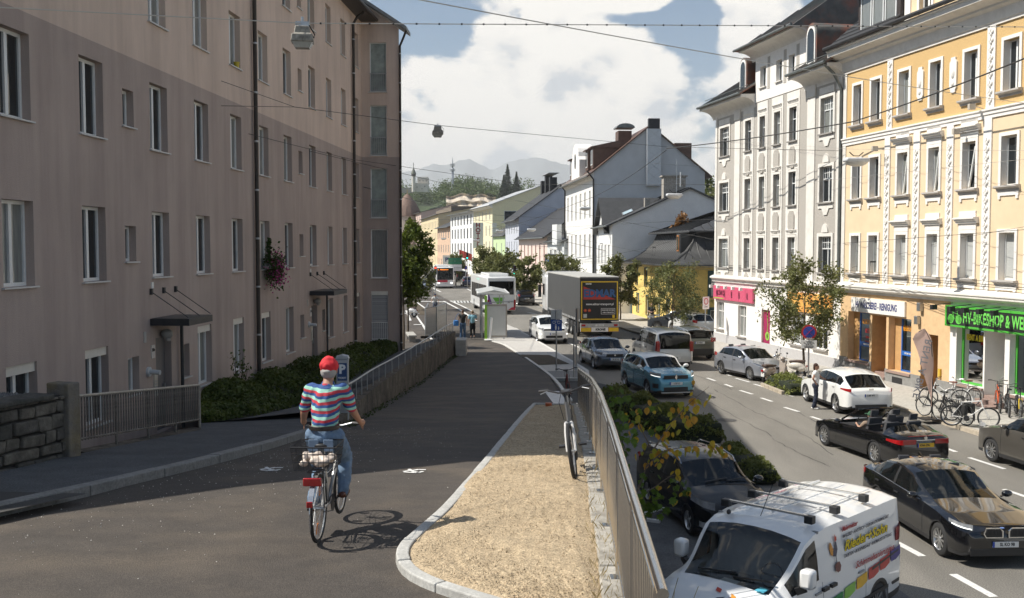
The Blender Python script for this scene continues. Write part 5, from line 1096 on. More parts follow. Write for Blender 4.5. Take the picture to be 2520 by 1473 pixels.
def crown_pts(c, r, h, n, lob=7):
 """points over a lumpy crown volume made of overlapping lobes"""
 lobes = [(np.array([random.gauss(0, .42) * r, random.gauss(0, .42) * r, (random.random() - .45) * h * .75]), random.uniform(.4, .65)) for _ in range(lob)]
 out = []; per = n // lob
 for lc, s in lobes:
  d = rng.normal(size=(per, 3)); d /= np.linalg.norm(d, axis=1)[:, None]; rad = rng.random(per) ** .35
  out.append(lc + d * rad[:, None] * np.array([r * s, r * s, h * s * .55]))
 return np.concatenate(out) + np.array(c)
WOOD = LEAF('wood_leaves', (.04, .075, .015), (.13, .175, .04), .3, .09)
pts = []
for _ in range(430):
 px = random.choice([random.uniform(940, 1400), random.uniform(985, 1230), random.uniform(1400, 1850)]); Y = random.choice([random.uniform(830, 1150), random.uniform(880, 1000)])
 if 1000 < px < 1062 and Y < 905: continue
 r = random.uniform(5, 9); h = random.uniform(12, 19); z = hillz(px, Y); pts.append(crown_pts(((px - CX) / F * Y, Y, z + h * .5), r, h, 110))
for _ in range(260):      # scrub on the slope in front
 px = random.choice([random.uniform(980, 1110), random.uniform(980, 1260)]); Y = random.uniform(560, 760)
 if 1095 < px < 1215 and Y > 500: continue
 r = random.uniform(3, 5); h = random.uniform(5, 9); pts.append(crown_pts(((px - CX) / F * Y, Y, hillz(px, Y) + h * .3), r, h, 80, 5))
for _ in range(60):      # ledge growth on top of the cliff
 px = random.uniform(1080, 1225); Y = random.uniform(806, 830); p = at(px, 470 + 6 * random.random() + 14 * abs((px - 1150) / 75), Y); pts.append(crown_pts(tuple(p), 4, 5, 70, 4))
w_ = leaf_mesh('woodland', np.concatenate(pts), .85, WOOD, kind='stuff'); w_['label'] = 'dense deciduous wood covering the hill'
def spruce(px, py, Y, h):
 top = at(px, py, Y); t = thing('spruce', ('tall dark spruce rising above the hill wood', 'second smaller spruce on the hill', 'slim third spruce at the right')[spruce.n], 'tree', (top.x, top.y, top.z - h)); spruce.n += 1
 MB().cyl((0, 0, 0), (0, 0, h), .5, .05, 6).build('trunk', M('spruce_bark', (.06, .04, .03), .9), t); P = []
 for _ in range(2600):
  z = random.random() ** 1.3; r = (1 - z) * h * .31 * (.55 + .45 * math.sin(z * 46) ** 2) * random.random() ** .4; a = random.random() * 6.283; P.append((r * math.cos(a), r * math.sin(a), h * (.12 + .88 * z) - r * .28))
 leaf_mesh('crown', P, .65, LEAF('spruce_green', (.016, .03, .014), (.04, .055, .025), .15, .15), parent=t, aspect=.35)
spruce.n = 0
spruce(1249, 406, 700, 26); spruce(1271, 424, 705, 21); spruce(1240, 432, 690, 17)
ca = thing('castle', 'white hilltop castle keep with a round tower and pointed cap', 'castle', at(1018, 473, 860)); CW = M('castle_white', (.62, .58, .52), .9, var=.1, scale=.3)
u = 860 / F
MB().cyl((0, 0, 0), (0, 0, 42 * u), 4.6 * u, n=14).build('tower', CW, ca); MB().lathe([(5.6 * u, 39 * u), (5.8 * u, 44.5 * u)], 14).build('gallery', M('castle_dark', (.06, .05, .045), .8), ca)
MB().lathe([(6.6 * u, 44 * u), (5.2 * u, 48 * u), (2.4 * u, 55 * u), (.15, 60 * u)], 14).build('cap', M('cap_green', (.12, .13, .1), .7), ca); MB().cyl((0, 0, 59 * u), (0, 0, 71 * u), .25).build('spire', DARKMETAL, ca)
kp = MB().box(2 * u, 34 * u, 2, 12, 0, 21 * u).build('keep', CW, ca, smooth=False); MB().box(8 * u, 34.5 * u, 5, 14, 21 * u, 36 * u).build('upper_keep', CW, ca, smooth=False)
for k in range(9): MB().box((2 + k * 3.6) * u, (4 + k * 3.6) * u, 1.9, 2.9, 21 * u, 23 * u).build('merlon', CW, kp, smooth=False)
for k in range(8): MB().box((8 + k * 3.5) * u, (10 + k * 3.5) * u, 4.9, 5.9, 36 * u, 38 * u).build('merlon', CW, kp, smooth=False)
for x, z in ((14, 28), (22, 28), (27, 14), (8, 12), (20, 8), (30, 28)): MB().box((x - .9) * u, (x + .9) * u, 1.8 if z < 20 else 4.8, 2.0 if z < 20 else 5.0, (z - 1.4) * u, (z + 1.4) * u).build('window', PANE, kp, smooth=False)
MB().box(-34 * u, -2 * u, 0, 3, -2 * u, 9 * u).build('curtain_wall', M('castle_wall_grey', (.36, .33, .29), .9), ca, smooth=False)
ms = thing('radio_mast', 'slim radio mast on the wooded hill', 'mast', at(1114, 470, 900)); u = 900 / F
MB().lathe([(1.2, 0), (1.0, 55 * u), (.7, 56 * u), (.4, 74 * u), (.1, 82 * u)], 8).build('pole', STEEL, ms)
for z in (48, 51, 60, 64): MB().cyl((0, 0, z * u), (0, 0, (z + 1.4) * u), 2.4, n=8).build('platform', STEEL, ms)
def mountain(name, prof, Y, label, m):
 mb = MB(); xs = np.linspace(prof[0][0], prof[-1][0], 160)
 for px in xs:
  py = float(np.interp(px, [a for a, b in prof], [b for a, b in prof])) + 1.5 * math.sin(px * .21) + 1.0 * math.sin(px * .57); t = at(px, py, Y)
  mb.v += [(t.x, t.y - 900, -5), (t.x, t.y - 350, t.z * .5), tuple(t), (t.x, t.y + 900, -5)]
 for i in range(len(xs) - 1):
  for k in range(3): a = i * 4 + k; mb.f.append((a, a + 1, a + 5, a + 4))
 setting(mb.build(name, m, recalc=False, ang=180), label)
MTN = M('haze_paled_mountain', (.2, .22, .23), .95, var=.2, scale=.01)  # ridge colour paled towards the sky, distance haze put into the base tone
mountain('mountains', [(400, 520), (700, 470), (850, 440), (960, 428), (1030, 418), (1062, 405), (1100, 407), (1125, 397), (1152, 392), (1180, 404), (1215, 420), (1240, 404), (1275, 393), (1320, 388), (1380, 402), (1450, 420), (1600, 430), (1800, 450), (2100, 500), (2400, 540)], 8000, 'far blue mountain ridge', MTN)
HAZEM = bpy.data.materials.new('haze_air'); HAZEM.use_nodes = True; nt = HAZEM.node_tree; nt.nodes.clear(); o_ = nt.nodes.new('ShaderNodeOutputMaterial'); v_ = nt.nodes.new('ShaderNodeVolumePrincipled')
v_.inputs['Color'].default_value = (.97, .985, 1, 1); v_.inputs['Density'].default_value = 1.3e-4; v_.inputs['Anisotropy'].default_value = 0; nt.links.new(v_.outputs[0], o_.inputs['Volume'])
hzb = MB().box(-6100, 6100, -450, 9100, -1.1, 790).build('haze', HAZEM, smooth=False); setting(hzb, 'thin summer haze', 'stuff')
# == VEHICLES
def PAINT(name, c, metal=.0, rough=.3, coat=1.0): return M('paint_' + name, c, rough, metal, var=.03, scale=2, coat=coat, spec=.5 if coat > .5 else .2)
CARGLASS = glass('car_glass', (.30, .36, .36), .25); TINT = glass('tinted_glass', (.10, .11, .11), .5); CLEAR = glass('clear_glass', (.75, .8, .8), .05)
CHROME = M('chrome', (.75, .75, .75), .08, 1, var=0); ALLOY = M('alloy_wheel', (.55, .55, .55), .28, .9, var=.05); TRIM = M('black_trim', (.02, .02, .021), .45, var=.1); CABIN = M('cabin_dark', (.03, .03, .032), .8, var=.1)
SEATM = M('seat_cloth', (.06, .06, .065), .9, var=.15); LAMPW = M('headlamp', (.55, .57, .6), .12, .5, var=.3, scale=8, coat=1); LAMPR = M('tail_lamp', (.35, .01, .012), .15, var=.2, scale=9, coat=1); DRL = M('daytime_light', (.95, .95, .9), .2, emit=1.2, var=0)
PLATE = M('plate_white', (.72, .72, .7), .4, var=.02); PLATE_B = M('plate_blue', (.02, .07, .4), .4); PLATE_Y = M('plate_yellow', (.75, .45, .02), .4); INKP = M('plate_ink', (.02, .02, .025), .5); AMBER = M('amber_lens', (.7, .2, .02), .2, coat=1)
CLS = {   # normalised centre line, shoulder line, windscreen, rear window, side glass, pillars
 'sedan': dict(c=[(0, .42), (.01, .49), (.05, .54), (.16, .61), (.315, .675), (.50, .945), (.58, .99), (.66, 1), (.76, .96), (.90, .765), (.95, .745), (.99, .70), (1, .62)], s=[(0, .40), (.01, .46), (.06, .50), (.18, .585), (.30, .62), (.6, .645), (.85, .67), (.96, .66), (.985, .62), (1, .55)], ws=(.315, .5), rw=(.76, .90), sg=(.40, .84), pil=[(.60, .62), (.775, .785)]),
 'hatch': dict(c=[(0, .42), (.012, .49), (.06, .545), (.16, .615), (.255, .665), (.43, .95), (.52, 1.0), (.66, .995), (.82, .95), (.955, .66), (.985, .61), (1, .5)], s=[(0, .40), (.012, .46), (.08, .51), (.2, .595), (.27, .63), (.5, .65), (.8, .69), (.95, .64), (.985, .57), (1, .48)], ws=(.255, .43), rw=(.83, .955), sg=(.33, .86), pil=[(.555, .58), (.765, .785)]),
 'estate': dict(c=[(0, .43), (.012, .50), (.05, .55), (.15, .62), (.25, .675), (.42, .95), (.50, .995), (.62, 1), (.86, .97), (.91, .94), (.975, .68), (.99, .62), (1, .5)], s=[(0, .41), (.012, .46), (.08, .52), (.2, .60), (.27, .635), (.5, .65), (.9, .68), (.975, .64), (.99, .57), (1, .48)], ws=(.25, .42), rw=(.905, .975), sg=(.33, .89), pil=[(.535, .555), (.72, .74)]),
 'suv': dict(c=[(0, .45), (.012, .54), (.05, .60), (.14, .655), (.25, .70), (.40, .95), (.48, .99), (.62, 1), (.86, .965), (.91, .93), (.965, .68), (.985, .62), (1, .48)], s=[(0, .42), (.012, .52), (.08, .57), (.2, .635), (.27, .66), (.5, .675), (.88, .70), (.96, .66), (.985, .58), (1, .46)], ws=(.25, .40), rw=(.90, .965), sg=(.32, .88), pil=[(.545, .57), (.745, .765)]),
 'mpv': dict(c=[(0, .38), (.012, .46), (.06, .52), (.14, .585), (.20, .63), (.35, .94), (.42, .99), (.55, 1), (.92, .985), (.96, .95), (.99, .62), (.995, .5), (1, .35)], s=[(0, .36), (.012, .43), (.08, .49), (.16, .55), (.22, .58), (.5, .59), (.96, .59), (.99, .55), (1, .35)], ws=(.20, .36), rw=(.955, .99), sg=(.26, .93), pil=[(.43, .45), (.66, .68)]),
 'van': dict(c=[(0, .34), (.012, .42), (.05, .48), (.11, .545), (.175, .60), (.33, .93), (.38, .975), (.46, 1), (.95, 1), (.985, .985), (.995, .9), (1, .5)], s=[(0, .32), (.012, .40), (.06, .46), (.13, .52), (.19, .555), (.4, .57), (.97, .57), (.995, .55), (1, .4)], ws=(.175, .335), rw=(2, 3), sg=(.225, .385), pil=[]),
}
class Car:
 def __init__(s, name, label, cls, L, W, Ht, wb, fo, r, paint, roofpaint=None, scale=1, tum=.77, cat='car', group=None, nose=None, openc=False, glassm=None, rimm=None, spokes=10):
  C = CLS[cls]; s.L, s.W, s.H, s.wb, s.xf, s.r = L, W, Ht, wb, wb / 2 + fo, r; s.C = C; s.tum = tum
  s.t = thing(name, label, cat, group=group); s.t.scale = (scale,) * 3; s.sc = scale
  s.c = lambda d: float(np.interp(d / L, [a for a, b in C['c']], [b for a, b in C['c']])) * Ht
  s.s = lambda d: min(float(np.interp(d / L, [a for a, b in C['s']], [b for a, b in C['s']])) * Ht, s.c(d) - .004)
  s.wheels = [fo, fo + wb]; ra = r * 1.1
  sill = .15 * Ht
  def b(d):
   z = float(np.interp(d, [0, .08, .35, L - .35, L - .08, L], [.2 * Ht, .15 * Ht, sill * .95, sill * .95, .17 * Ht, .22 * Ht]))
   for xc in s.wheels:
    q = abs(d - xc)
    if q < ra: z = max(z, r * .95 + math.sqrt(ra * ra - q * q))
   return min(z, s.s(d) - .06)
  s.b = b
  fr = nose or [(0, .66), (.03, .76), (.08, .85), (.2, .93), (.45, .98), (.8, 1)]
  s.w = lambda d: W / 2 * min(float(np.interp(d, [a for a, k in fr], [k for a, k in fr])), float(np.interp(L - d, [0, .03, .09, .25, .6], [.76, .85, .92, .975, 1])))
  st = {0, .02, .05, .1, .18, .3, .45, .7, L - .02, L - .05, L - .1, L - .18, L - .3, L - .5, L}
  for xc in s.wheels: st |= {xc + ra * k for k in (-1.02, -.98, -.9, -.75, -.55, -.3, 0, .3, .55, .75, .9, .98, 1.02)}
  for v in list(C['ws']) + list(C['rw']) + list(C['sg']) + [q for p in C['pil'] for q in p]:
   if v < 1: st.add(v * L)
  for a, b_ in C['c']: st.add(a * L)
  for a, b_ in (C['ws'], C['rw']):
   if a < 1: st |= {(a + (b_ - a) * k) * L for k in (.25, .5, .75)}
  st = sorted(st); s.st = [st[0]]
  for v in st[1:]:
   if v - s.st[-1] > .012: s.st.append(v)
  nl = 9; grid = []
  for d in s.st:
   row = []; bz, sz, cz, w = b(d), s.s(d), s.c(d), s.w(d)
   for j in range(nl):
    t = j / (nl - 1); z = bz + (sz - bz) * t; row.append((w * s.side(z, sz), z))
   k = max(0, min(1, (cz - sz) / (.3 * Ht) - .15)); k = k * k * (3 - 2 * k)
   ws_ = row[-1][0]; we = ws_ * .82 * (1 - k) + k * W / 2 * tum * min(1, w / (W / 2) + .05); ez = (sz + (cz - sz) * .6) * (1 - k) + k * (cz - .055 * Ht)
   for q in (.07, .5, .9, 1): bul = math.sin(q * math.pi) * .012; row.append((ws_ + (we - ws_) * q + bul * k, sz + (ez - sz) * q))
   for u in (.08, .3, .65, 1): row.append((we * (1 - u), ez + (cz - ez) * (1 - (1 - u) ** 2.2)))
   grid.append(row)
  nj = len(grid[0]); parts = {}
  ws0, ws1 = C['ws']; rw0, rw1 = C['rw']; g0, g1 = C['sg']
  for i in range(len(s.st) - 1):
   dm = (s.st[i] + s.st[i + 1]) / 2 / L
   for j in range(nj - 1):
    key = 'body'
    if j >= nl + 3 - 0:   # top
     if j >= nl + 4:
      if ws0 < dm < ws1: key = 'windscreen'
      elif rw0 < dm < rw1: key = 'rear_window'
      elif roofpaint and ws1 <= dm <= rw0: key = 'roof'
     elif roofpaint and ws0 + .03 <= dm <= rw1: key = 'roof'
    elif nl <= j < nl + 2 and g0 < dm < g1 and not any(a < dm < b_ for a, b_ in C['pil']): key = 'side_window'
    elif nl <= j < nl + 2 and any(a < dm < b_ for a, b_ in C['pil']): key = 'pillar'
    elif j < 1: key = 'sill'
    if openc and j >= nl - 1 + 0 and ws0 + .02 < dm < rw1 - .06 and j >= nl: continue
    for sg in (1, -1):
     if key == 'side_window':
      n_ = sum(1 for a, b_ in C['pil'] if dm > b_); kk = ('side_window', sg, n_)
     else: kk = (key, 0, 0)
     mb = parts.setdefault(kk, MB()); q = []
     for a, bb in ((i, j), (i + 1, j), (i + 1, j + 1), (i, j + 1)): y, z = grid[a][bb]; q.append((s.xf - s.st[a], sg * y, z))
     if (Vector(q[2]) - Vector(q[0])).length > .001: mb.quad(*(q if sg < 0 else q[::-1]))
  for e in (0, len(s.st) - 1):
   pl = [(s.xf - s.st[e], y, z) for y, z in grid[e]]; pl += [(x, -y, z) for x, y, z in reversed(pl[:-1])]; parts[('body', 0, 0)].add(pl, [tuple(range(len(pl)))])
  mats = {'body': paint, 'windscreen': glassm or CARGLASS, 'rear_window': TINT, 'roof': roofpaint, 'side_window': glassm or CARGLASS, 'pillar': TRIM, 'sill': TRIM}
  for (k, a, n_), mb in parts.items():
   me = bpy.data.meshes.new(k); bm = bmesh.new(); me.from_pydata(mb.v, [], mb.f); bm.from_mesh(me); bmesh.ops.remove_doubles(bm, verts=bm.verts, dist=.0008); bmesh.ops.recalc_face_normals(bm, faces=bm.faces); bm.to_mesh(me); bm.free()
   me.polygons.foreach_set('use_smooth', [True] * len(me.polygons)); me.set_sharp_from_angle(angle=R(38)); o = obj(k, me, mats[k], s.t)
   if k == 'body': s.body = o
  hw = W / 2 - .27; MB().box(s.xf - L + .12, s.xf - .12, -hw, hw, .17 * Ht, .36 * Ht).build('underbody', TRIM, s.t, smooth=False)
  x0, x1 = s.xf - ws0 * L - .02, s.xf - min(rw1, .97) * L + .1
  for xc in s.wheels: MB().box(s.xf - xc - r * 1.12, s.xf - xc + r * 1.12, -hw - .02, hw + .02, .2, s.s(xc) - .06).build('wheel_housing', TRIM, s.t, smooth=False)
  MB().box(x1, x0 + .25, -hw - .1, hw + .1, .30 * Ht, .385 * Ht).build('cabin_floor', CABIN, s.t, smooth=False)
  MB().prism([(x0 + .1, s.s(ws0 * L) - .12), (x0 + .1, s.s(ws0 * L) - .02), (x0 - .42, s.s(ws0 * L) - .05), (x0 - .5, s.s(ws0 * L) - .2)], 'y', -hw - .1, hw + .1).build('dashboard', CABIN, s.t, smooth=False)
  s.seats(x0, Ht, openc)
  for k, xc in enumerate(s.wheels):
   for sg in (1, -1): s.wheel(s.xf - xc, sg, rimm or ALLOY, spokes)
 def side(s, z, sz):
  t = max(0, min(1, z / sz)); return .945 + .055 * math.sin(math.pi * min(1, .12 + t * .62)) ** 1 - .02 * max(0, t - .75) / .25
 def ys(s, d, z): return s.w(d) * s.side(z, s.s(d))
 def seats(s, x0, Ht, openc):
  sm = MB().box(-.24, .26, -.22, .22, 0, .14).prism([(-.2, .12), (-.08, .14), (-.26, .72), (-.36, .70)], 'y', -.21, .21).prism([(-.27, .74), (-.2, .74), (-.24, .92), (-.31, .92)], 'y', -.12, .12).mesh('seat', False)
  z = .36 * Ht
  for x, ys in ((x0 - 1.0, (.36, -.36)), (x0 - 1.85, (.36, -.36))):
   for y in ys: obj('seat', sm, SEATM, s.t, (x, y * s.W / 1.8, z))
  st = MB().tube([(.0, .18 * math.cos(k * math.pi / 8), .18 * math.sin(k * math.pi / 8)) for k in range(16)], .014, 6, True).bar((0, -.17, 0), (0, .17, 0), .03).build('steering_wheel', TRIM, s.t, (x0 - .62, .36 * s.W / 1.8, z + .5), (0, R(-25), 0))
 def wheel(s, x, sg, rimm, spokes):
  r, wd = s.r, .1; key = ('wheel', r, spokes, rimm.name)
  if key not in _wc:
   ty = MB().lathe([(r * .66, -wd), (r * .9, -wd * 1.02), (r * .985, -wd * .8), (r, -wd * .4), (r, wd * .4), (r * .985, wd * .8), (r * .9, wd * 1.02), (r * .66, wd)], 28, axis='y', cap=False).mesh('wheel'); ty.materials.append(RUBBER)
   rm = MB().lathe([(r * .70, wd * .9), (r * .66, wd * .98), (r * .62, wd * .8), (r * .60, 0)], 28, axis='y', cap=False)
   for k in range(spokes):
    a = 6.283 * k / spokes; ca, sa = math.cos(a), math.sin(a); px_, pz_ = -sa, ca; w0, w1 = r * .05, r * (.075 if spokes > 7 else .12)
    rm.add([(ca * r * .1 + px_ * w0, wd * .72, sa * r * .1 + pz_ * w0), (ca * r * .1 - px_ * w0, wd * .72, sa * r * .1 - pz_ * w0), (ca * r * .64 - px_ * w1, wd * .88, sa * r * .64 - pz_ * w1), (ca * r * .64 + px_ * w1, wd * .88, sa * r * .64 + pz_ * w1)], [(0, 1, 2, 3)])
   rm.lathe([(r * .001, wd * .85), (r * .14, wd * .82), (r * .16, wd * .7)], 16, axis='y', cap=False); rm = rm.mesh('rim', recalc=False); rm.materials.append(rimm)
   bk = MB().lathe([(.001, wd * .3), (r * .64, wd * .3)], 20, axis='y').mesh('brake_disc'); bk.materials.append(TRIM); _wc[key] = (ty, rm, bk)
  ty, rm, bk = _wc[key]; o = obj('wheel', ty, None, s.t, (x, sg * (s.W / 2 - .115), r), (0, 0, 0 if sg > 0 else math.pi)); obj('rim', rm, None, o); obj('brake_disc', bk, None, o)
 def patch(s, name, m, d0, d1, z0, z1, sg, off=.006, rear=False, n=8):
  """skin-hugging panel on the flank or corner; z0,z1 given at d0 and d1"""
  mb = MB(); z0 = z0 if isinstance(z0, tuple) else (z0, z0); z1 = z1 if isinstance(z1, tuple) else (z1, z1)
  for i in range(n + 1):
   u = i / n; d = d0 + (d1 - d0) * u * u
   for j in range(4):
    z = (z0[0] + (z0[1] - z0[0]) * u); z += ((z1[0] + (z1[1] - z1[0]) * u) - z) * j / 3; dd = s.L - d if rear else d
    y = s.ys(dd, min(z, s.s(dd))) + off; x = s.xf - dd + (-off if rear else off); mb.v.append((x, sg * y, z))
  for i in range(n):
   for j in range(3): a = i * 4 + j; mb.f.append((a, a + 1, a + 5, a + 4))
  return mb.build(name, m, s.t)
 def front(s, y0, y1, z0, z1, name, m, t=.012, rear=False, bevel=.006, parent=None, off=0):
  x = s.xf - s.L - t - off if rear else s.xf + off
  return MB().box(x, x + t, y0, y1, z0, z1).build(name, m, parent or s.t, smooth=False, bevel=bevel)
 def plate(s, txt, z, rear=False, yellow=False, off=.016):
  p = s.front(-.26, .26, z - .056, z + .056, 'number_plate', PLATE_Y if yellow else PLATE, .012, rear, 0, off=off)
  x = (s.xf - s.L - off - .0135) if rear else (s.xf + .0135 + off); rt = (R(90), 0, R(-90)) if rear else (R(90), 0, R(90))
  text(txt, .088, INKP, p, (x, .03 if rear else .03, z), rt, sx=.85, bold=.003, ext=.0008)
  q = .24 if rear else -.24
  s.front(q - .02, q + .02, z - .055, z + .055, 'plate_strip', PLATE_B, .013, rear, 0, p, off=off); return p
 def mirrors(s, m, d):
  z = s.s(d) + .09
  for sg in (1, -1): MB().ball((s.xf - d - .05, sg * (s.ys(d, z - .1) + .13), z), .085, .115, .075, 10, 8).bar((s.xf - d, sg * s.ys(d, z - .1) * .97, z - .05), (s.xf - d - .05, sg * (s.ys(d, z - .1) + .06), z - .03), .04, .03).build('mirror', m, s.t)
 def seams(s, ds, m=TRIM):
  for d in ds:
   for sg in (1, -1):
    z0, z1 = .2 * s.H, s.s(d); MB().tube([(s.xf - d, sg * (s.ys(d, z0 + (z1 - z0) * k / 8) + .0005), z0 + (z1 - z0) * k / 8) for k in range(9)], .005, 4).build('door_seam', m, s.t)
  for d in ds[1:]:
   for sg in (1, -1):
    z = s.s(d) - .13; MB().bar((s.xf - d + .25, sg * (s.ys(d - .2, z) + .014), z), (s.xf - d + .07, sg * (s.ys(d - .07, z) + .014), z), .022, .03).build('door_handle', TRIM if m is TRIM else m, s.t)
 def place(s, px, py, ref, h):
  a = math.atan2(h[1], h[0]); rx_, ry = {'fr': (s.xf - s.wheels[0], -1), 'fl': (s.xf - s.wheels[0], 1), 'rr': (s.xf - s.wheels[1], -1), 'rl': (s.xf - s.wheels[1], 1)}[ref]; ry *= s.W / 2 - .05
  g = gp(px, py); s.t.location = (g.x - s.sc * (rx_ * math.cos(a) - ry * math.sin(a)), g.y - s.sc * (rx_ * math.sin(a) + ry * math.cos(a)), .009); s.t.rotation_euler = (0, 0, a); return s
 def lights(s, zf=(.56, .66), df=.55, zr=(.58, .72), dr=.4, drl=False):
  for sg in (1, -1):
   p = s.patch('headlight', LAMPW, .015, df, (zf[0] * s.H, zf[0] * s.H + .07), (zf[1] * s.H, zf[1] * s.H + .03), sg)
   s.patch('tail_light', LAMPR, .01, dr, (zr[0] * s.H, zr[0] * s.H + .05), (zr[1] * s.H, zr[1] * s.H), sg, rear=True)
   if drl: s.patch('light_strip', DRL, .02, df * .8, (zf[0] * s.H + .01, zf[0] * s.H + .05), (zf[0] * s.H + .03, zf[0] * s.H + .07), sg, .011)
def rails(c, d0, d1, m=STEEL):
 for sg in (1, -1):
  y = c.W / 2 * c.tum - .04; MB().tube([(c.xf - d0, sg * y, c.c(d0) - .06), (c.xf - d0 - .15, sg * y, c.c(d0 + .15) + .0), (c.xf - (d0 + d1) / 2, sg * y, c.c((d0 + d1) / 2) + .02), (c.xf - d1 + .15, sg * y, c.c(d1 - .15) + .0), (c.xf - d1, sg * y, c.c(d1) - .06)], .018, 6).build('roof_rail', m, c.t)
P_BLACK = PAINT('black', (.006, .006, .007), 0, .12)
c = Car('saloon_car', 'glossy black saloon driving towards the viewer at the right edge', 'sedan', 4.94, 1.87, 1.48, 2.98, .85, .34, P_BLACK, scale=.94, spokes=10)
c.lights((.50, .575), .5, (.55, .66), .35, True)
for sg in (1, -1):
 k = MB().prism([(sg * .05, .60), (sg * .40, .60), (sg * .45, .68), (sg * .40, .80), (sg * .12, .80), (sg * .05, .74)], 'x', c.xf + .01, c.xf + .03).build('kidney_grille', CHROME, c.t, smooth=False)
 MB().prism([(sg * .08, .62), (sg * .385, .62), (sg * .425, .68), (sg * .385, .78), (sg * .125, .78), (sg * .08, .73)], 'x', c.xf + .03, c.xf + .036).build('grille_insert', TRIM, k, smooth=False)
 for q in range(6): MB().bar((c.xf + .04, sg * (.11 + q * .055), .63), (c.xf + .04, sg * (.11 + q * .055), .775), .012).build('grille_slat', DARKMETAL, k)
c.front(-.7, .7, .24, .38, 'air_intake', TRIM); c.plate('SL KO 98', .47); c.mirrors(P_BLACK, 1.75); c.seams([1.55, 2.98, 4.0])
MB().lathe([(.001, .012), (.04, .01), (.042, 0)], 16, (c.xf - .12, 0, c.c(.12) + .002)).build('bonnet_badge', M('badge_blue', (.1, .2, .5), .3), c.t)
MB().tube([(c.xf - d, -1 * (c.ys(d, c.s(d)) - .005), c.s(d) + .012) for d in np.linspace(2.0, 4.15, 12)], .009, 5).build('window_trim', CHROME, c.t); MB().tube([(c.xf - d, (c.ys(d, c.s(d)) - .005), c.s(d) + .012) for d in np.linspace(2.0, 4.15, 12)], .009, 5).build('window_trim', CHROME, c.t)
MB().prism([(c.xf - 3.5, 1.45), (c.xf - 3.72, 1.45), (c.xf - 3.72, 1.53)], 'y', -.02, .02).build('roof_fin', P_BLACK, c.t)
saloon = c.place(2312, 1368, 'fr', (.05, -1))
c = Car('estate_car', 'black estate car parked below the yellowing sapling', 'estate', 4.67, 1.83, 1.5, 2.7, .88, .32, PAINT('graphite', (.005, .006, .008), 0, .2, .25), scale=.93, spokes=5)
c.lights((.49, .60), .75); c.front(-.45, .45, .52, .68, 'grille', TRIM); c.front(-.65, .65, .24, .42, 'air_intake', TRIM); c.mirrors(P_BLACK, 1.35); c.seams([1.3, 2.45, 3.4]); rails(c, 1.9, 4.2, CHROME)
for k in (-.35, .15): MB().bar((c.xf - 1.22, k, c.c(1.22) + .03), (c.xf - 1.3, k + .55, c.c(1.3) + .03), .02).build('wiper', TRIM, c.t)
c.patch('fog_lamp', LAMPW, .06, .3, .34, .46, 1); c.patch('fog_lamp', LAMPW, .06, .3, .34, .46, -1)
c.place(1696, 1316, 'fr', (.2, -.98))
c = Car('convertible_car', 'black open convertible with two people driving away', 'sedan', 4.70, 1.79, 1.40, 2.76, .82, .33, P_BLACK, scale=.94, openc=True, spokes=10)
for sg in (1, -1): c.patch('tail_light', LAMPR, .0, .55, (.74, .80), (.90, .86), sg, rear=True, off=.01)
for sg in (1, -1): c.front(.30 if sg > 0 else -.72, .72 if sg > 0 else -.30, .76, .89, 'tail_light', LAMPR, .02, True)
c.plate('KR66 ZRL', .73, True, True); c.front(-.3, .3, .86, .885, 'chrome_strip', CHROME, .02, True); c.front(-.75, .75, .28, .33, 'bumper_chrome', CHROME, .02, True); c.front(-.55, .55, .98, 1.0, 'brake_light', LAMPR, .012, True); c.mirrors(P_BLACK, 1.75); c.seams([1.55, 3.2], P_BLACK)
for sg in (1, -1): c.front(sg * .5 - .12, sg * .5 + .12, .27, .34, 'exhaust', CHROME, .03, True)
MB().lathe([(.001, -.01), (.05, -.01), (.05, 0)], 14, (c.xf - 4.70 - .012, 0, .93), 'x').build('boot_badge', CHROME, c.t)
wf = [(c.xf - 1.55, -.70, .96), (c.xf - 2.25, -.58, 1.36), (c.xf - 2.32, 0, 1.40), (c.xf - 2.25, .58, 1.36), (c.xf - 1.55, .70, .96)]
MB().tube(wf, .028, 6).build('windscreen_frame', P_BLACK, c.t); MB().tube([(c.xf - 2.9, y, 1.0 + (.0 if abs(y) > .5 else .02)) for y in (-.7, -.35, 0, .35, .7)], .03, 6).build('wind_deflector', TRIM, c.t)
convertible = c.place(2153, 1143, 'rl', (-.22, .975))
PW = PAINT('white', (.74, .74, .72), 0, .3)
c = Car('electric_car', 'white electric car parked by the kerb with a woman at its door', 'hatch', 4.75, 1.92, 1.62, 2.89, .84, .35, PW, scale=.93, rimm=M('silver_wheel', (.62, .61, .6), .3, .7), spokes=5, glassm=TINT)
for sg in (1, -1): c.patch('tail_light', LAMPR, .02, .6, (.92, .98), (1.06, 1.03), sg, rear=True, off=.008)
c.lights((.5, .57), .5, (.0, .01), .02); c.plate('S 285 WY', .80, True); c.front(-.62, .62, .28, .46, 'diffuser', TRIM, .03, True); c.mirrors(TRIM, 1.5); c.seams([1.35, 2.6, 3.7], M('seam_grey', (.3, .3, .3), .5)); c.front(-.09, .09, 1.0, 1.06, 'tail_badge', CHROME, .008, True)
tesla = c.place(2057, 1017, 'rl', (-.1, 1))
c = Car('grey_car', 'grey brown parked car cut off by the right picture edge', 'suv', 4.4, 1.84, 1.6, 2.62, .85, .34, PAINT('taupe', (.13, .12, .105), .5, .3), scale=.94, spokes=10); c.lights(); c.mirrors(PAINT('taupe', (.13, .12, .105)), 1.5); c.seams([1.3, 2.45, 3.5]); c.place(2440, 1137, 'fl', (-.16, .987))
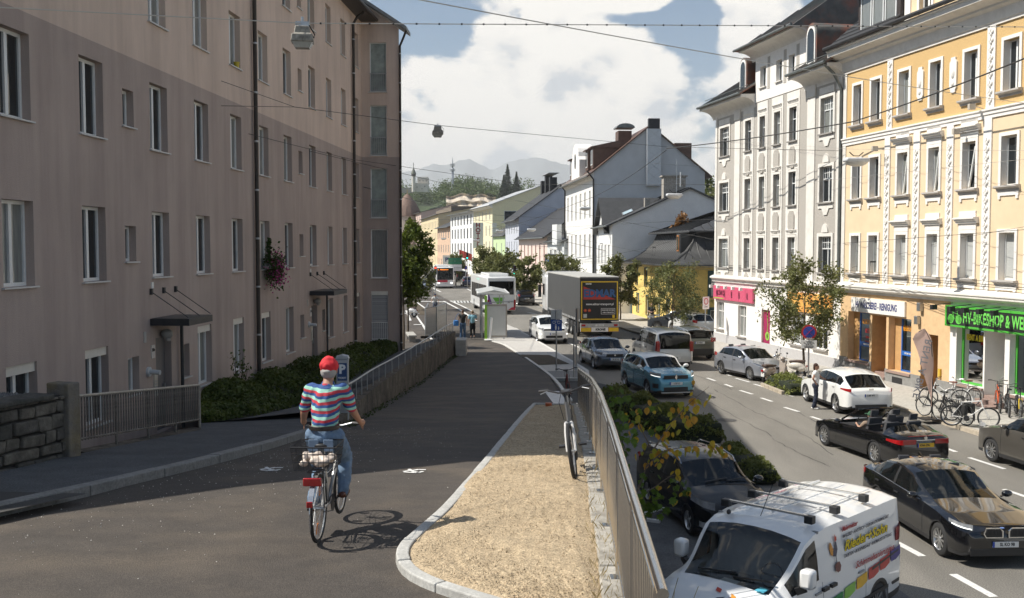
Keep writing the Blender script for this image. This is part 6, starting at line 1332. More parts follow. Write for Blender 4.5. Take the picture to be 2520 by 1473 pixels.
PS = PAINT('silver', (.40, .42, .47), .6, .28); c = Car('silver_car', 'silver hatchback parked facing the viewer behind the scooters', 'hatch', 4.06, 1.70, 1.45, 2.47, .80, .31, PS, scale=.96, spokes=10)
c.lights((.53, .64), .6); c.front(-.35, .35, .55, .66, 'grille', TRIM); c.front(-.55, .55, .24, .38, 'air_intake', TRIM); c.mirrors(PS, 1.3); c.seams([1.2, 2.25, 3.1]); c.place(1846, 937, 'fr', (.34, -.94))
PB = PAINT('sky_blue', (.10, .30, .40), .4, .25); c = Car('crossover_car', 'light blue crossover with white roof coming towards us', 'suv', 4.23, 1.80, 1.57, 2.64, .82, .33, PB, PW, scale=1.0, spokes=5)
c.lights((.54, .64), .6, drl=True); c.front(-.5, .5, .78, .92, 'grille', TRIM); c.front(-.5, .5, .3, .46, 'air_intake', TRIM); c.front(-.6, .6, .22, .27, 'skid_plate', STEEL); c.plate('S 737 IO', .6); c.mirrors(PW, 1.35)
MB().prism([(-.05, .85), (0, .97), (.05, .85), (0, .73)], 'x', c.xf + .012, c.xf + .03).build('diamond_badge', CHROME, c.t, smooth=False); c.seams([1.25, 2.35, 3.2])
for sg in (1, -1): c.patch('fog_recess', TRIM, .04, .3, .42, .6, sg)
c.place(1594, 977, 'fr', (.22, -.975))
PG = PAINT('steel_grey', (.09, .10, .115), .5, .25); c = Car('grey_hatchback', 'dark grey hatchback with lights on behind the blue crossover', 'hatch', 4.28, 1.82, 1.46, 2.64, .83, .32, PG, scale=.98, spokes=10)
c.lights((.52, .62), .6); c.front(-.42, .42, .68, .80, 'grille', TRIM); c.front(-.62, .62, .27, .4, 'air_intake', TRIM); c.front(-.43, .43, .8, .815, 'grille_chrome', CHROME); c.plate('SL 629 NJ', .55); c.mirrors(PG, 1.3); c.seams([1.2, 2.3, 3.2]); c.front(-.05, .05, .7, .78, 'front_badge', CHROME, .02); c.place(1461, 908.5, 'fr', (.16, -.985))
PV = PAINT('silver_van', (.46, .46, .46), .6, .28); c = Car('people_carrier', 'silver people carrier seen from behind in the middle lane', 'mpv', 4.95, 1.93, 1.92, 3.1, .9, .33, PV, scale=1, glassm=TINT, tum=.84)
for sg in (1, -1): c.patch('tail_light', LAMPR, .02, .2, (.95, .95), (1.45, 1.4), sg, rear=True, off=.01); c.front(sg * .82 - .08, sg * .82 + .08, .93, 1.4, 'tail_light', LAMPR, .02, True)
c.front(-.72, .72, 1.05, 1.72, 'tailgate_glass', TINT, .014, True, .01); c.plate('GRAV 178', .62, True); c.mirrors(TRIM, 1.2); c.seams([1.1, 2.2, 3.3]); rails(c, 2, 4.5); c.place(1562, 891, 'fl', (-.13, .99))
PJ = PAINT('granite_green', (.10, .105, .09), .3, .3); c = Car('offroad_car', 'grey green compact off roader with square red lamps parked by the grey house', 'suv', 4.24, 1.80, 1.68, 2.57, .85, .34, PJ, scale=1, tum=.84)
for sg in (1, -1):
 b_ = c.front(sg * .72 - .13, sg * .72 + .13, .98, 1.2, 'tail_light', LAMPR, .03, True)
 for a in (1, -1): MB().bar((c.xf - c.L - .034, sg * .72 - .08, 1.09 - a * .07), (c.xf - c.L - .034, sg * .72 + .08, 1.09 + a * .07), .02, .006).build('lamp_cross', M('lamp_pale', (.8, .5, .5), .3), b_)
c.front(-.6, .6, 1.22, 1.55, 'tailgate_glass', TINT, .014, True, .01); c.plate('GM 406HJ', .93, True); c.front(-.75, .75, .35, .62, 'bumper', TRIM, .04, True); c.mirrors(TRIM, 1.3); rails(c, 1.7, 3.9); c.place(1747, 883.5, 'rr', (-.15, .99))
c = Car('white_crossover', 'white crossover oncoming beside the traffic island sign', 'suv', 4.23, 1.82, 1.57, 2.59, .83, .33, PW, scale=1.03, spokes=5); c.lights((.52, .6), .5); c.front(-.62, .62, .80, .90, 'grille', TRIM); c.front(-.5, .5, .36, .5, 'air_intake', TRIM); c.front(-.55, .55, .24, .28, 'skid_plate', STEEL); c.plate('SOK 691', .60); c.mirrors(PW, 1.3)
for sg in (1, -1): c.patch('fog_light', DRL, .05, .28, .56, .62, sg)
MB().lathe([(.045, 0), (.05, .015), (.04, .015)], 16, (c.xf + .012, 0, .85), 'x').build('round_badge', CHROME, c.t); c.place(1323, 845, 'fr', (.14, -.99))
c = Car('city_car', 'small black city car parked on the right of the far street', 'hatch', 4.0, 1.78, 1.58, 2.57, .75, .34, P_BLACK, scale=1.02); c.lights(); c.plate('SL 100 MS', .7, True); c.front(-.55, .55, 1.05, 1.4, 'tailgate_glass', TINT, .012, True); c.place(1314, 752, 'rr', (-.17, .98))
c = Car('black_people_van', 'black van with raised tailgate parked in the distance', 'mpv', 4.9, 1.92, 1.92, 3.1, .9, .33, P_BLACK, scale=1, tum=.84); c.front(-.75, .75, .5, 1.7, 'open_boot', CABIN, .02, True); MB().box(c.xf - c.L - 1.0, c.xf - c.L + .1, -.8, .8, 1.92, 1.98).build('tailgate', P_BLACK, c.t)
for sg in (1, -1): c.front(sg * .84 - .06, sg * .84 + .06, .9, 1.4, 'tail_light', LAMPR, .03, True)
c.place(1149, 695, 'rr', (-.14, .99))
for k, (px, py, pm, h, lab) in enumerate(((1025, 716, PS, (.2, -.98), 'pale car under the left maple'), (1050, 702, P_BLACK, (.2, -.98), 'black car following behind the front bus'), (1720, 812, PG, (-.9, .4), 'dark car parked beside the yellow house'), (1752, 825, PW, (-.3, .95), 'white car half hidden behind the grey house corner'), (1166, 706, PAINT('navy', (.02, .03, .07)), (-.15, .99), 'dark blue car parked behind the rear bus'))):
 c = Car('parked_car', lab, 'hatch', 4.2, 1.78, 1.5, 2.6, .8, .32, pm, group='small cars in the background'); c.lights(); c.mirrors(pm, 1.3); c.place(px, py, 'fr' if h[1] < 0 else 'rr', h)
PVW = PAINT('van_white', (.76, .76, .75), 0, .3)
c = Car('works_van', 'white painter van with roof bars and colourful lettering in the foreground', 'van', 4.97, 1.97, 1.97, 2.93, .95, .33, PVW, scale=.97, tum=.86, cat='van', glassm=CLEAR, nose=[(0, .70), (.03, .80), (.1, .88), (.3, .95), (.6, .98), (1, 1)])
c.lights((.40, .52), .7); c.front(-.6, .6, .62, .78, 'grille', TRIM); c.front(-.75, .75, .28, .5, 'bumper', TRIM); c.seams([1.15, 2.0, 3.4], M('seam_grey', (.3, .3, .3), .5))
for sg in (1, -1): MB().box(c.xf - 1.42, c.xf - 1.22, sg * 1.08 - .1, sg * 1.08 + .1, 1.22, 1.5).build('mirror', PVW, c.t, bevel=.05); MB().bar((c.xf - 1.25, sg * .93, 1.16), (c.xf - 1.32, sg * 1.05, 1.22), .07, .1).build('mirror_arm', TRIM, c.t)
for k, d in enumerate((2.05, 2.85, 3.85)):
 r_ = MB().bar((c.xf - d, -.68, c.H + .075), (c.xf - d, .68, c.H + .075), .05, .03).build('roof_bar', M('bright_aluminium', (.75, .75, .74), .25, .9), c.t)
 for sg in (1, -1): MB().box(c.xf - d - .06, c.xf - d + .06, sg * .72 - .08, sg * .72 + .06, c.H - .03, c.H + .09).build('bar_foot', TRIM, r_, smooth=False, bevel=.015)
for q in (-.45, 0, .45): MB().bar((c.xf - 2.2, q, c.H + .004), (c.xf - 4.6, q, c.H + .004), .03, .012).build('roof_rib', PVW, c.t)
MB().tube([(c.xf - 1.85, .0, c.H - .01), (c.xf - 2.2, .0, c.H + .42)], .006, 5).build('aerial', TRIM, c.t); MB().ball((c.xf - 1.75, -.5, c.H - .02), .05, .03, .04).build('camera_pod', TRIM, c.t)
for k in (-.5, .1): MB().bar((c.xf - .92, k, c.c(.92) + .035), (c.xf - .98, k + .62, c.c(.98) + .035), .025).build('wiper', TRIM, c.t)
MB().box(c.xf - 1.1, c.xf - .9, -.15, .12, 1.14, 1.15).build('paper', WHITE, c.t, rot=None); 
for sg in (1, -1): c.patch('door_moulding', TRIM, 1.25, 4.7, .5, .56, sg, .01)
for d in (1.95, 2.2): MB().bar((c.xf - d, .995, 1.02), (c.xf - d - .16, .995, 1.02), .05, .05).build('door_handle', TRIM, c.t)
bx(c.t, 'bulkhead', M('van_bulkhead', (.22, .23, .24), .8), c.xf - 2.05, c.xf - 2.0, -.85, .85, .5, 1.85)
YS = lambda z: c.ys(3, min(z, 1.1)) + .006
def vtx(s_, size, m, d, z, sx=1, bold=0, sh=0, shrink=0):
 zz = max(z, 1.12); y = c.ys(3, 1.1) + .008 if z < 1.13 else c.ys(3, 1.12) + (c.W / 2 * c.tum - c.ys(3, 1.12)) * (z - 1.12) / (1.86 - 1.12) + .03
 tilt = 0 if z < 1.13 else math.atan2(c.ys(3, 1.12) - c.W / 2 * c.tum, .74)
 return text(s_, size, m, c.body, (c.xf - d, y, z), (R(90) + tilt, 0, R(180)), sx=sx, bold=bold, shear=sh, ext=.001)
NV = M('van_text_dark', (.05, .05, .08), .5); RD = M('van_text_red', (.4, .02, .03), .5); YL_ = M('van_text_yellow', (.8, .6, .0), .5)
vtx('Malermeister', .12, RD, 3.0, 1.745, .8, .003); vtx('MALEREI • ANSTRICH • DEKORATIONSMALEREI', .085, NV, 3.55, 1.64, .9, .001)
vtx('Rieder+Sohn', .25, M('van_text_black', (.02, .02, .02), .5), 3.53, 1.475, 1.15, .012); o = vtx('Rieder+Sohn', .25, YL_, 3.515, 1.487, 1.15, .006); o.location.y += .006
vtx('TAPETEN • BODENBELÄGE • RAUMAUSSTATTUNG', .085, NV, 3.55, 1.34, .88, .001); vtx('Schimmelsanierungen', .17, RD, 3.75, 1.13, .95, .002)
def vpoly(name, m, pts, off=.008):
 mb = MB(); n = len(pts); mb.add([(c.xf - d, c.ys(3, z) + off + .008, z) for d, z in pts], [tuple(range(n))]); return mb.build(name, m, c.body)
cols_ = [(.01, .05, .035), (.02, .22, .06), (.25, .5, .08), (.75, .42, .02), (.5, .04, .03), (.5, .04, .03), (.04, .03, .2)]
for k, cc in enumerate(cols_):
 d0 = 1.75 + k * .42; z0 = .60 + k * .052
 vpoly('stripe', M('stripe_%d' % k, cc, .4), [(d0 + .03, z0), (d0 + .22, z0 + .0), (d0 + .40, z0 + .05), (d0 + .43, z0 + .2), (d0 + .22, z0 + .18), (d0 + .06, z0 + .17)])
vpoly('brush', TRIM, [(3.6, .93), (4.6, 1.03), (4.62, 1.06), (3.6, .97)], .012)
rst = M('rooster_red', (.55, .05, .02), .5); x0 = 2.42
def vsurf(d, z): return (c.xf - d, c.ys(3, 1.12) + (c.W / 2 * c.tum - c.ys(3, 1.12)) * max(0, z - 1.12) / .74 + .03, z)
for nm, m_, pts in (('rooster_body', NV, [(2.36, 1.42), (2.46, 1.40), (2.52, 1.5), (2.50, 1.62), (2.46, 1.62), (2.44, 1.52), (2.38, 1.5)]), ('rooster_comb', rst, [(2.46, 1.62), (2.52, 1.63), (2.53, 1.7), (2.5, 1.68), (2.48, 1.73), (2.46, 1.68)]), ('rooster_tail', M('rooster_orange', (.6, .25, .03), .5), [(2.30, 1.45), (2.36, 1.43), (2.39, 1.52), (2.34, 1.62), (2.30, 1.64), (2.27, 1.56)]), ('rooster_leg', NV, [(2.44, 1.3), (2.46, 1.3), (2.46, 1.41), (2.44, 1.41)]), ('palette', M('palette_brown', (.16, .05, .04), .5), [(2.40, 1.2), (2.46, 1.16), (2.54, 1.17), (2.58, 1.24), (2.54, 1.31), (2.44, 1.31), (2.39, 1.27)])):
 MB().add([vsurf(*p) for p in pts], [tuple(range(len(pts)))]).build(nm, m_, c.body)
for nm, m_, pts in (('rooster_tail', M('rooster_orange', (.6, .25, .03), .5), [(.45, .25), (.55, .36), (.62, .34), (.66, .24), (.58, .28), (.5, .2)]), ('rooster_body', NV, [(.42, .16), (.55, .2), (.5, .1), (.4, .06)]), ('rooster_comb', rst, [(.62, .0), (.7, -.02), (.68, .07), (.6, .09)])):
 MB().add([(c.xf - d, y, c.c(d) + .012 - .04 * abs(y)) for d, y in pts], [tuple(range(len(pts)))]).build('bonnet_' + nm, m_, c.body)
MB().box(c.xf - .98, c.xf - .82, .52, .66, 1.18, 1.19).build('toll_sticker', M('sticker_blue', (.1, .45, .6), .4), c.t, rot=None)
van = c; h = (-.70, -.715); c.t.location = (4.08, 15.0, .009); c.t.rotation_euler = (0, 0, math.atan2(h[1], h[0]))
lr = thing('lorry', 'dark curtain sided articulated lorry with yellow framed black rear doors', 'lorry', (gp(1473, 835).x + .05, gp(1473, 835).y, 0), math.atan2(.99, -.115))
CUR = M('grey_curtain', (.055, .055, .054), .55, var=.12, scale=1.5, bump=.3, bscale=2, stretch=(2, 1, .1)); TR = M('trailer_black', (.012, .012, .013), .35, var=.1)
bxl = lambda n_, m, *a, **k: bx(lr, n_, m, *a, **k)
bxl('curtain_body', CUR, 0.12, 13.6, -1.27, 1.27, 1.28, 3.92); bxl('roof_sheet', M('pale_tarp', (.42, .41, .38), .7, var=.08), .05, 13.62, -1.285, 1.285, 3.92, 4.02, .02)
rd_ = bxl('rear_doors', TR, .0, .12, -1.27, 1.27, 1.15, 3.92); bx(rd_, 'door_gap', BLACK, -.006, 0, -.012, .012, 1.2, 3.88)
YB = M('reflective_yellow', (.75, .5, .02), .4)
for a in ((-1.2, -1.13, 1.25, 3.72), (1.13, 1.2, 1.25, 3.72), (-1.13, 1.13, 3.65, 3.72), (-1.13, 1.13, 1.25, 1.31)): bx(rd_, 'yellow_border', YB, -.01, 0, *a)
LR = lambda s_, size, m, y, z, **k: text(s_, size, m, rd_, (-.014, y, z), (R(90), 0, R(-90)), **k)
MB().prism([(1.05, 3.4), (1.05, 2.55), (-1.05, 2.55)], 'x', -.012, -.001).build('red_wedge', M('logo_red', (.42, .04, .03), .5), rd_, smooth=False)
LR('EDMAR', .66, M('logo_blue', (.03, .1, .25), .5), 0, 2.93, bold=.03, sx=.95); LR('www.edmar-transport.pl', .2, WHITE, -.02, 2.25, bold=.004, sx=.9); LR('KRONE', .11, WHITE, .72, 3.55, bold=.006)
bx(rd_, 'notice_frame', WHITE, -.012, 0, -1.02, -.1, 1.6, 1.98); bx(rd_, 'notice', TR, -.014, 0, -1.0, -.12, 1.62, 1.96); t_ = LR('DOŁĄCZ DO NAS', .1, WHITE, -.56, 1.86, bold=.004); t_.location.x = -.018; t_ = LR('+48 41 38-34-715', .1, WHITE, -.56, 1.71, bold=.004); t_.location.x = -.018
for y, s_ in ((.93, '70'), (.66, '80')): MB().lathe([(.001, -.014), (.1, -.014), (.1, 0)], 16, (0, y, 1.85), 'x').build('speed_disc', M('disc_red', (.5, .05, .03), .5), rd_); LR(s_, .1, YB, y, 1.85).location.x = -.017
bxl('box_label', M('label_grey', (.5, .5, .48), .5), -.014, 0, .82, 1.05, 1.38, 1.62); bxl('hazard_label', YB, -.014, 0, -1.0, -.85, 1.36, 1.55)
bm2 = bxl('light_bar', M('bar_grey', (.4, .4, .39), .5), -.08, .1, -1.25, 1.25, .78, 1.0); bp2 = bxl('underrun_bar', WHITE, -.12, -.02, -1.25, 1.25, .48, .76)
for sg in (1, -1): bx(bp2, 'marker_board', YB, -.13, -.12, sg * .9 - .32, sg * .9 + .32, .5, .74); bx(bp2, 'marker_edge', LAMPR, -.126, -.121, sg * .9 - .345, sg * .9 + .345, .485, .755); bx(bm2, 'tail_light', LAMPR, -.1, -.08, sg * 1.05 - .12, sg * 1.05 + .12, .83, .96)
bx(bm2, 'number_plate', PLATE, -.095, -.08, -.27, .27, .83, .95); text('KWI 12L8', .09, INKP, bm2, (-.098, 0, .89), (R(90), 0, R(-90))); text('KRONE', .19, BLACK, bp2, (-.124, -.05, .62), (R(90), 0, R(-90)), bold=.01)
bxl('chassis', TR, .3, 13.2, -.5, .5, .75, 1.2); bxl('side_rave', M('rave_grey', (.3, .3, .3), .6), .2, 13.4, 1.2, 1.26, 1.12, 1.28); bxl('side_guard', M('rave_grey', (.3, .3, .3), .6), 5.5, 10, 1.15, 1.2, .5, .95)
for q in range(22): bxl('curtain_strap', BLACK, .5 + q * .6, .56 + q * .6, 1.262, 1.275, .98, 1.3)
tyr = MB().lathe([(.28, -.16), (.46, -.165), (.5, -.12), (.5, .12), (.46, .165), (.28, .16)], 22, axis='y', cap=False).mesh('wheel'); tyr.materials.append(RUBBER); hub = MB().lathe([(.3, .14), (.22, .05), (.1, .06), (.001, .1)], 16, axis='y', cap=False).mesh('hub'); hub.materials.append(M('hub_grey', (.35, .35, .34), .5))
for x in (2.2, 3.5, 4.8, 13.9, 16.4):
 for sg in (1, -1): w = obj('wheel', tyr, None, lr, (x, sg * 1.08, .5), (0, 0, 0 if sg > 0 else math.pi)); obj('hub', hub, None, w)
cab = MB().box(14.4, 16.9, -1.24, 1.24, .9, 3.7).build('cab', PVW, lr, bevel=.12); bx(cab, 'cab_window', TINT, 15.5, 16.5, 1.241, 1.25, 2.1, 3.0); bx(cab, 'cab_mirror', BLACK, 16.5, 16.7, 1.35, 1.6, 1.9, 2.9, .03); bx(cab, 'mirror_arm', BLACK, 16.5, 16.6, 1.2, 1.4, 2.8, 2.86); bx(cab, 'step_skirt', TR, 14.3, 16.8, 1.0, 1.2, .4, .95); MB().prism([(14.5, 3.7), (16.6, 3.7), (15.2, 4.0), (14.5, 4.05)], 'y', -1.1, 1.1).build('wind_deflector', PVW, cab)
def bus(name, label, x, y, h, L, H_, front, num, dest):
 b = thing(name, label, 'bus', (x, y, 0), math.atan2(h[1], h[0])); W = 2.55; BW = M('bus_white', (.74, .74, .73), .35, var=.03, coat=.6)
 MB().box(-L / 2, L / 2, -W / 2, W / 2, .32, H_).build('body', BW, b, bevel=.12); bx(b, 'roof_unit', BW, -L * .35, L * .1, -.9, .9, H_ - .02, H_ + .26, .08)
 for sg in (1, -1): 
  for k in range(6): bx(b, 'side_window', TINT, -L / 2 + .5 + k * (L - 1.2) / 6, -L / 2 + .4 + (k + 1) * (L - 1.2) / 6, sg * (W / 2 + .004) - .004, sg * (W / 2 + .004) + .004, 1.25, 2.55)
  for xx in (-L * .27, L * .27): w = obj('wheel', tyr, None, b, (xx, sg * 1.12, .5), (0, 0, 0 if sg > 0 else math.pi)); obj('hub', hub, None, w)
 s = 1 if front else -1; xe = s * L / 2; rt = (R(90), 0, R(90)) if front else (R(90), 0, R(-90))
 fx = lambda n_, m, y0, y1, z0, z1, t=.03, p=None: bx(p or b, n_, m, min(xe, xe + s * t), max(xe, xe + s * t), y0, y1, z0, z1)
 if front:
  g = fx('windscreen', PANE, -1.12, 1.12, 1.25, 2.95); text(dest, .24, M('led_orange', (.95, .25, .02), .5, emit=1.5, var=0), g, (xe + .034, -.1, 2.72), rt, sx=.8, bold=.005); text(num, .3, M('led_orange', (.95, .25, .02), .5), g, (xe + .034, -.98, 2.72), rt, sx=.8)
  fx('red_band', M('bus_red', (.5, .02, .05), .4), -1.1, .35, .92, 1.22); fx('bumper', BW, -1.1, 1.1, .32, .6, .06)
  for sg in (1, -1): fx('headlight', DRL, sg * .92 - .16, sg * .92 + .16, .72, .9, .04); bx(b, 'bus_mirror', BLACK, xe + .1, xe + .25, sg * 1.42 - .12, sg * 1.42 + .12, 1.9, 2.5, .03)
  fx('number_plate', PLATE, -.26, .26, .45, .56, .075); text('12 · Salzburg', .16, M('bus_letter', (.1, .1, .15), .5), b, (xe + .034, .0, .78), rt, sx=.8)
 else:
  g = fx('rear_window', TINT, -1.08, 1.08, 1.75, 2.92); fx('cabin_light', CABIN, -1.05, 1.05, 1.8, 2.88, .01); text(num, .28, M('led_orange', (.95, .25, .02), .5, emit=1.5), g, (xe - .034, -.05, 2.15), rt); text('67', .25, M('white_digit', (.5, .5, .5), .5), g, (xe - .034, .72, 2.2), rt)
  MB().prism([(.78, 1.5), (-.28, 1.5), (.2, .62)], 'x', xe - .03, xe - .001).build('green_triangle', M('bus_green', (.16, .45, .06), .4), b, smooth=False)
  MB().prism([(1.2, .4), (1.2, 2.3), (1.05, 1.6), (.62, .4)], 'x', xe - .03, xe - .001).build('purple_swoosh', M('bus_purple', (.16, .04, .24), .4), b, smooth=False); MB().prism([(-1.22, .4), (-.6, .4), (-.9, .62), (-1.22, .66)], 'x', xe - .03, xe - .001).build('red_corner', M('bus_red', (.5, .02, .05), .4), b, smooth=False)
  for sg in (1, -1): fx('tail_light', LAMPR, sg * 1.17 - .08, sg * 1.17 + .08, .6, 1.3, .04)
  MB().bar((xe - .02, -.55, 1.02), (xe - .02, -.75, 1.2), .03).bar((xe - .02, -.75, 1.02), (xe - .02, -.55, 1.2), .03).build('wing_logo', DARKMETAL, b); text('postbus', .1, DARKMETAL, b, (xe - .03, -.98, 1.1), rt)
 return b
p = gp(1081, 711); bus('city_bus', 'white and red city bus approaching with orange destination display', p.x, p.y + 6, (.14, -.99), 12, 3.05, True, '12', 'Messezentrum')
bus('country_bus', 'white bus with purple and green rear waiting beyond the shelter', (1207 - 1260) / F * 87, 87 + 6, (-.16, .987), 12, 3.3, False, '155', '')
# == PEOPLE, BICYCLES, SCOOTERS
def capsule(mb, a, b, r0, r1, n=10):
 a = Vector(a); b = Vector(b); d = (b - a); L_ = d.length or 1e-4; d = d / L_; k = 3; pts = []; rs_ = []
 for i in range(k + 1): t = math.pi / 2 * (1 - i / k); pts.append(a - d * r0 * math.sin(t)); rs_.append(max(1e-3, r0 * math.cos(t)))
 for i in range(1, 4): pts.append(a.lerp(b, i / 4)); rs_.append(r0 + (r1 - r0) * i / 4)
 for i in range(k + 1): t = math.pi / 2 * i / k; pts.append(b + d * r1 * math.sin(t)); rs_.append(max(1e-3, r1 * math.cos(t)))
 mb.tube(pts, rs_, n)
FOLD = {}
for n_, s_ in (('shirt', .09), ('trousers', .08), ('cap', .05)): FOLD[n_] = bpy.data.textures.new('folds_' + n_, 'CLOUDS'); FOLD[n_].noise_scale = s_; FOLD[n_].noise_depth = 1
def fleshy(mb, name, m, parent, vox, it=5):
 o = mb.build(name, m, parent, ang=180); r = o.modifiers.new('remesh', 'REMESH'); r.mode = 'VOXEL'; r.voxel_size = vox; r.use_smooth_shade = True
 s = o.modifiers.new('smooth', 'SMOOTH'); s.factor = .5; s.iterations = it
 if name in FOLD and vox < .024:
  d = o.modifiers.new('folds', 'DISPLACE'); d.texture = FOLD[name]; d.texture_coords = 'LOCAL'; d.strength = .035 if name != 'cap' else .02; d.mid_level = .5
 return o
SKIN = M('skin', (.46, .27, .19), .6, var=.1, scale=12); SKIN2 = M('skin_tanned', (.38, .2, .13), .6, var=.12, scale=12)
def stand(**k):
 J = dict(pelvis=(0, 0, .95), waist=(0, 0, 1.08), chest=(0, 0, 1.32), neck=(0, 0, 1.50), head=(.02, 0, 1.64))
 for s, n in ((1, 'l'), (-1, 'r')): J.update({'sho' + n: (0, .18 * s, 1.43), 'elb' + n: (-.02, .24 * s, 1.15), 'wri' + n: (.05, .25 * s, .90), 'hip' + n: (0, .09 * s, .93), 'kne' + n: (.02, .1 * s, .50), 'ank' + n: (-.02, .1 * s, .09), 'toe' + n: (.15, .11 * s, .035)})
 J.update(k); return J
def person(label, loc, rot, J, top, leg, hair, vox=.022, skin=SKIN, scale=1, shoe=None, sleeve=.55, legcut=1.0, cap=None, long_hair=False, bulk=1.0, cat='person', parts=None, hand_grip=False, group=None):
 t = thing('person', label, cat, loc, rot, group); t.scale = (scale,) * 3; V = {k: Vector(v) for k, v in J.items()}; mb = MB()
 capsule(mb, V['pelvis'], V['waist'], .12 * bulk, .11 * bulk); capsule(mb, V['waist'], V['chest'], .11 * bulk, .13 * bulk)
 for n in 'lr': capsule(mb, V['chest'].lerp(V['sho' + n], .3), V['sho' + n], .1 * bulk, .062)
 capsule(mb, V['chest'], V['neck'], .1, .058); capsule(mb, V['neck'], V['head'] - Vector((.01, 0, .06)), .056, .055)
 h = V['head']; hd = (h - V['neck']).normalized(); mb.ball(h, .095, .078, .118, 14, 10); mb.ball(h + Vector((.045, 0, -.05)), .055, .056, .07, 10, 8)
 mb.ball(h + Vector((.1, 0, -.015)), .022, .016, .03, 8, 6)
 for s in (1, -1): mb.ball(h + Vector((-.005, .08 * s, -.01)), .024, .012, .034, 8, 6)
 for n, s in (('l', 1), ('r', -1)):
  capsule(mb, V['sho' + n], V['elb' + n], .052, .042); capsule(mb, V['elb' + n], V['wri' + n], .043, .028)
  w = V['wri' + n]; d = V.get('hand' + n); d = (Vector(d) - w).normalized() if d is not None else (w - V['elb' + n]).normalized()
  side = d.cross(Vector((0, s, 0))).normalized() if abs(d.y) < .8 else Vector((1, 0, 0)); pal = w + d * .075; capsule(mb, w, pal, .027, .036)
  lat = d.cross(side).normalized()
  for q in range(4):
   f0 = pal + side * (.03 - .02 * q) + d * .01; L1 = (.036, .042, .04, .032)[q]
   if hand_grip: f1 = f0 + d * .02 + Vector((0, 0, -.022)); f2 = f1 + Vector((0, 0, -.03)) - d * .02
   else: f1 = f0 + d * L1; f2 = f1 + (d * .8 + Vector((.3, 0, 0))).normalized() * L1 * .8
   capsule(mb, f0, f1, .0105, .0095, 6); capsule(mb, f1, f2, .0095, .008, 6)
  th = pal + side * .03 - d * .04; capsule(mb, th, th + (side + d).normalized() * .05, .013, .01, 6)
  capsule(mb, V['hip' + n], V['kne' + n], .082, .055); capsule(mb, V['kne' + n], V['ank' + n], .054, .036); capsule(mb, V['ank' + n], V['toe' + n], .036, .03)
 fleshy(mb, 'body', skin, t, vox, 3)
 mb = MB(); b = bulk
 capsule(mb, V['pelvis'].lerp(V['waist'], .6), V['waist'], .136 * b, .142 * b); capsule(mb, V['waist'], V['chest'], .142 * b, .15 * b)
 for n in 'lr':
  capsule(mb, V['chest'].lerp(V['sho' + n], .25), V['sho' + n], .125 * b, .078)
  if sleeve > 0: capsule(mb, V['sho' + n], V['sho' + n].lerp(V['elb' + n], min(1, sleeve * 1.0)), .078, .068)
  if sleeve > 1: capsule(mb, V['elb' + n], V['wri' + n], .06, .045)
 capsule(mb, V['chest'], V['neck'] - Vector((0, 0, .03)), .12, .07); sh = fleshy(mb, 'shirt', top, t, vox, 4)
 mb = MB(); capsule(mb, V['pelvis'] - Vector((0, 0, .03)), V['pelvis'] + Vector((0, 0, .0)), .135 * b, .128 * b)
 for n in 'lr':
  capsule(mb, V['pelvis'].lerp(V['hip' + n], .6), V['hip' + n], .12 * b, .105 * b)
  if legcut > .5:
   capsule(mb, V['hip' + n], V['kne' + n], .105 * b, .078)
   if legcut > .6: e = V['kne' + n].lerp(V['ank' + n], min(1, (legcut - .5) * 2)); capsule(mb, V['kne' + n], e, .078, .066 if legcut < 1 else .07)
  else: capsule(mb, V['hip' + n], V['hip' + n].lerp(V['kne' + n], legcut * 2), .105 * b, .09)
 fleshy(mb, 'trousers', leg, t, vox, 3)
 for n in 'lr':
  mb = MB(); a, e = V['ank' + n], V['toe' + n]; capsule(mb, a - Vector((.045, 0, .035)), e, .042, .036); capsule(mb, a, a - Vector((.0, 0, .03)), .044, .046); fleshy(mb, 'shoe', shoe or BLACK, t, vox, 2)
 mb = MB(); mb.ball(h + (Vector((-.03, 0, -.02)) if cap else Vector((-.022, 0, .03))), .09 if cap else .098, .084 if cap else .088, .08 if cap else .105, 14, 10)
 if long_hair: mb.ball(h + Vector((-.07, 0, -.05)), .05, .07, .11, 10, 8)
 o = fleshy(mb, 'hair', hair, t, vox * .8, 2)
 mb = MB(); 
 for s in (1, -1): mb.ball(h + Vector((.083, .033 * s, .012)), .012, .015, .01, 8, 6)
 mb.build('eyes', M('eye_dark', (.03, .025, .02), .3), t); MB().ball(h + Vector((.093, 0, -.066)), .01, .026, .008, 8, 5).build('mouth', M('lip', (.35, .12, .1), .5), t)
 if cap:
  cm = MB(); cm.ball(h + Vector((-.012, 0, .04)), .112, .098, .088, 18, 10); cm.ball(h + Vector((-.012, 0, .10)), .075, .068, .045, 14, 8); cm.ball(h + Vector((-.012, 0, .148)), .012, .012, .008, 8, 5); o = fleshy(cm, 'cap', cap, t, .012, 2)
  cv = MB(); cv.prism([(.06 + .115 * math.sin(a), .095 * math.cos(a)) for a in np.linspace(0, math.pi, 9)], 'z', h.z + .03, h.z + .04); cv.build('cap_peak', cap, t)
 return t, V
_bw = {}
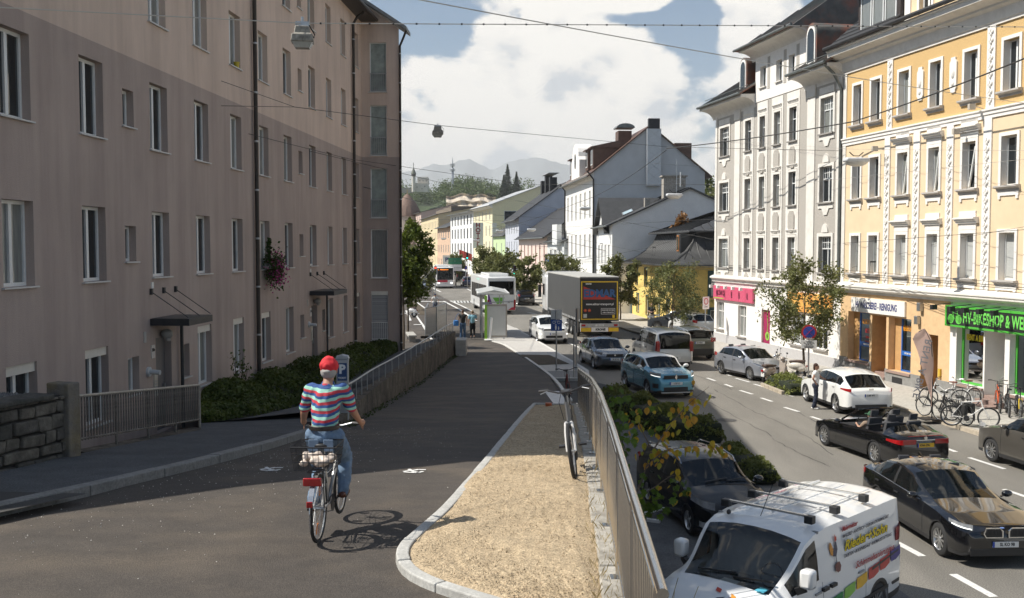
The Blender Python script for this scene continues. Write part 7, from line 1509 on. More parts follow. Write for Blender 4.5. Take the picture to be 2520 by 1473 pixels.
def bike_wheel(parent, loc, r=.34, tyre=None, wide=.02, rim=None, steer=0, mud=None):
 k = (r, wide)
 if k not in _bw:
  n = 40; ty = MB().tube([((r - wide) * math.cos(6.2832 * i / n), 0, (r - wide) * math.sin(6.2832 * i / n)) for i in range(n)], wide, 8, True).mesh('wheel'); ty.materials.append(RUBBER)
  rm = MB().tube([((r - wide * 2.2) * math.cos(6.2832 * i / n), 0, (r - wide * 2.2) * math.sin(6.2832 * i / n)) for i in range(n)], .009, 6, True).mesh('rim')
  sp = MB()
  for i in range(28):
   a = 6.2832 * i / 28; s = .03 if i % 2 else -.03; a2 = a + (.5 if i % 4 < 2 else -.5); sp.bar((.02 * math.cos(a2), s, .02 * math.sin(a2)), ((r - wide * 2.3) * math.cos(a), 0, (r - wide * 2.3) * math.sin(a)), .0028)
  sp.cyl((0, -.05, 0), (0, .05, 0), .018, n=8); sp = sp.mesh('spokes'); sp.materials.append(STEEL); _bw[k] = (ty, rm, sp)
 ty, rm, sp = _bw[k]; w = obj('wheel', ty, None, parent, loc, (0, random.random() * 3, 0)); rm2 = rm.copy(); rm2.materials.append(rim or ALLOY); obj('rim', rm2, None, w); obj('spokes', sp, None, w); return w
def bicycle(label, loc, rot, frame, lean=0, kind='city', group=None, mud=None, saddle=None, basket=False, pannier=False, rack=True, steer=0.0, bag=None, grip=None):
 t = thing('bicycle', label, 'bicycle', loc, rot, group); t.rotation_euler = (lean, 0, rot); r = .34; wd = .024 if kind == 'mtb' else .019
 RA, FA, BB, ST, HT, HB = Vector((-.53, 0, r)), Vector((.56, 0, r)), Vector((-.08, 0, .29)), Vector((-.26, 0, .88)), Vector((.32, 0, .90)), Vector((.39, 0, .66))
 bike_wheel(t, RA, r, wide=wd)
 fk = bpy.data.objects.new('front_assembly', None) if False else None
 mb = MB(); mb.tube([BB, ST - Vector((0, 0, .08))], .018, 8); mb.tube([BB, HB], .02, 8)
 if kind == 'city': mb.tube([BB.lerp(ST, .55), Vector((.05, 0, .62)), HT - Vector((0, 0, .06))], .017, 8)
 elif kind == 'cruiser': mb.tube([BB.lerp(ST, .85), Vector((.1, 0, .86)), HT - Vector((0, 0, .04))], .02, 8); mb.tube([BB.lerp(ST, .6), Vector((.12, 0, .66)), HB], .016, 8)
 else: mb.tube([BB.lerp(ST, .85), HT - Vector((0, 0, .03))], .019, 8)
 mb.tube([HB, HT], .022, 8)
 for s in (1, -1): mb.tube([BB + Vector((0, .03 * s, 0)), RA + Vector((0, .05 * s, 0))], .011, 6); mb.tube([BB.lerp(ST, .8), RA + Vector((0, .05 * s, 0))], .009, 6)
 mb.build('frame', frame, t)
 f = MB(); cs, sn = math.cos(steer), math.sin(steer)
 def rotp(p): v = Vector(p) - HB; return HB + Vector((v.x * cs - v.y * sn, v.x * sn + v.y * cs, v.z))
 for s in (1, -1): f.tube([rotp(HB + Vector((0, .04 * s, 0))), rotp((.46, .05 * s, .55)), rotp(FA + Vector((0, .05 * s, 0)))], .016 if kind == 'mtb' else .011, 6)
 f.tube([rotp(HB + Vector((0, -.045, .0))), rotp(HB + Vector((0, .045, 0)))], .018, 6); f.build('fork', mud if kind == 'mtb' and mud else frame, t)
 w = bike_wheel(t, rotp(FA), r, wide=wd); w.rotation_euler.z = steer; w.rotation_mode = 'ZYX' if False else 'XYZ'
 hb = MB(); S = Vector((.29, 0, 1.02)); hb.tube([HT, S], .014, 6)
 hw = .30; bk = (-.10 if kind in ('city', 'cruiser') else -.03)
 hb.tube([rotp(S + Vector((bk, -hw, .04))), rotp(S + Vector((bk * .3, -hw * .7, .04))), rotp(S + Vector((.02, -.08, 0))), rotp(S + Vector((.02, .08, 0))), rotp(S + Vector((bk * .3, hw * .7, .04))), rotp(S + Vector((bk, hw, .04)))], .011, 6); hbo = hb.build('handlebar', STEEL if kind != 'mtb' else DARKMETAL, t)
 for s in (1, -1):
  MB().tube([rotp(S + Vector((bk - .01, s * (hw + .02), .04))), rotp(S + Vector((bk * .5, s * (hw - .1), .04)))], .017, 6).build('grip', grip or BLACK, hbo); MB().tube([rotp(S + Vector((bk * .4, s * (hw - .11), .04))), rotp(S + Vector((bk + .06, s * (hw - .0), .01)))], .006, 5).build('brake_lever', STEEL, hbo)
 mb = MB(); mb.tube([ST - Vector((0, 0, .1)), ST + Vector((.0, 0, .03))], .013, 6); mb.build('seat_post', STEEL, t)
 sd_ = MB(); sd_.prism([(-.13, -.085), (-.02, -.06), (.13, -.02), (.15, 0), (.13, .02), (-.02, .06), (-.13, .085), (-.15, 0)], 'z', 0, .05); sd_.build('saddle', saddle or BLACK, t, ST + Vector((0, 0, .03)), bevel=.02)
 ck = MB().lathe([(.09, -.004), (.09, .004)], 20, BB + Vector((0, -.05, 0)), 'y'); ck.tube([BB + Vector((0, -.07, 0)), BB + Vector((.16, -.075, .03))], .01, 6); ck.tube([BB + Vector((0, .07, 0)), BB + Vector((-.16, .075, -.03))], .01, 6); cko = ck.build('crankset', DARKMETAL, t)
 for s, p in ((-1, BB + Vector((.16, -.12, .03))), (1, BB + Vector((-.16, .12, -.03)))): MB().box(p.x - .05, p.x + .05, p.y - .05, p.y + .05, p.z - .012, p.z + .012).build('pedal', BLACK, cko)
 MB().tube([BB + Vector((0, -.055, .09)), RA + Vector((0, -.055, .035))], .005, 4).tube([BB + Vector((0, -.055, -.09)), RA + Vector((0, -.055, -.035))], .005, 4).build('chain', DARKMETAL, t)
 if kind != 'mtb':
  mm = mud or frame
  for c_, a0, a1 in ((RA, 30, 200), (FA, 20, 150)):
   P = [(c_ + Vector(((r + .025) * math.cos(R(a)), 0, (r + .025) * math.sin(R(a))))) for a in np.linspace(a0, a1, 14)]; m2 = MB()
   if c_ is FA: P = [rotp(p) for p in P]
   for a, b in zip(P, P[1:]): m2.bar(a, b, .05, .006)
   m2.build('mudguard', mm, t)
 if rack:
  mb = MB()
  for s in (1, -1): mb.tube([Vector((-.25, .05 * s, .72)), Vector((-.72, .06 * s, .74))], .006, 5); mb.tube([RA + Vector((0, .06 * s, 0)), Vector((-.58, .06 * s, .74))], .006, 5)
  for k in range(4): mb.bar((-.3 - k * .13, -.06, .735), (-.3 - k * .13, .06, .735), .01)
  mb.build('rack', DARKMETAL, t)
 if basket:
  bk_ = MB(); x0, x1, z0, z1 = -.72, -.36, .76, .99
  for z, e in ((z0, 0), (z0 + .08, .012), (z0 + .16, .02), (z1, .03)): bk_.tube([(x0 - e, -.19 - e, z), (x1 + e, -.19 - e, z), (x1 + e, .19 + e, z), (x0 - e, .19 + e, z)], .005 if z < z1 else .008, 5, True)
  for k in range(9):
   u = k / 8
   for y in (-.19, .19): bk_.bar((x0 + (x1 - x0) * u, y, z0), (x0 + (x1 - x0) * u, y * 1.15, z1), .004)
   for x in (x0, x1): e = -.03 if x == x0 else .03; bk_.bar((x, -.19 + .38 * u, z0), (x + e, (-.19 + .38 * u) * 1.15, z1), .004)
   bk_.bar((x0 + (x1 - x0) * u, -.19, z0), (x0 + (x1 - x0) * u, .19, z0), .004)
  bk_.build('basket', BLACK, t)
  tl = MB().box(-.79, -.76, -.09, .09, .62, .70).build('reflector', LAMPR, t, bevel=.008); MB().box(-.91, -.89, -.03, .03, .44, .5).build('rear_lamp', LAMPR, t, bevel=.006)
  for a in (40, 160, 280): MB().box(-.03, .03, -.008, .008, -.05, .05).build('spoke_reflector', AMBER, t, RA + Vector((.22 * math.cos(R(a)), .02, .22 * math.sin(R(a))))); MB().box(-.03, .03, -.008, .008, -.05, .05).build('spoke_reflector', AMBER, t, FA + Vector((.22 * math.cos(R(a + 50)), .02, .22 * math.sin(R(a + 50)))))
 if pannier:
  for s in (1, -1): MB().box(-.72, -.36, s * .16 - .07, s * .16 + .07, .40, .74).build('pannier', M('pannier_black', (.02, .02, .02), .8), t, bevel=.03)
 MB().tube([(.27, .03, .99), (.40, .06, .88), (.36, .05, .72)], .004, 4).tube([(.27, -.05, 1.0), (.44, -.08, .92), (.40, -.05, .7)], .004, 4).build('cable', BLACK, t)
 return t
cy = rp(786, 1338); cw = rp(786, 1338); CRO = math.atan2(1, .03)
bike_loc = Vector((cw.x + .0, cw.y + .53 + .0, cw.z)); slope = math.atan((rz(cw.y + 1.1) - rz(cw.y)) / 1.1)
SILV = M('silver_bike_frame', (.5, .5, .5), .3, .6, var=.05)
cb_ = bicycle('silver city bicycle with rear wire basket ridden by the striped cyclist', bike_loc, CRO, SILV, basket=True, mud=M('silver_mudguard', (.6, .6, .6), .25, .8))
cb_.scale = (.92,) * 3
bgo = thing('shopping_bag', 'crumpled pale plastic bag lying in the rear basket', 'bag', bike_loc, CRO); mb = MB()
for _ in range(26): mb.ball((-.54 + random.uniform(-.13, .13), random.uniform(-.14, .14), .81 + random.uniform(-.02, .06)), random.uniform(.03, .06), random.uniform(.03, .06), random.uniform(.025, .045), 7, 5)
bgo.scale = (.92,) * 3; fleshy(mb, 'plastic', M('bag_plastic', (.62, .52, .44), .5, var=.35, scale=14), bgo, .014, 1)
def stripes(name, cols, per, off=0, axis=2, tilt=.0):
 m = bpy.data.materials.new(name); m.use_nodes = True; N, L = m.node_tree.nodes, m.node_tree.links; b = N['Principled BSDF']; b.inputs['Roughness'].default_value = .85
 tc = N.new('ShaderNodeTexCoord'); sp = N.new('ShaderNodeSeparateXYZ'); L.new(tc.outputs['Object'], sp.inputs[0])
 nz = N.new('ShaderNodeTexNoise'); nz.inputs['Scale'].default_value = 7; L.new(tc.outputs['Object'], nz.inputs[0])
 a = N.new('ShaderNodeMath'); a.operation = 'MULTIPLY_ADD'; L.new(nz.outputs[0], a.inputs[0]); a.inputs[1].default_value = .014; L.new(sp.outputs[2], a.inputs[2])
 a2 = N.new('ShaderNodeMath'); a2.operation = 'MULTIPLY_ADD'; L.new(sp.outputs[0], a2.inputs[0]); a2.inputs[1].default_value = tilt; L.new(a.outputs[0], a2.inputs[2])
 d = N.new('ShaderNodeMath'); d.operation = 'DIVIDE'; L.new(a2.outputs[0], d.inputs[0]); d.inputs[1].default_value = per
 fr = N.new('ShaderNodeMath'); fr.operation = 'FRACT'; L.new(d.outputs[0], fr.inputs[0]); r = N.new('ShaderNodeValToRGB'); r.color_ramp.interpolation = 'CONSTANT'; L.new(fr.outputs[0], r.inputs[0])
 e = r.color_ramp.elements; e[0].position = 0; e[0].color = cols[0] + (1,); e[1].position = 1 / len(cols); e[1].color = cols[1] + (1,)
 for k in range(2, len(cols)): q = e.new(k / len(cols)); q.color = cols[k] + (1,)
 L.new(r.outputs[0], b.inputs['Base Color']); return m
SHIRT = stripes('striped_shirt', [(.48, .04, .06), (.30, .56, .46), (.03, .08, .24)], .078, tilt=-.25)
JEANS = M('blue_jeans', (.13, .20, .30), .85, var=.35, scale=5, bump=.3, bscale=60); RED = M('red_cap', (.62, .02, .03), .8, var=.1)
J = stand(pelvis=(-.24, 0, 1.03), waist=(-.2, 0, 1.15), chest=(-.10, 0, 1.38), neck=(-.02, 0, 1.53), head=(.03, 0, 1.655), shol=(-.06, .165, 1.45), shor=(-.06, -.165, 1.45), elbl=(-.03, .25, 1.22), elbr=(-.01, -.26, 1.22), wril=(.13, .30, 1.09), wrir=(.13, -.30, 1.09), handl=(.26, .32, 1.06), handr=(.26, -.32, 1.06), hipl=(-.2, .1, 1.0), hipr=(-.2, -.1, 1.0), knel=(.1, .12, .60), kner=(.2, -.13, .70), ankl=(-.22, .12, .30), ankr=(.06, -.13, .38), toel=(-.06, .13, .25), toer=(.22, -.14, .33))
rider, V = person('cyclist in red cap, striped polo shirt and jeans riding away', bike_loc, CRO, J, SHIRT, JEANS, M('grey_hair', (.35, .33, .31), .9), vox=.011, scale=.92, skin=SKIN2, shoe=M('brown_shoe', (.09, .025, .012), .4), sleeve=.72, cap=RED, bulk=1.0, hand_grip=True)
MB().lathe([(.150, -.024), (.156, -.018), (.156, .018), (.150, .024)], 24, (-.23, 0, 1.105), cap=False).build('belt', M('belt_leather', (.02, .015, .012), .5), rider).scale = (1.0, 1.0, 1)
for s in (1, -1): MB().box(-.395, -.385, s * .075 - .05, s * .075 + .05, .88, 1.0).build('back_pocket', M('jeans_pocket', (.16, .23, .33), .85, var=.2), rider, bevel=.006)
MB().ball((-.085, 0, 1.645), .025, .045, .022, 8, 6).build('cap_gap', M('grey_hair', (.35, .33, .31), .9), rider)
W1 = gp(1139, 836, .1); person('woman in black sleeveless top and jeans walking away with a blue bag', W1, R(92), stand(wril=(.02, .26, .92), kner=(.1, -.1, .5), ankr=(.12, -.1, .1), toer=(.28, -.1, .05), anklx=(0, 0, 0)), M('black_top', (.012, .012, .013), .9), M('jeans_dark', (.06, .11, .2), .9, var=.2), M('brown_hair', (.08, .035, .018), .8), scale=1.06, sleeve=0, long_hair=False)
b_ = thing('shoulder_bag', 'blue patterned shoulder bag carried by the woman in black', 'bag', W1 + Vector((-.42, -.05, .86))); MB().box(-.16, .16, -.07, .07, 0, .36).build('sack', M('bag_blue', (.05, .2, .5), .8, var=.8, scale=14), b_, bevel=.05); MB().tube([(-.1, 0, .34), (.05, 0, .68), (.2, 0, .8)], .014, 6).build('strap', M('bag_strap', (.03, .1, .3), .8), b_)
W2 = gp(1163, 834, .1); person('person in light blue T-shirt and cropped black trousers beside the bus shelter', W2, R(95), stand(wrir=(.12, -.2, 1.18), elbr=(-.05, -.27, 1.2), kner=(-.02, -.1, .5), ankr=(-.12, -.1, .12)), M('pale_blue_shirt', (.22, .42, .52), .9), M('black_trousers', (.012, .012, .014), .9), M('light_hair', (.22, .15, .09), .8), scale=1.02, legcut=.82, skin=SKIN)
def rider_small(label, px, py, h, top, leg, hair, cap, frame, bl):
 g = gp(px, py, .1); a = math.atan2(h[1], h[0]); bk = bicycle(bl, g, a, frame, rack=False)
 J2 = dict(J); J2.update(elbl=(.02, .3, 1.28), elbr=(.02, -.3, 1.28)); person(label, g, a, J2, top, leg, hair, vox=.026, sleeve=.7, cap=cap, legcut=.55)
rider_small('cyclist in white T-shirt and dark cap riding towards the viewer', 1071, 774, (.0, -1), M('white_tshirt', (.7, .69, .66), .9), M('dark_shorts', (.05, .06, .09), .9), M('brown_hair', (.08, .035, .018), .8), M('navy_cap', (.02, .03, .07), .8), DARKMETAL, 'dark bicycle ridden by the cyclist in white')
rider_small('cyclist with dark top riding in front of the city bus', 1059, 720, (.0, -1), M('grey_top', (.09, .09, .1), .9), M('black_trousers', (.012, .012, .014), .9), M('brown_hair', (.08, .035, .018), .8), M('black_helmet', (.02, .02, .02), .5), DARKMETAL, 'bicycle of the cyclist ahead of the bus')
person('man in white T-shirt and black shorts walking near the left trees', gp(1025, 737, .06), R(80), stand(), M('white_tshirt', (.7, .69, .66), .9), M('black_trousers', (.012, .012, .014), .9), M('brown_hair', (.08, .035, .018), .8), vox=.03, legcut=.45)
person('dark clothed man beside the black van with open tailgate', gp(1151, 697, .12), R(180), stand(), M('black_top', (.012, .012, .013), .9), M('black_trousers', (.012, .012, .014), .9), M('brown_hair', (.08, .035, .018), .8), vox=.035)
person('bearded man in black T-shirt and pale shorts standing at the yellow house', gp(1604, 806, .12), R(-100), stand(elbl=(.02, .27, 1.17), elbr=(.02, -.27, 1.17), wril=(.24, .08, 1.12), wrir=(.24, -.08, 1.12), kner=(.03, -.12, .5)), M('black_tshirt', (.015, .016, .02), .9), M('khaki_shorts', (.45, .40, .33), .9), M('ginger_hair', (.16, .08, .03), .9), scale=1.0, legcut=.46, sleeve=.6, skin=SKIN)
person('woman in white blouse and dark blue trousers leaning at the white car', gp(2006, 1007, 0), R(-20), stand(elbl=(.2, .2, 1.2), wril=(.45, .16, 1.1), elbr=(-.08, -.3, 1.2), wrir=(.02, -.18, 1.02), kner=(.04, -.1, .5), ankr=(-.06, -.12, .09), toer=(.1, -.14, .035)), M('white_blouse', (.74, .73, .71), .9), M('navy_trousers', (.02, .025, .045), .9), M('dark_hair', (.05, .02, .012), .8), vox=.018, scale=.95, sleeve=.3, shoe=WHITE, skin=SKIN2, long_hair=True)
mtx = Matrix.Translation(convertible.t.location) @ Matrix.Rotation(convertible.t.rotation_euler.z, 4, 'Z') @ Matrix.Scale(.94, 4)
SITJ = stand(pelvis=(0, 0, .50), waist=(-.05, 0, .62), chest=(-.1, 0, .86), neck=(-.1, 0, 1.04), head=(-.08, 0, 1.18), shol=(-.1, .18, .97), shor=(-.1, -.18, .97), elbl=(.1, .26, .80), elbr=(.1, -.26, .80), wril=(.32, .2, .86), wrir=(.32, -.2, .86), hipl=(.02, .1, .48), hipr=(.02, -.1, .48), knel=(.4, .12, .55), kner=(.4, -.12, .55), ankl=(.6, .12, .3), ankr=(.6, -.12, .3), toel=(.72, .12, .3), toer=(.72, -.12, .3))
for y, lab, tp, cp in ((.36, 'driver with green cap in the open convertible', M('tan_top', (.3, .22, .16), .9), M('green_cap', (.03, .1, .05), .9)), (-.36, 'passenger with grey cap in the open convertible', M('grey_top', (.09, .09, .1), .9), M('grey_cap', (.1, .1, .1), .9))):
 person(lab, mtx @ Vector((-.28, y, .04)), convertible.t.rotation_euler.z, SITJ, tp, M('black_trousers', (.012, .012, .014), .9), M('brown_hair', (.08, .035, .018), .8), vox=.022, scale=.94, cap=cp)
ms_ = Matrix.Translation(saloon.t.location) @ Matrix.Rotation(saloon.t.rotation_euler.z, 4, 'Z') @ Matrix.Scale(.94, 4)
person('driver with sunglasses inside the black saloon', ms_ @ Vector((-.2, .38, .02)), saloon.t.rotation_euler.z, SITJ, M('navy_shirt', (.03, .04, .07), .9), M('black_trousers', (.012, .012, .014), .9), M('grey_hair', (.35, .33, .31), .9), vox=.022, scale=.92)
b1 = rp(1413, 1172, .09); bicycle('pale mountain bike leaning on the near end of the steel railing', (b1.x + .06, b1.y + .56, b1.z - .04), R(-94), M('pale_frame', (.2, .19, .18), .35, .5), lean=R(8), kind='mtb', mud=M('white_fork', (.68, .67, .65), .35), rack=False, steer=R(-2))
b2 = Vector((rx(28.2) - .12, 28.8, rz(28.8) + .08)); bicycle('dark red bicycle leaning on the far end of the steel railing', b2, R(-90), M('dark_red_frame', (.12, .015, .012), .4), lean=R(4), kind='mtb', rack=False)
WF = M('white_bike_frame', (.72, .71, .69), .35); OF = M('orange_bike_frame', (.6, .1, .02), .4); BF = M('black_bike_frame', (.02, .02, .022), .4); BR = M('brown_saddle', (.16, .05, .03), .6)
for lab, px, py, rot, fr_, kw in (('white cruiser bicycle with brown saddle against the bike shop ledge', 2368, 1002, R(200), WF, dict(kind='cruiser', saddle=BR, grip=BR)), ('white bicycle with brown grips at the back of the rack', 2325, 1003, R(150), WF, dict(saddle=BR, grip=BR)), ('black trekking bicycle beside the feather flag', 2308, 1030, R(118), BF, dict(lean=R(-4))), ('black bicycle carrying two black panniers', 2345, 1042, R(112), BF, dict(pannier=True, lean=R(-3))), ('white bicycle parked foremost with its big front wheel to the road', 2385, 1052, R(-28), WF, dict(kind='mtb', steer=R(10))),
                               ('orange bicycle second group by the green shop window', 2456, 1012, R(70), OF, dict(kind='mtb')), ('black mountain bike between orange and yellow bicycles', 2480, 1022, R(68), BF, dict(kind='mtb', rack=False)), ('bicycle with yellow and orange fork at the right edge', 2506, 1026, R(-110), BF, dict(kind='mtb', mud=M('yellow_fork', (.7, .5, .04), .4), rack=False))):
 g = gp(px, py, .125); bicycle(lab, g, rot, fr_, group='bicycles at the bike shop', **kw)
bicycle('bicycle hanging as display inside the bike shop window', Vector((24.4 - .1905 * 36.5 + .9, 36.5, .45)), R(-75), M('green_bike_frame', (.05, .4, .2), .4)); g = gp(1238, 722, .12)
bicycle('bicycle leaning at the tree behind the rear bus', g, R(20), BF)
def scooter(label, loc, rot, m, lean=0, group='motor scooters'):
 t = thing('motor_scooter', label, 'scooter', loc, rot, group); t.rotation_euler = (lean, 0, rot); r = .24
 for x in (-.62, .62):
  w = MB().lathe([(.12, -.05), (.2, -.055), (r, -.03), (r, .03), (.2, .055), (.12, .05)], 20, axis='y', cap=False).build('wheel', RUBBER, t, (x, 0, r)); MB().lathe([(.125, .03), (.1, .04), (.001, .04)], 14, axis='y', cap=False).lathe([(.125, -.03), (.1, -.04), (.001, -.04)], 14, axis='y', cap=False).build('rim', ALLOY, w)
 mb = MB(); mb.ball((-.42, 0, .58), .40, .19, .2, 14, 10); mb.ball((-.62, 0, .48), .26, .17, .17, 12, 8); mb.box(-.25, .35, -.16, .16, .27, .33); mb.prism([(.30, .28), (.42, .30), (.52, .95), (.46, .98)], 'y', -.18, .18); mb.ball((.6, 0, .46), .22, .08, .1, 10, 8); mb.ball((.42, 0, 1.02), .11, .12, .09, 10, 8)
 fleshy(mb, 'bodywork', m, t, .025, 5); MB().prism([(-.78, .74), (-.1, .72), (-.08, .80), (-.4, .84), (-.8, .84)], 'y', -.13, .13).build('saddle', M('brown_vinyl', (.08, .05, .04), .5), t, bevel=.03)
 h = MB().tube([(.36, -.33, 1.05), (.42, -.1, 1.06), (.42, .1, 1.06), (.36, .33, 1.05)], .015, 6).build('handlebar', BLACK, t)
 for s in (1, -1): MB().tube([(.4, .22 * s, 1.06), (.38, .28 * s, 1.25)], .006, 5).ball((.38, .29 * s, 1.29), .02, .055, .045, 8, 6).build('mirror', BLACK, h)
 MB().lathe([(.001, .02), (.07, .015), (.075, 0)], 14, (.53, 0, 1.03), 'x').build('headlight', LAMPW, t); MB().box(-.9, -.86, -.06, .06, .55, .63).build('tail_light', LAMPR, t); MB().box(-.86, -.84, -.09, .09, .33, .5).build('number_plate', PLATE, t); MB().tube([(-.2, -.12, .22), (-.5, -.2, .24), (-.95, -.2, .3)], .04, 8).build('exhaust', CHROME, t); return t
g = gp(1892, 944, 0); scooter('beige motor scooter parked tail first beside the silver car', g + Vector((.35, .2, 0)), R(35), M('beige_scooter', (.42, .36, .31), .3, .2, coat=.8))
g = gp(1940, 932, 0); scooter('cream motor scooter with tall shield behind the flower bed', g + Vector((0, .2, 0)), R(150), M('cream_scooter', (.68, .64, .57), .3, coat=.8))
g = gp(1003, 781, .1); scooter('white motor scooter parked at the corner of the apartment block', g, R(160), M('white_scooter', (.72, .71, .69), .3, coat=.8))
# == TREES AND SHRUBS
BARK = M('tree_bark', (.11, .085, .06), .95, var=.35, scale=12, bump=.8, bscale=30)
def tree(label, base, h, trunk_h, r, leafm, nleaf, size, name='street_tree', group='street trees', lob=16, zr=1.0, seed=0, tr=.07, cz=None):
 random.seed(seed); t = thing(name, label, 'tree', base, 0, group); mb = MB(); top = h * .86
 mb.tube([(0, 0, -.05), (.03, 0, trunk_h * .5), (0, .03, trunk_h), (.05, -.02, top)], [tr, tr * .85, tr * .7, tr * .15], 8); mb.build('trunk', BARK, t)
 cz = cz or (h + trunk_h) / 2; hh = (h - trunk_h) / 2 * zr; P = []; lobes = []
 for k in range(lob):
  a = k * 2.4 + random.uniform(-.4, .4); u = (k + .5) / lob; z = cz + hh * (2 * u - 1) * .82; rr = r * math.sqrt(max(.05, 1 - (2 * u - 1) ** 2 * .8)) * random.uniform(.45, .85); c = Vector((rr * math.cos(a), rr * math.sin(a), z)); s = random.uniform(.3, .5) * r; lobes.append((c, s))
  bm = MB(); z0 = max(trunk_h * .9, min(top * .95, z - rr * .7)); bm.tube([(0, 0, z0), Vector((0, 0, z0)).lerp(c, .5) + Vector((0, 0, .08 * r)), c, c * 1.05 + Vector((0, 0, s * .8))], [tr * .3, tr * .2, tr * .1, tr * .04], 5); bm.build('limb', BARK, t)
 per = nleaf // lob
 for c, s in lobes:
  tw = 9
  for q in range(tw):     # twigs: leaves cluster along short shoots
   d = Vector((random.gauss(0, 1), random.gauss(0, 1), random.gauss(.25, 1))).normalized(); L_ = s * random.uniform(.6, 1.35)
   k = per // tw; u = rng.random(k) ** .7; sp = rng.normal(size=(k, 3)) * s * .16
   P.append(np.array(c)[None] + np.array(d)[None] * (u * L_)[:, None] + sp)
 leaf_mesh('crown', np.concatenate(P), size, leafm, parent=t, jitter=.45); return t
LT = LEAF('street_tree_leaf', (.08, .1, .03), (.26, .26, .1), .35, 1.4); LT2 = LEAF('maple_leaf', (.05, .085, .012), (.17, .2, .03), .4, .9); LB = LEAF('copper_leaf', (.16, .075, .02), (.3, .15, .05), .3, 1.2)
for k, (lab, px, Y, top, bot, tb, rp_, n) in enumerate((('tree with airy crown in front of the grey townhouse', 1980, 45.5, 640, 868, 925, 100, 5200), ('round tree in front of the yellow house', 1655, 66, 648, 795, 812, 82, 5200), ('tree between the lorry and the yellow house', 1527, 79, 632, 762, 780, 50, 3600), ('small tree behind the lorry roof', 1383, 94, 632, 700, 735, 46, 2600),
              ('tree beside the salmon house', 1300, 104, 640, 730, 745, 42, 2600), ('tree right of the rear bus', 1247, 110, 617, 720, 735, 44, 2600), ('tree left of the rear bus', 1200, 120, 612, 700, 720, 44, 2400), ('far small tree by the white office', 1122, 152, 625, 680, 700, 26, 1500), ('tree behind the rear bus roof', 1222, 116, 618, 705, 730, 34, 1600))):
 x = (px - CX) / F * Y; zt = H - (top - HZ) / F * Y; zb = H - (bot - HZ) / F * Y
 tree(lab, (x, Y, .1), zt - .1, max(.6, zb - .1) + .2, rp_ / F * Y, LT, int(n * 1.7), .064 if Y < 70 else .11 if Y < 100 else .15, seed=k + 3)
tree('large sunlit maple at the far end of the apartment block', ((1003 - CX) / F * 66, 66, 0), 7.6, 2.5, 1.75, LT2, 8500, .13, 'maple_tree', None, seed=21, lob=20); tree('darker maple further along the left pavement', ((1022 - CX) / F * 92, 92, 0), 5.9, 1.6, 1.9, LT, 3600, .14, 'maple_tree', None, seed=22)
tree('tree with dense foliage hanging beside the stair bay drainpipe', ((992 - CX) / F * 57, 57, 0), 5.4, 2.7, 1.0, LT2, 3800, .11, 'maple_tree', None, seed=25)
tree('copper leaved tree rising behind the yellow house roof', ((1682 - CX) / F * 84, 84, 0), 8.6, 5.2, 1.5, LB, 2600, .13, 'copper_tree', None, seed=23); tree('green tree on the slope behind the grey gable', ((1735 - CX) / F * 240, 240, 0), 23, 9, 6, LT2, 2600, .5, 'maple_tree', None, seed=24, tr=.3)
tree('green tree far behind the houses at the right', ((1770 - CX) / F * 235, 235, 0), 20, 7, 6, LT, 2200, .5, 'maple_tree', None, seed=26, tr=.3)
def box_hedge(label, a, b, w, h, n, leafm, size=.05, name='hedge', kerbm=None):
 a = Vector(a); b = Vector(b); d = b - a; L_ = d.length; t = thing(name, label, 'hedge', a, math.atan2(d.y, d.x)); mb = MB()
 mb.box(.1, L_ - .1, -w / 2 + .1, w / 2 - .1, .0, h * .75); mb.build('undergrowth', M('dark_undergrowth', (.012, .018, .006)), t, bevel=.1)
 x = rng.uniform(0, L_, n); y = rng.uniform(-1, 1, n) * w / 2; e = np.minimum(1, np.minimum(x, L_ - x) * 2.2); z = h * np.sqrt(np.clip(1 - (y / (w / 2)) ** 4, 0, 1)) * (.55 + .45 * e) * (.82 + .18 * np.sin(x * 2.7 + y * 2) + .1 * np.sin(x * 6.1)) * (1 - .5 * rng.random(n) ** 3); leaf_mesh('foliage', np.c_[x, y, z + rng.normal(size=n) * .03], size, leafm, parent=t)
 if kerbm: 
  for k in range(int(L_ / .5)): MB().box(k * .5 + .01, k * .5 + .48, -w / 2 - .12, -w / 2 + .02, -.02, .14).build('edging_stone', kerbm, t, smooth=False, bevel=.01)
 return t
HG = LEAF('hedge_leaf', (.06, .085, .018), (.22, .23, .06), .4, 1.5)
box_hedge('clipped green hedge between parking lane and road', gp(1500, 1000), gp(1735, 1098), 1.5, .85, 20000, HG, .042); box_hedge('small bushy plant at the rear of the parked estate car', gp(1790, 1125), gp(1888, 1198), .8, .5, 5000, HG, .04)
box_hedge('flower bed with white blossoms beside the scooters', gp(1920, 950), gp(1985, 975), 1.5, .6, 3600, LEAF('bed_leaf', (.12, .15, .03), (.3, .32, .1), .35, 3), .05, 'flower_bed', KERBY); box_hedge('weedy planting by the far parked city car', gp(1262, 740), gp(1268, 728), 1, .7, 700, HG, .09, 'plant_bed')
box_hedge('bright bush in front of the far dark blue car', gp(1157, 703), gp(1160, 697), 1.2, 1.1, 700, LEAF('bed_leaf', (.12, .15, .03)), .12, 'plant_bed')
P = [(random.uniform(-.2, 2.2), random.uniform(-.6, .6), random.uniform(.35, .65)) for _ in range(120)]
V_ = []; F_ = []
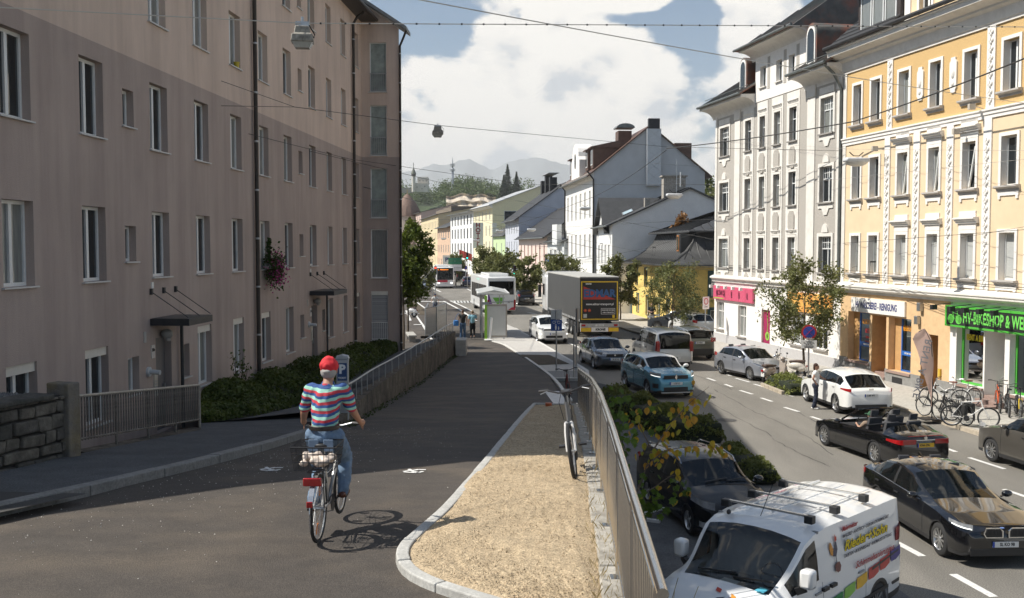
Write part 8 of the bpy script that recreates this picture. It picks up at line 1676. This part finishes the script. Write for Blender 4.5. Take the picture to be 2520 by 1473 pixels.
for _ in range(420):
 Y = random.choice([random.uniform(6.2, 9.2), random.uniform(6.2, 13)]); x = rx(Y) + random.uniform(-.06, .28); z = rz(Y) + .08; h_ = random.uniform(.03, .11); a = random.random() * 6.28; l = random.uniform(.2, .8) * h_; o = len(V_); w = .0016
 V_ += [(x - w, Y, z), (x + w, Y, z), (x + l * math.cos(a) * .5, Y + l * math.sin(a) * .5, z + h_ * .7), (x + l * math.cos(a), Y + l * math.sin(a), z + h_)]; F_ += [(o, o + 1, o + 2), (o + 1, o + 3, o + 2)]
me = bpy.data.meshes.new('dry_grass'); me.from_pydata(V_, [], F_); o = obj('dry_grass', me, LEAF('straw', (.3, .22, .1), (.5, .4, .2), .3, 8)); o['kind'] = 'stuff'; o['label'] = 'dry grass tufts on the coping'
V_ = []; F_ = []
for _ in range(60):
 x, y = 1.75 + random.gauss(0, .18), 10.6 + random.gauss(0, .5); h_ = random.uniform(.8, 2.2); a = random.random() * 6.28; o = len(V_)
 for k in range(5): u = k / 4; q = .25 * u * u * h_; V_ += [(x + q * math.cos(a) - .004, y + q * math.sin(a), h_ * u), (x + q * math.cos(a) + .004, y + q * math.sin(a), h_ * u)]
 for k in range(4): F_.append((o + 2 * k, o + 2 * k + 1, o + 2 * k + 3, o + 2 * k + 2))
me = bpy.data.meshes.new('tall_grass'); me.from_pydata(V_, [], F_); o = obj('tall_grass', me, LEAF('straw', (.3, .22, .1))); o['kind'] = 'stuff'; o['label'] = 'tall dry grass below the railing'
def sapling():
 random.seed(5); Y0 = 16.2; base = at(1548, 1265, Y0); t = thing('sapling', 'young maple with green and yellowing leaves leaning over the parking lane', 'sapling', (base.x, base.y, 0))
 leafp = [(0, 0), (.18, .10), (.5, .05), (.38, .30), (.62, .55), (.36, .58), (.3, .78), (.12, .72), (0, 1.05), (-.12, .72), (-.3, .78), (-.36, .58), (-.62, .55), (-.38, .30), (-.5, .05), (-.18, .10)]
 yl = [(0, 0), (.3, .12), (.42, .4), (.34, .7), (.12, .92), (0, 1.05), (-.12, .92), (-.34, .7), (-.42, .4), (-.3, .12)]
 def lm(poly, m, nm):
  n = len(poly); me = bpy.data.meshes.new(nm); v = [(x, y, -.35 * abs(x) - .25 * y * y) for x, y in poly] + [(0, .45, 0)]; me.from_pydata(v, [], [(i, (i + 1) % n, n) for i in range(n)]); me.materials.append(m); return me
 G = [lm(leafp, LEAF('sapling_green_%d' % k, c, c2, .45, 6), 'leaf') for k, (c, c2) in enumerate((((.08, .15, .02), (.17, .26, .04)), ((.05, .1, .015), (.12, .18, .03))))]; YE = [lm(yl, LEAF('sapling_yellow_%d' % k, c, c2, .5, 9), 'leaf') for k, (c, c2) in enumerate((((.42, .28, .02), (.62, .46, .06)), ((.5, .2, .03), (.55, .38, .05)), ((.25, .27, .03), (.48, .42, .06))))]
 inv_ = -Vector((base.x, base.y, 0)); stems = []
 def branch(pts, r0, n, kind, size, spread, name='branch'):
  W = smooth_poly([at(*p) + inv_ for p in pts], 6); MB().tube(W, [r0 * (1 - .85 * i / (len(W) - 1)) for i in range(len(W))], 6).build(name, M('sapling_bark', (.12, .085, .06), .8), t)
  for _ in range(n):
   u = random.random() ** .75 * (len(W) - 1); i = min(int(u), len(W) - 2); p = W[i].lerp(W[i + 1], u - i) + Vector((random.gauss(0, spread), random.gauss(0, spread), random.gauss(-.03, spread * .8)))
   me = random.choice(G if kind == 'g' or (kind == 'm' and random.random() < .4) else YE); o = obj('leaf', me, None, t, p, (random.uniform(-2.2, -.7), random.uniform(-.5, .5), random.uniform(-1.4, 1.4))); s = size * random.uniform(.65, 1.3); o.scale = (s, s, s)
 Yb = Y0
 branch([(1548, 1300, Yb), (1556, 1240, Yb), (1580, 1180, Yb + .2), (1600, 1120, Yb + .5)], .03, 6, 'g', .12, .1, 'trunk')
 branch([(1548, 1290, Yb), (1538, 1200, Yb), (1530, 1120, Yb + .1), (1525, 1040, Yb + .3), (1528, 965, Yb + .5)], .02, 50, 'g', .13, .17, 'trunk'); branch([(1535, 1190, Yb), (1510, 1120, Yb), (1500, 1060, Yb)], .012, 42, 'g', .12, .15); branch([(1540, 1230, Yb), (1505, 1200, Yb - .1), (1490, 1160, Yb - .1)], .01, 26, 'g', .11, .13)
 branch([(1600, 1120, Yb + .5), (1640, 1060, Yb + .9), (1690, 1000, Yb + 1.3), (1745, 952, Yb + 1.6)], .016, 52, 'y', .12, .12); branch([(1590, 1150, Yb + .3), (1640, 1110, Yb + .6), (1710, 1100, Yb + 1.0), (1780, 1094, Yb + 1.4)], .014, 46, 'y', .11, .08)
 branch([(1560, 1230, Yb), (1610, 1200, Yb + .2), (1660, 1170, Yb + .4), (1680, 1210, Yb + .4)], .012, 30, 'm', .11, .10); branch([(1550, 1270, Yb), (1590, 1240, Yb), (1640, 1225, Yb + .1)], .01, 26, 'g', .12, .12); branch([(1600, 1100, Yb + .5), (1570, 1030, Yb + .7), (1600, 985, Yb + .9)], .011, 34, 'm', .11, .13)
 branch([(1545, 1120, Yb), (1500, 1010, Yb + .2), (1510, 985, Yb + .4)], .009, 24, 'g', .12, .13)
 V_ = []
sapling()
rb = thing('crate', 'broken wicker crate lying under the sapling', 'crate', gp(1553, 1282), R(20)); WK_ = M('wicker', (.14, .085, .05), .8, var=.4, scale=20, bump=.5)
MB().box(-.25, .2, -.18, .18, 0, .02).box(-.25, -.23, -.18, .18, 0, .26).box(.18, .2, -.18, .18, 0, .26).box(-.23, .18, .16, .18, 0, .26).box(-.23, .18, -.18, -.16, 0, .26).build('basketwork', WK_, rb, rot=(R(35), R(12), 0))
pk = thing('timber_offcut', 'pale painted timber frame lying on the asphalt beside the estate car', 'timber', gp(1580, 1283), R(-25)); MB().box(-.45, .4, -.04, .04, 0, .07).build('plank', WHITE, pk, smooth=False); MB().bar((-.3, .05, .04), (.35, .5, .2), .07, .04).build('brace', WHITE, pk)
bb = thing('rubbish_sack', 'blue plastic sack leaning at the retaining wall', 'sack', gp(1525, 1275)); mb = MB(); mb.ball((0, 0, .35), .28, .26, .4, 12, 8); mb.ball((0, 0, .75), .1, .1, .14, 8, 6); fleshy(mb, 'sack', M('sack_blue', (.02, .05, .11), .35, var=.2, scale=6, bump=.6, bscale=9), bb, .04, 2)
# == SIGNS, SHELTER, STREET FURNITURE
def pole(t, h, r=.035, m=None): return MB().cyl((0, 0, -.1), (0, 0, h), r, n=10).build('pole', m or STEEL, t)
q = gp(1369, 915, .13); ht = (915 - 762) / F * q.y; s_ = thing('path_sign', 'blue shared path sign with white bicycle and pedestrians', 'sign', q, 0); pole(s_, ht)
pn = MB().box(-.26, .26, -.05, -.035, ht * .66, ht * .66 + .52).build('blue_panel', M('sign_blue', (.01, .06, .26), .4), s_, smooth=False, bevel=.004); z = ht * .66
mb = MB()
for cx in (-.11, .11): mb.lathe([(.055, -.056), (.055, -.052), (.07, -.052), (.07, -.056), (.055, -.056)], 16, (cx, 0, z + .4), 'y', cap=False)
for a, b in (((-.11, .4), (-.05, .47)), ((-.05, .47), (.07, .47)), ((-.03, .4), (.07, .47)), ((-.06, .48), (-.03, .4)), ((.11, .4), (.06, .5)), ((-.11, .4), (-.03, .4))): mb.bar((a[0], -.054, z + a[1]), (b[0], -.054, z + b[1]), .016, .004)
mb.ball((-.03, -.053, z + .285), .025, .004, .025, 8, 6); mb.prism([(-.07, z + .16), (-.06, z + .25), (0, z + .25), (.01, z + .16), (-.005, z + .05), (-.055, z + .05)], 'y', -.056, -.052); mb.ball((.1, -.053, z + .19), .02, .004, .02, 8, 6); mb.prism([(.07, z + .1), (.08, z + .165), (.12, z + .165), (.13, z + .1), (.115, z + .05), (.085, z + .05)], 'y', -.056, -.052); mb.build('pictogram', WHITE, pn)
MB().box(-.26, .26, .035, .05, ht * .66 + .54, ht).build('sign_back', M('sign_back_grey', (.5, .5, .49), .5, .3), s_, smooth=False, bevel=.01)
q = gp(1412, 930, .12); s_ = thing('sign_post', 'grey sign post with panels seen edge on at the ramp end', 'sign', q, R(84)); hh = (930 - 800) / F * q.y; pole(s_, hh, .03); MB().box(-.3, .3, -.06, -.045, hh * .66, hh * .98).build('panel', M('sign_back_grey', (.5, .5, .49)), s_, smooth=False); n = 8
MB().prism([(.33 * math.cos(6.283 * (k + .5) / n), hh * .42 + .42 * math.sin(6.283 * (k + .5) / n)) for k in range(n)], 'y', -.06, -.045).build('octagon', WHITE, s_, smooth=False)
q = gp(1418, 915, .12); s_ = thing('sign_post', 'taller round post with slim dark panel beside the edge on signs', 'sign', q, R(80)); hh = (915 - 758) / F * q.y; pole(s_, hh, .04); MB().box(-.3, .3, -.07, -.05, hh * .62, hh).build('panel', M('panel_dark', (.06, .07, .09), .4, .4), s_, smooth=False, bevel=.01)
q = gp(1989, 935, .12); s_ = thing('no_stopping_sign', 'round no stopping sign with ENDE and a small plate beside the tree', 'sign', q, R(-8)); zs = H - (825 - HZ) / F * q.y; pole(s_, zs + .3, .035); rr = 23 / F * q.y * .8
d_ = MB().lathe([(.001, -.05), (rr, -.05), (rr, -.035)], 28, (0, 0, zs), 'y').build('disc', M('sign_red', (.5, .02, .02), .4), s_); MB().lathe([(.001, -.055), (rr * .76, -.055), (rr * .76, -.05)], 28, (0, 0, zs), 'y').build('blue_field', M('sign_blue_bright', (.02, .06, .4), .4), d_)
for a in (1, -1): MB().bar((-rr * .56, -.058, zs - a * rr * .56), (rr * .56, -.058, zs + a * rr * .56), rr * .2, .006).build('cross_stripe', M('sign_red', (.5, .02, .02), .4), d_)
text('ENDE', .09, WHITE, d_, (0, -.062, zs - rr * .86), bold=.004); p2 = MB().box(-.33, .33, -.05, -.035, zs - rr - .38, zs - rr - .03).build('plate', WHITE, s_, smooth=False, bevel=.006)
for k, tx in enumerate(('werktags', 'Mo - Fr 8h-19h,', 'Sa 8h-12h', 'ausgenommen', 'Ladetätigkeit')): text(tx, .072, BLACK, p2, (0, -.052, zs - rr - .09 - k * .063), bold=.002)
q = gp(1735, 845, .12); s_ = thing('zone_sign', 'small white zone sign on a slim pole by the grey house corner', 'sign', q, R(40)); zs = H - (752 - HZ) / F * q.y; pole(s_, zs + .35, .035); MB().box(-.3, .3, -.05, -.035, zs - .35, zs + .4).build('panel', WHITE, s_, smooth=False, bevel=.01); MB().lathe([(.15, -.056), (.15, -.05), (.2, -.05), (.2, -.056), (.15, -.056)], 20, (0, 0, zs + .12), 'y', cap=False).build('ring', M('sign_red', (.5, .02, .02)), s_); text('Zone', .14, BLACK, s_, (0, -.055, zs - .2))
q = gp(1190, 832, .135); sh = thing('bus_shelter', 'bus shelter with glass back wall and flat roof beside the ramp', 'bus shelter', (q.x - .05, q.y, .135), R(93)); SF = M('shelter_grey', (.55, .56, .56), .4, .3)
L_ = 6.0; ph = 2.75
for x in (.15, 2.0, 4.0, L_ - .1): MB().box(x - .04, x + .04, .0, .08, 0, ph).build('post', SF, sh, smooth=False)
for x in (.15, L_ - .1): MB().box(x - .04, x + .04, -1.35, -1.27, 0, ph).build('post', SF, sh, smooth=False)
MB().box(-.3, L_ + .2, -1.7, .35, ph, ph + .12).build('roof', M('shelter_roof', (.6, .6, .58), .5), sh, smooth=False, bevel=.01); MB().prism([(-1.6, ph + .12), (.25, ph + .12), (-.7, ph + .3)], 'x', -.2, L_ + .1).build('roof_crown', M('roof_glass_grey', (.42, .42, .4), .4), sh, smooth=False)
for k in range(3):
 x0 = .19 + k * 1.92; MB().box(x0, x0 + 1.78, .03, .05, .2, 1.25).build('glass_panel', SHOPGLASS, sh, smooth=False); MB().box(x0, x0 + 1.78, .03, .05, 1.35, ph - .1).build('glass_panel', M('brown_glass', (.3, .2, .13), .2, var=.5, scale=2), sh, smooth=False); MB().box(x0 - .02, x0 + 1.8, .02, .06, 1.25, 1.35).build('rail', SF, sh, smooth=False)
q = gp(1222, 834, .135); ad = thing('advert_board', 'grey framed poster case standing in front of the shelter', 'poster case', (q.x, q.y - .2, .135), R(2)); w = 52 / F * q.y / 2; z0, z1 = .12, (834 - 748) / F * q.y
f_ = MB().box(-w, w, 0, .16, z0, z1).build('frame', M('case_bronze', (.33, .30, .27), .4, .5), ad, smooth=False, bevel=.02); MB().box(-w + .09, w - .09, -.006, 0, z0 + .1, z1 - .14).build('poster', M('poster_pale', (.55, .55, .54), .12, var=.06, scale=2, coat=.8), f_, smooth=False)
for x in (-w * .7, w * .7): MB().box(x - .05, x + .05, .03, .13, -.05, z0).build('foot', SF, ad, smooth=False)
q = gp(1196, 838, .135); gpo = thing('bus_stop_post', 'bright green square bus stop post beside the shelter', 'post', q, 0); hh = (838 - 728) / F * q.y; MB().box(-.075, .075, -.1, .1, 0, hh).build('column', M('lime_green_post', (.3, .6, .06), .4), gpo, smooth=False, bevel=.01); MB().bar((-.3, -.05, hh * .84), (1.7, -.1, hh * .88), .05).build('arm', STEEL, gpo); MB().box(-.2, .2, -.11, -.1, hh * .8, hh * .86).build('collar', STEEL, gpo, smooth=False)
q = gp(1204, 838, .135); bl = thing('bollard', 'white plastic marker post leaning at the poster case', 'bollard', q, 0); MB().lathe([(.3, 0), (.3, .06), (.1, .1), (.1, 1.35), (.07, 1.42), (.001, 1.44)], 14).build('post', WHITE, bl, rot=(0, R(5), 0))
FM = glass('fence_mesh', (.75, .74, .7), .12, .4)
g0 = [gp(1047, 828, .1), gp(1074, 822, .1), gp(1099, 815, .1)]
for k, (a, b) in enumerate(((gp(1047, 832, .1), gp(1074, 826, .1)), (gp(1074, 826, .1), gp(1098, 812, .1)), (gp(1047, 832, .1), gp(1054, 815, .1)))):
 t = thing('site_fence', ('left mesh panel of the temporary site fence', 'right mesh panel of the temporary site fence', 'short return panel of the temporary site fence')[k], 'fence', a); d = b - a; h_ = 1.9
 MB().tube([(0, 0, 0), (0, 0, h_), d + Vector((0, 0, h_)), d], .045, 6).tube([(0, 0, .15), d + Vector((0, 0, .15))], .03, 6).build('frame', STEEL, t); MB().quad((0, 0, .15), d + Vector((0, 0, .15)), d + Vector((0, 0, h_)), (0, 0, h_)).build('mesh_sheet', FM, t)
 for q in range(1, 14): MB().bar(d * q / 14 + Vector((0, 0, .15)), d * q / 14 + Vector((0, 0, h_)), .006).build('wire', STEEL, t)
 for q in range(1, 6): MB().bar(Vector((0, 0, h_ * q / 6)), d + Vector((0, 0, h_ * q / 6)), .006).build('wire', STEEL, t)
 MB().obox((0, 0, .05), .6, .22, .12).build('foot', CONCRETE, t, smooth=False)
q = gp(1012, 838, .1); be = thing('bench', 'low pale concrete bench at the corner of the apartment block', 'bench', q, R(100)); MB().box(-1.2, 1.4, -.25, .25, .28, .42).build('seat', M('new_concrete', (.4, .385, .35)), be, smooth=False, bevel=.02)
for x in (-.8, 1.0): MB().box(x - .12, x + .12, -.2, .2, 0, .28).build('support', CONCRETE, be, smooth=False)
def feather(label, base, h, w, m, txt, rot, group=None):
 t = thing('feather_flag', label, 'flag', base, rot, group); MB().obox((0, 0, .02), .8, .55, .035).build('base_plate', DARKMETAL, t, smooth=False); MB().tube([(0, 0, 0), (0, 0, h * .55), (-w * .1, 0, h * .85), (-w * .45, 0, h), (-w * .75, 0, h * .97)], [.018, .015, .012, .01, .008], 6).build('mast', DARKMETAL, t)
 mb = MB(); n = 16
 for k in range(n + 1):
  u = k / n; z = h * (.14 + .86 * u); xr_ = -w * .1 * max(0, (u - .6) / .4) ** 1.5 - w * .35 * max(0, (u - .82) / .18) ** 2; xl_ = xr_ - w * min(1, .04 + 1.15 * u ** 1.25) * (1 if u < .85 else max(.05, 1 - ((u - .85) / .15) ** 2 * .9)); 
  for j in range(5): x = xr_ + (xl_ - xr_) * j / 4; mb.v.append((x, .04 * math.sin(u * 9 + j), z))
 for k in range(n):
  for j in range(4): a = k * 5 + j; mb.f.append((a, a + 1, a + 6, a + 5))
 f = mb.build('cloth', m, t, recalc=False)
 if txt: text(txt, w * .52, M('flag_letter', (.42, .40, .42), .8), t, (-w * .55, -.06, h * .56), (R(90), R(-78), 0), sx=-.95, bold=.004)
 return t
feather('salmon pink feather flag in front of the laundry door', gp(2293, 1032, .125), 3.05, .72, LEAF('flag_peach', (.78, .55, .47), (.84, .62, .54), .6, 3), 'RENT A BIKE', R(8)); feather('slim pink feather flag before the pink cosmetic shop', gp(1850, 846, .125), 2.6, .45, LEAF('flag_pink', (.78, .5, .55), (.8, .62, .66), .6, 3), None, R(10))
q = gp(1848, 853, .125); bd = thing('chalk_board', 'wooden framed chalkboard with green chalk writing', 'chalkboard', q + Vector((0, 1, 0)), R(-4)); MB().box(-.38, .38, 0, .06, 0, 1.25).build('frame', M('board_wood', (.2, .08, .04), .6), bd, smooth=False); MB().box(-.32, .32, -.006, 0, .08, 1.18).build('slate', M('slate_black', (.015, .017, .015), .7), bd, smooth=False); GC = M('chalk_green', (.35, .7, .4), .8)
for k, tx in enumerate(('CBD', 'öl', 'Kosmetik', 'Blüten')): text(tx, (.26, .2, .15, .15)[k], GC if k else M('chalk_white', (.7, .75, .7), .8), bd, (0, -.01, (1.0, .76, .52, .3)[k]), shear=.1)
def tlight(label, px, py, pb, lamp, cz=None):
 g = gp(px, pb, .1); t = thing('traffic_light', label, 'traffic light', g, R(5), 'traffic lights'); z = H - (py - HZ) / F * g.y; pole(t, z + .6, .06); MB().box(-.16, .16, -.22, -.02, z - .5, z + .5).build('housing', BLACK, t, smooth=False, bevel=.03)
 for k, c in enumerate(((.9, .05, .02), (.5, .3, .02), (.02, .8, .6))):
  on = k == lamp; MB().lathe([(.001, -.03), (.1, -.02), (.1, 0)], 14, (0, -.22, z + .3 - k * .3), 'y').build('lens', M('lens_%d_%d' % (k, on), c if on else tuple(x * .06 for x in c), .3, emit=3 if on else 0, var=0), t)
tlight('green traffic light on the slim pole left of the street', 1065, 683, 735, 2); tlight('red traffic light beside the direction sign', 1072, 668, 728, 0); tlight('traffic light hanging at the right of the rear bus', 1266, 668, 745, 2); tlight('high traffic light above the far crossing', 1150, 632, 706, 2)
g = gp(1120, 706, .1); t = thing('direction_sign', 'green and white direction sign board by the far office', 'sign', g, 0); pole(t, 4.2, .07)
for k in range(4): MB().box(-1.0, 1.0, -.1, -.05, 2.3 + k * .5, 2.75 + k * .5).build('panel', M('sign_green', (.02, .16, .08), .5) if k > 1 else WHITE, t, smooth=False)
g = gp(1146, 700, .1); t = thing('no_parking_sign', 'far round red and blue no parking sign', 'sign', g, 0); pole(t, 2.8, .05); MB().lathe([(.001, -.08), (.35, -.08), (.35, -.05)], 20, (0, 0, 2.6), 'y').build('disc', M('sign_red', (.5, .02, .02)), t); MB().lathe([(.001, -.085), (.26, -.085), (.26, -.08)], 20, (0, 0, 2.6), 'y').build('blue_field', M('sign_blue_bright', (.02, .06, .4)), t)
q = at(1103, 640, 200); t = thing('projecting_sign', 'white box sign with blue oval letters on the far brick house', 'sign', q); MB().box(-1.1, 1.1, 0, .2, -.9, .9).build('box', WHITE, t, smooth=False); text('PV', 1.1, M('navy_letter', (.02, .03, .16)), t, (0, -.02, 0), bold=.05)
fl = thing('flag', 'red and white striped flag hanging on the far office', 'flag', at(1150, 632, 196)); mb = MB()
for k in range(9):
 for j in range(6): mb.v.append((-1.6 + k * .32, .1 * math.sin(k * 1.3), -.2 * k * .6 + (1 - j / 5) * 1.4))
for k in range(8):
 for j in range(5): a = k * 6 + j; mb.f.append((a, a + 6, a + 7, a + 1))
mb.build('cloth', M('flag_red', (.4, .06, .05), .9, var=.9, scale=2, stretch=(6, 1, .4)), fl, recalc=False)
t = thing('fire_hose_cap', 'orange plastic pipe cap at the far end of the soil bed', 'cap', rp(1350, 1003, .06)); MB().cyl((0, 0, 0), (0, 0, .12), .09, n=14).build('cap', M('orange_plastic', (.55, .12, .03), .5), t)
CRK = M('crack_sealant', (.05, .047, .043), .8, var=.1)
for pts in (((1900, 1080), (1960, 1112), (2045, 1150)), ((1650, 950), (1760, 1000), (1900, 1075)), ((1760, 960), (1850, 1010), (1960, 1060), (2050, 1120)), ((1800, 905), (1900, 955)), ((2240, 1250), (2330, 1235), (2450, 1260)), ((1560, 880), (1700, 920), (1800, 960)), ((2000, 1290), (2150, 1420), (2200, 1470)), ((1950, 1010), (2080, 1075))):
 W = smooth_poly([gp(*p) for p in pts], 8); W = [p + Vector((random.gauss(0, .04), random.gauss(0, .04), .003)) for p in W]; mb = MB()
 for a, b in zip(W, W[1:]): n_ = Vector((b.y - a.y, a.x - b.x, 0)).normalized() * random.uniform(.008, .022); mb.quad(a - n_, a + n_, b + n_, b - n_)
 mb.build('sealed_crack', CRK, road)
scatter_stones('grit', 900, lambda: (lambda y: (xl(y) + abs(random.gauss(0, 1.4)) + .05, y, rz(y) + .004))(random.uniform(6.5, 20)), M('pale_grit', (.5, .47, .42), .9), 'scattered pale grit on the ramp', .003, .009)
mh = gp(1735, 1038); o = MB().lathe([(.001, 0), (.34, 0)], 24, cap=False).build('manhole_cover', M('cast_iron', (.1, .095, .09), .7, .4, var=.4, scale=40, bump=1, bscale=40), road, (gp(1788, 1035).x, gp(1788, 1035).y, .01))
# == WIRES AND LAMPS
WIRE = M('wire_dark', (.05, .048, .045), .6, .3, var=0); WIREL = M('wire_bright', (.5, .48, .44), .4, .6, var=0)
def wire(label, pts, r, m=WIRE, sag=.0):
 P = [at(*p) for p in pts]; Q = []
 for a, b in zip(P, P[1:]):
  for k in range(12): q = a.lerp(b, k / 12); q.z -= sag * 4 * (k / 12) * (1 - k / 12); Q.append(q)
 Q.append(P[-1]); c = Q[0]; t = tag(MB().tube([q - c for q in Q], r, 5).build('overhead_wire', m, None, c), label, 'wire', 'overhead wires'); return t
w1 = wire('long bright span wire across the top carrying the near lamp', [(-250, 6, 9), (745, 58, 12.8), (2700, 68, 19)], .0065, WIREL)
cl = MB().lathe([(.013, -.012), (.013, .012)], 6, axis='x').mesh('clip'); cl.materials.append(BLACK)
for k in range(42):
 px = 775 + k * 42; f_ = (px - 745) / (2700 - 745); P_ = at(745, 58, 12.8).lerp(at(2700, 68, 19), f_); obj('wire_clip', cl, None, w1, P_ - w1.location)
wire('bright wire descending from the top centre to the yellow house', [(1000, -6, 14), (2580, 262, 31)], .009, WIREL, .1); wire('thick black feeder cable rising to the right', [(1640, 366, 60), (2100, 300, 44), (2600, 112, 31)], .028, WIRE, .1)
wire('upper stay wire anchored on the apartment block', [(545, 200, 28.9), (725, 264, 33)], .009); wire('lower stay wire anchored on the apartment block', [(545, 261, 28.9), (725, 264, 33)], .009); wire('span wire carrying the middle hanging lamp', [(725, 264, 33), (1075, 309, 41), (1640, 362, 60), (2074, 372, 46.5)], .011, WIRE)
wire('span wire from the drainpipe across the street', [(612, 330, 31.4), (860, 392, 44), (1300, 455, 70), (1755, 455, 62)], .011); wire('span wire from the far stair bay', [(895, 461, 47), (1060, 505, 70), (1220, 530, 100), (1390, 540, 118)], .014); wire('fine wire from the block towards the far houses', [(760, 372, 38), (1250, 490, 90), (1755, 590, 62)], .012)
for k, (dy, r) in enumerate(((0, .008), (9, .011), (15, .011), (24, .011))): wire(('top', 'second', 'third', 'lowest')[k] + ' trolley wire running along the right pavement', [(2620, 708 + dy, 29.5), (2066, 664 + dy * .7, 47), (1756, 652 + dy * .5, 62), (1560, 646 + dy * .4, 80), (1380, 636 + dy * .3, 105)], r)
wire('sagging cable from the grey gable to the small house', [(1200, 565, 150), (1420, 500, 96), (1640, 370, 60)], .02, WIRE, .4); wire('wire crossing below the white house roof', [(1430, 590, 97), (1760, 660, 62), (2066, 600, 47), (2600, 560, 31)], .009); wire('wire in front of the far hotel', [(1000, 490, 200), (1240, 560, 150), (1500, 620, 90)], .022)
wire('wire from the gable house to the townhouse eaves', [(1380, 560, 118), (1757, 540, 62)], .012); wire('upper wire in front of the far houses', [(1050, 540, 190), (1250, 545, 150), (1420, 580, 97)], .02); wire('wire crossing the lower white gable', [(1440, 640, 97), (1600, 610, 70), (1760, 560, 62)], .012)
wire('fine wire crossing the yellow facade at mid height', [(1990, 450, 49), (2300, 415, 40), (2600, 385, 31)], .007, WIREL); wire('fine wire rising in front of the lower yellow windows', [(2066, 668, 47), (2340, 590, 39), (2600, 545, 31)], .007); wire('fine wire below the ochre storey', [(1760, 345, 62), (2100, 368, 45), (2600, 372, 31)], .006, WIREL)
hang = MB().bar((-.12, 0, 0), (.12, 0, 0), .05, .06).bar((-.1, 0, 0), (-.16, 0, -.55), .01).bar((.1, 0, 0), (.05, 0, -.55), .01).bar((-.2, 0, -.57), (.1, 0, -.57), .04).mesh('trolley_hanger'); hang.materials.append(WIRE)
for k, (px, py, Y) in enumerate(((1957, 640, 52), (2053, 640, 48), (2148, 645, 44), (2210, 645, 42.5), (1820, 620, 60), (1610, 610, 76), (1480, 600, 90), (1395, 598, 104), (1330, 600, 118))): tag(obj('trolley_hanger', hang, None, None, at(px, py, Y)), 'trolley wire insulator in front of ' + ('the second narrow window strip of the grey townhouse', 'the grey townhouse near its right end', 'the first yellow house windows', 'the second yellow house windows', 'the left edge of the grey townhouse', 'the yellow house roof', 'the white house front', 'the gabled house front', 'the salmon house')[k], 'insulator', 'trolley wire hangers')
def bell_lamp(label, px, py, Y, w):
 p = at(px, py, Y); s = w / F * Y; t = thing('hanging_lamp', label, 'street lamp', p, R(8), 'hanging street lamps'); LG = M('lamp_cast', (.3, .28, .24), .8, var=.5, scale=14, dirt=(.08, .075, .065), dirt_scale=10, dirt_amt=.8)
 mb = MB(); k = s / 2
 def rect(a, z): return [(-a, -a * .8, z), (a, -a * .8, z), (a, a * .8, z), (-a, a * .8, z)]
 for a, z in ((k * .62, 0), (k * .72, -k * .7), (k * .92, -k * .75), (k * 1.0, -k * 1.45)): mb.v += rect(a, z)
 for i in range(3):
  for q in range(4): mb.f.append((i * 4 + q, i * 4 + (q + 1) % 4, i * 4 + 4 + (q + 1) % 4, i * 4 + 4 + q))
 mb.f += [(3, 2, 1, 0), (12, 13, 14, 15)]; mb.build('housing', LG, t, ang=20, bevel=.015)
 g = MB(); g.v += rect(k * .9, -k * 1.46) + rect(k * .62, -k * 1.95); g.f += [(0, 1, 5, 4), (1, 2, 6, 5), (2, 3, 7, 6), (3, 0, 4, 7), (4, 5, 6, 7)]; g.build('glass', M('lamp_glass', (.4, .4, .37), .15, var=.2), t, smooth=False); MB().box(-k * .6, k * .6, -.03, .03, 0, .06).cyl((0, 0, 0), (0, 0, .12), .02).build('bracket', STEEL, t); MB().tube([(k * .6, 0, .02), (k * 1.1, 0, -.1), (k * 1.05, 0, -k), (k * .75, 0, -k * .6)], .008, 5).build('cable', WIRE, t)
bell_lamp('weathered bell shaped lamp hanging in front of the apartment block', 744, 66, 12.8, 54); bell_lamp('smaller hanging lamp against the clouds', 1077, 312, 41, 27)
def pill_lamp(label, px, py, Y, w=.95):
 p = at(px, py, Y); t = thing('suspended_lamp', label, 'street lamp', p, R(10), 'white suspended lamps'); MB().box(-w / 2, w / 2, -.2, .2, .0, .17).build('cover', M('lamp_white', (.62, .63, .64), .4), t, bevel=.06); g = MB(); g.ball((0, 0, .0), w * .48, .19, .16, 14, 8); g.build('glass', M('lamp_diffuser', (.6, .57, .52), .25, var=.05), t); MB().tube([(-w * .3, 0, .38), (-w * .12, 0, .24), (w * .12, 0, .24), (w * .3, 0, .38)], .02, 6).build('bracket', DARKMETAL, t)
for k, (px, py, Y) in enumerate(((2107, 400, 38), (1659, 484, 60), (1440, 515, 88), (1308, 567, 108), (1230, 570, 125), (1171, 593, 150), (1092, 589, 185), (1060, 594, 200))): pill_lamp(('large white suspended lamp in front of the yellow house', 'white suspended lamp before the white gable', 'white suspended lamp before the gabled house front', 'white suspended lamp above the salmon house', 'white suspended lamp above the green house', 'white suspended lamp near the hotel sign', 'far white suspended lamp before the cream block', 'farthest white suspended lamp')[k], px, py, Y)
sp_ = thing('shrub', 'thin leafy shrub standing before the shaded ground floor window', 'shrub', at(592, 985, 28.5)); P = []
for k in range(5):
 a = k * 1.3; tp = Vector((.25 * math.cos(a), .1 * math.sin(a), 1.0 + .12 * k)); MB().tube([(0, 0, 0), tp * .6, tp], [.012, .008, .004], 5).build('stem', BARK, sp_)
 for _ in range(26): u = random.uniform(.35, 1); P.append(tp * u + Vector((random.gauss(0, .08), random.gauss(0, .06), random.gauss(0, .06))))
leaf_mesh('foliage', [tuple(p) for p in P], .06, HEDGE, parent=sp_)
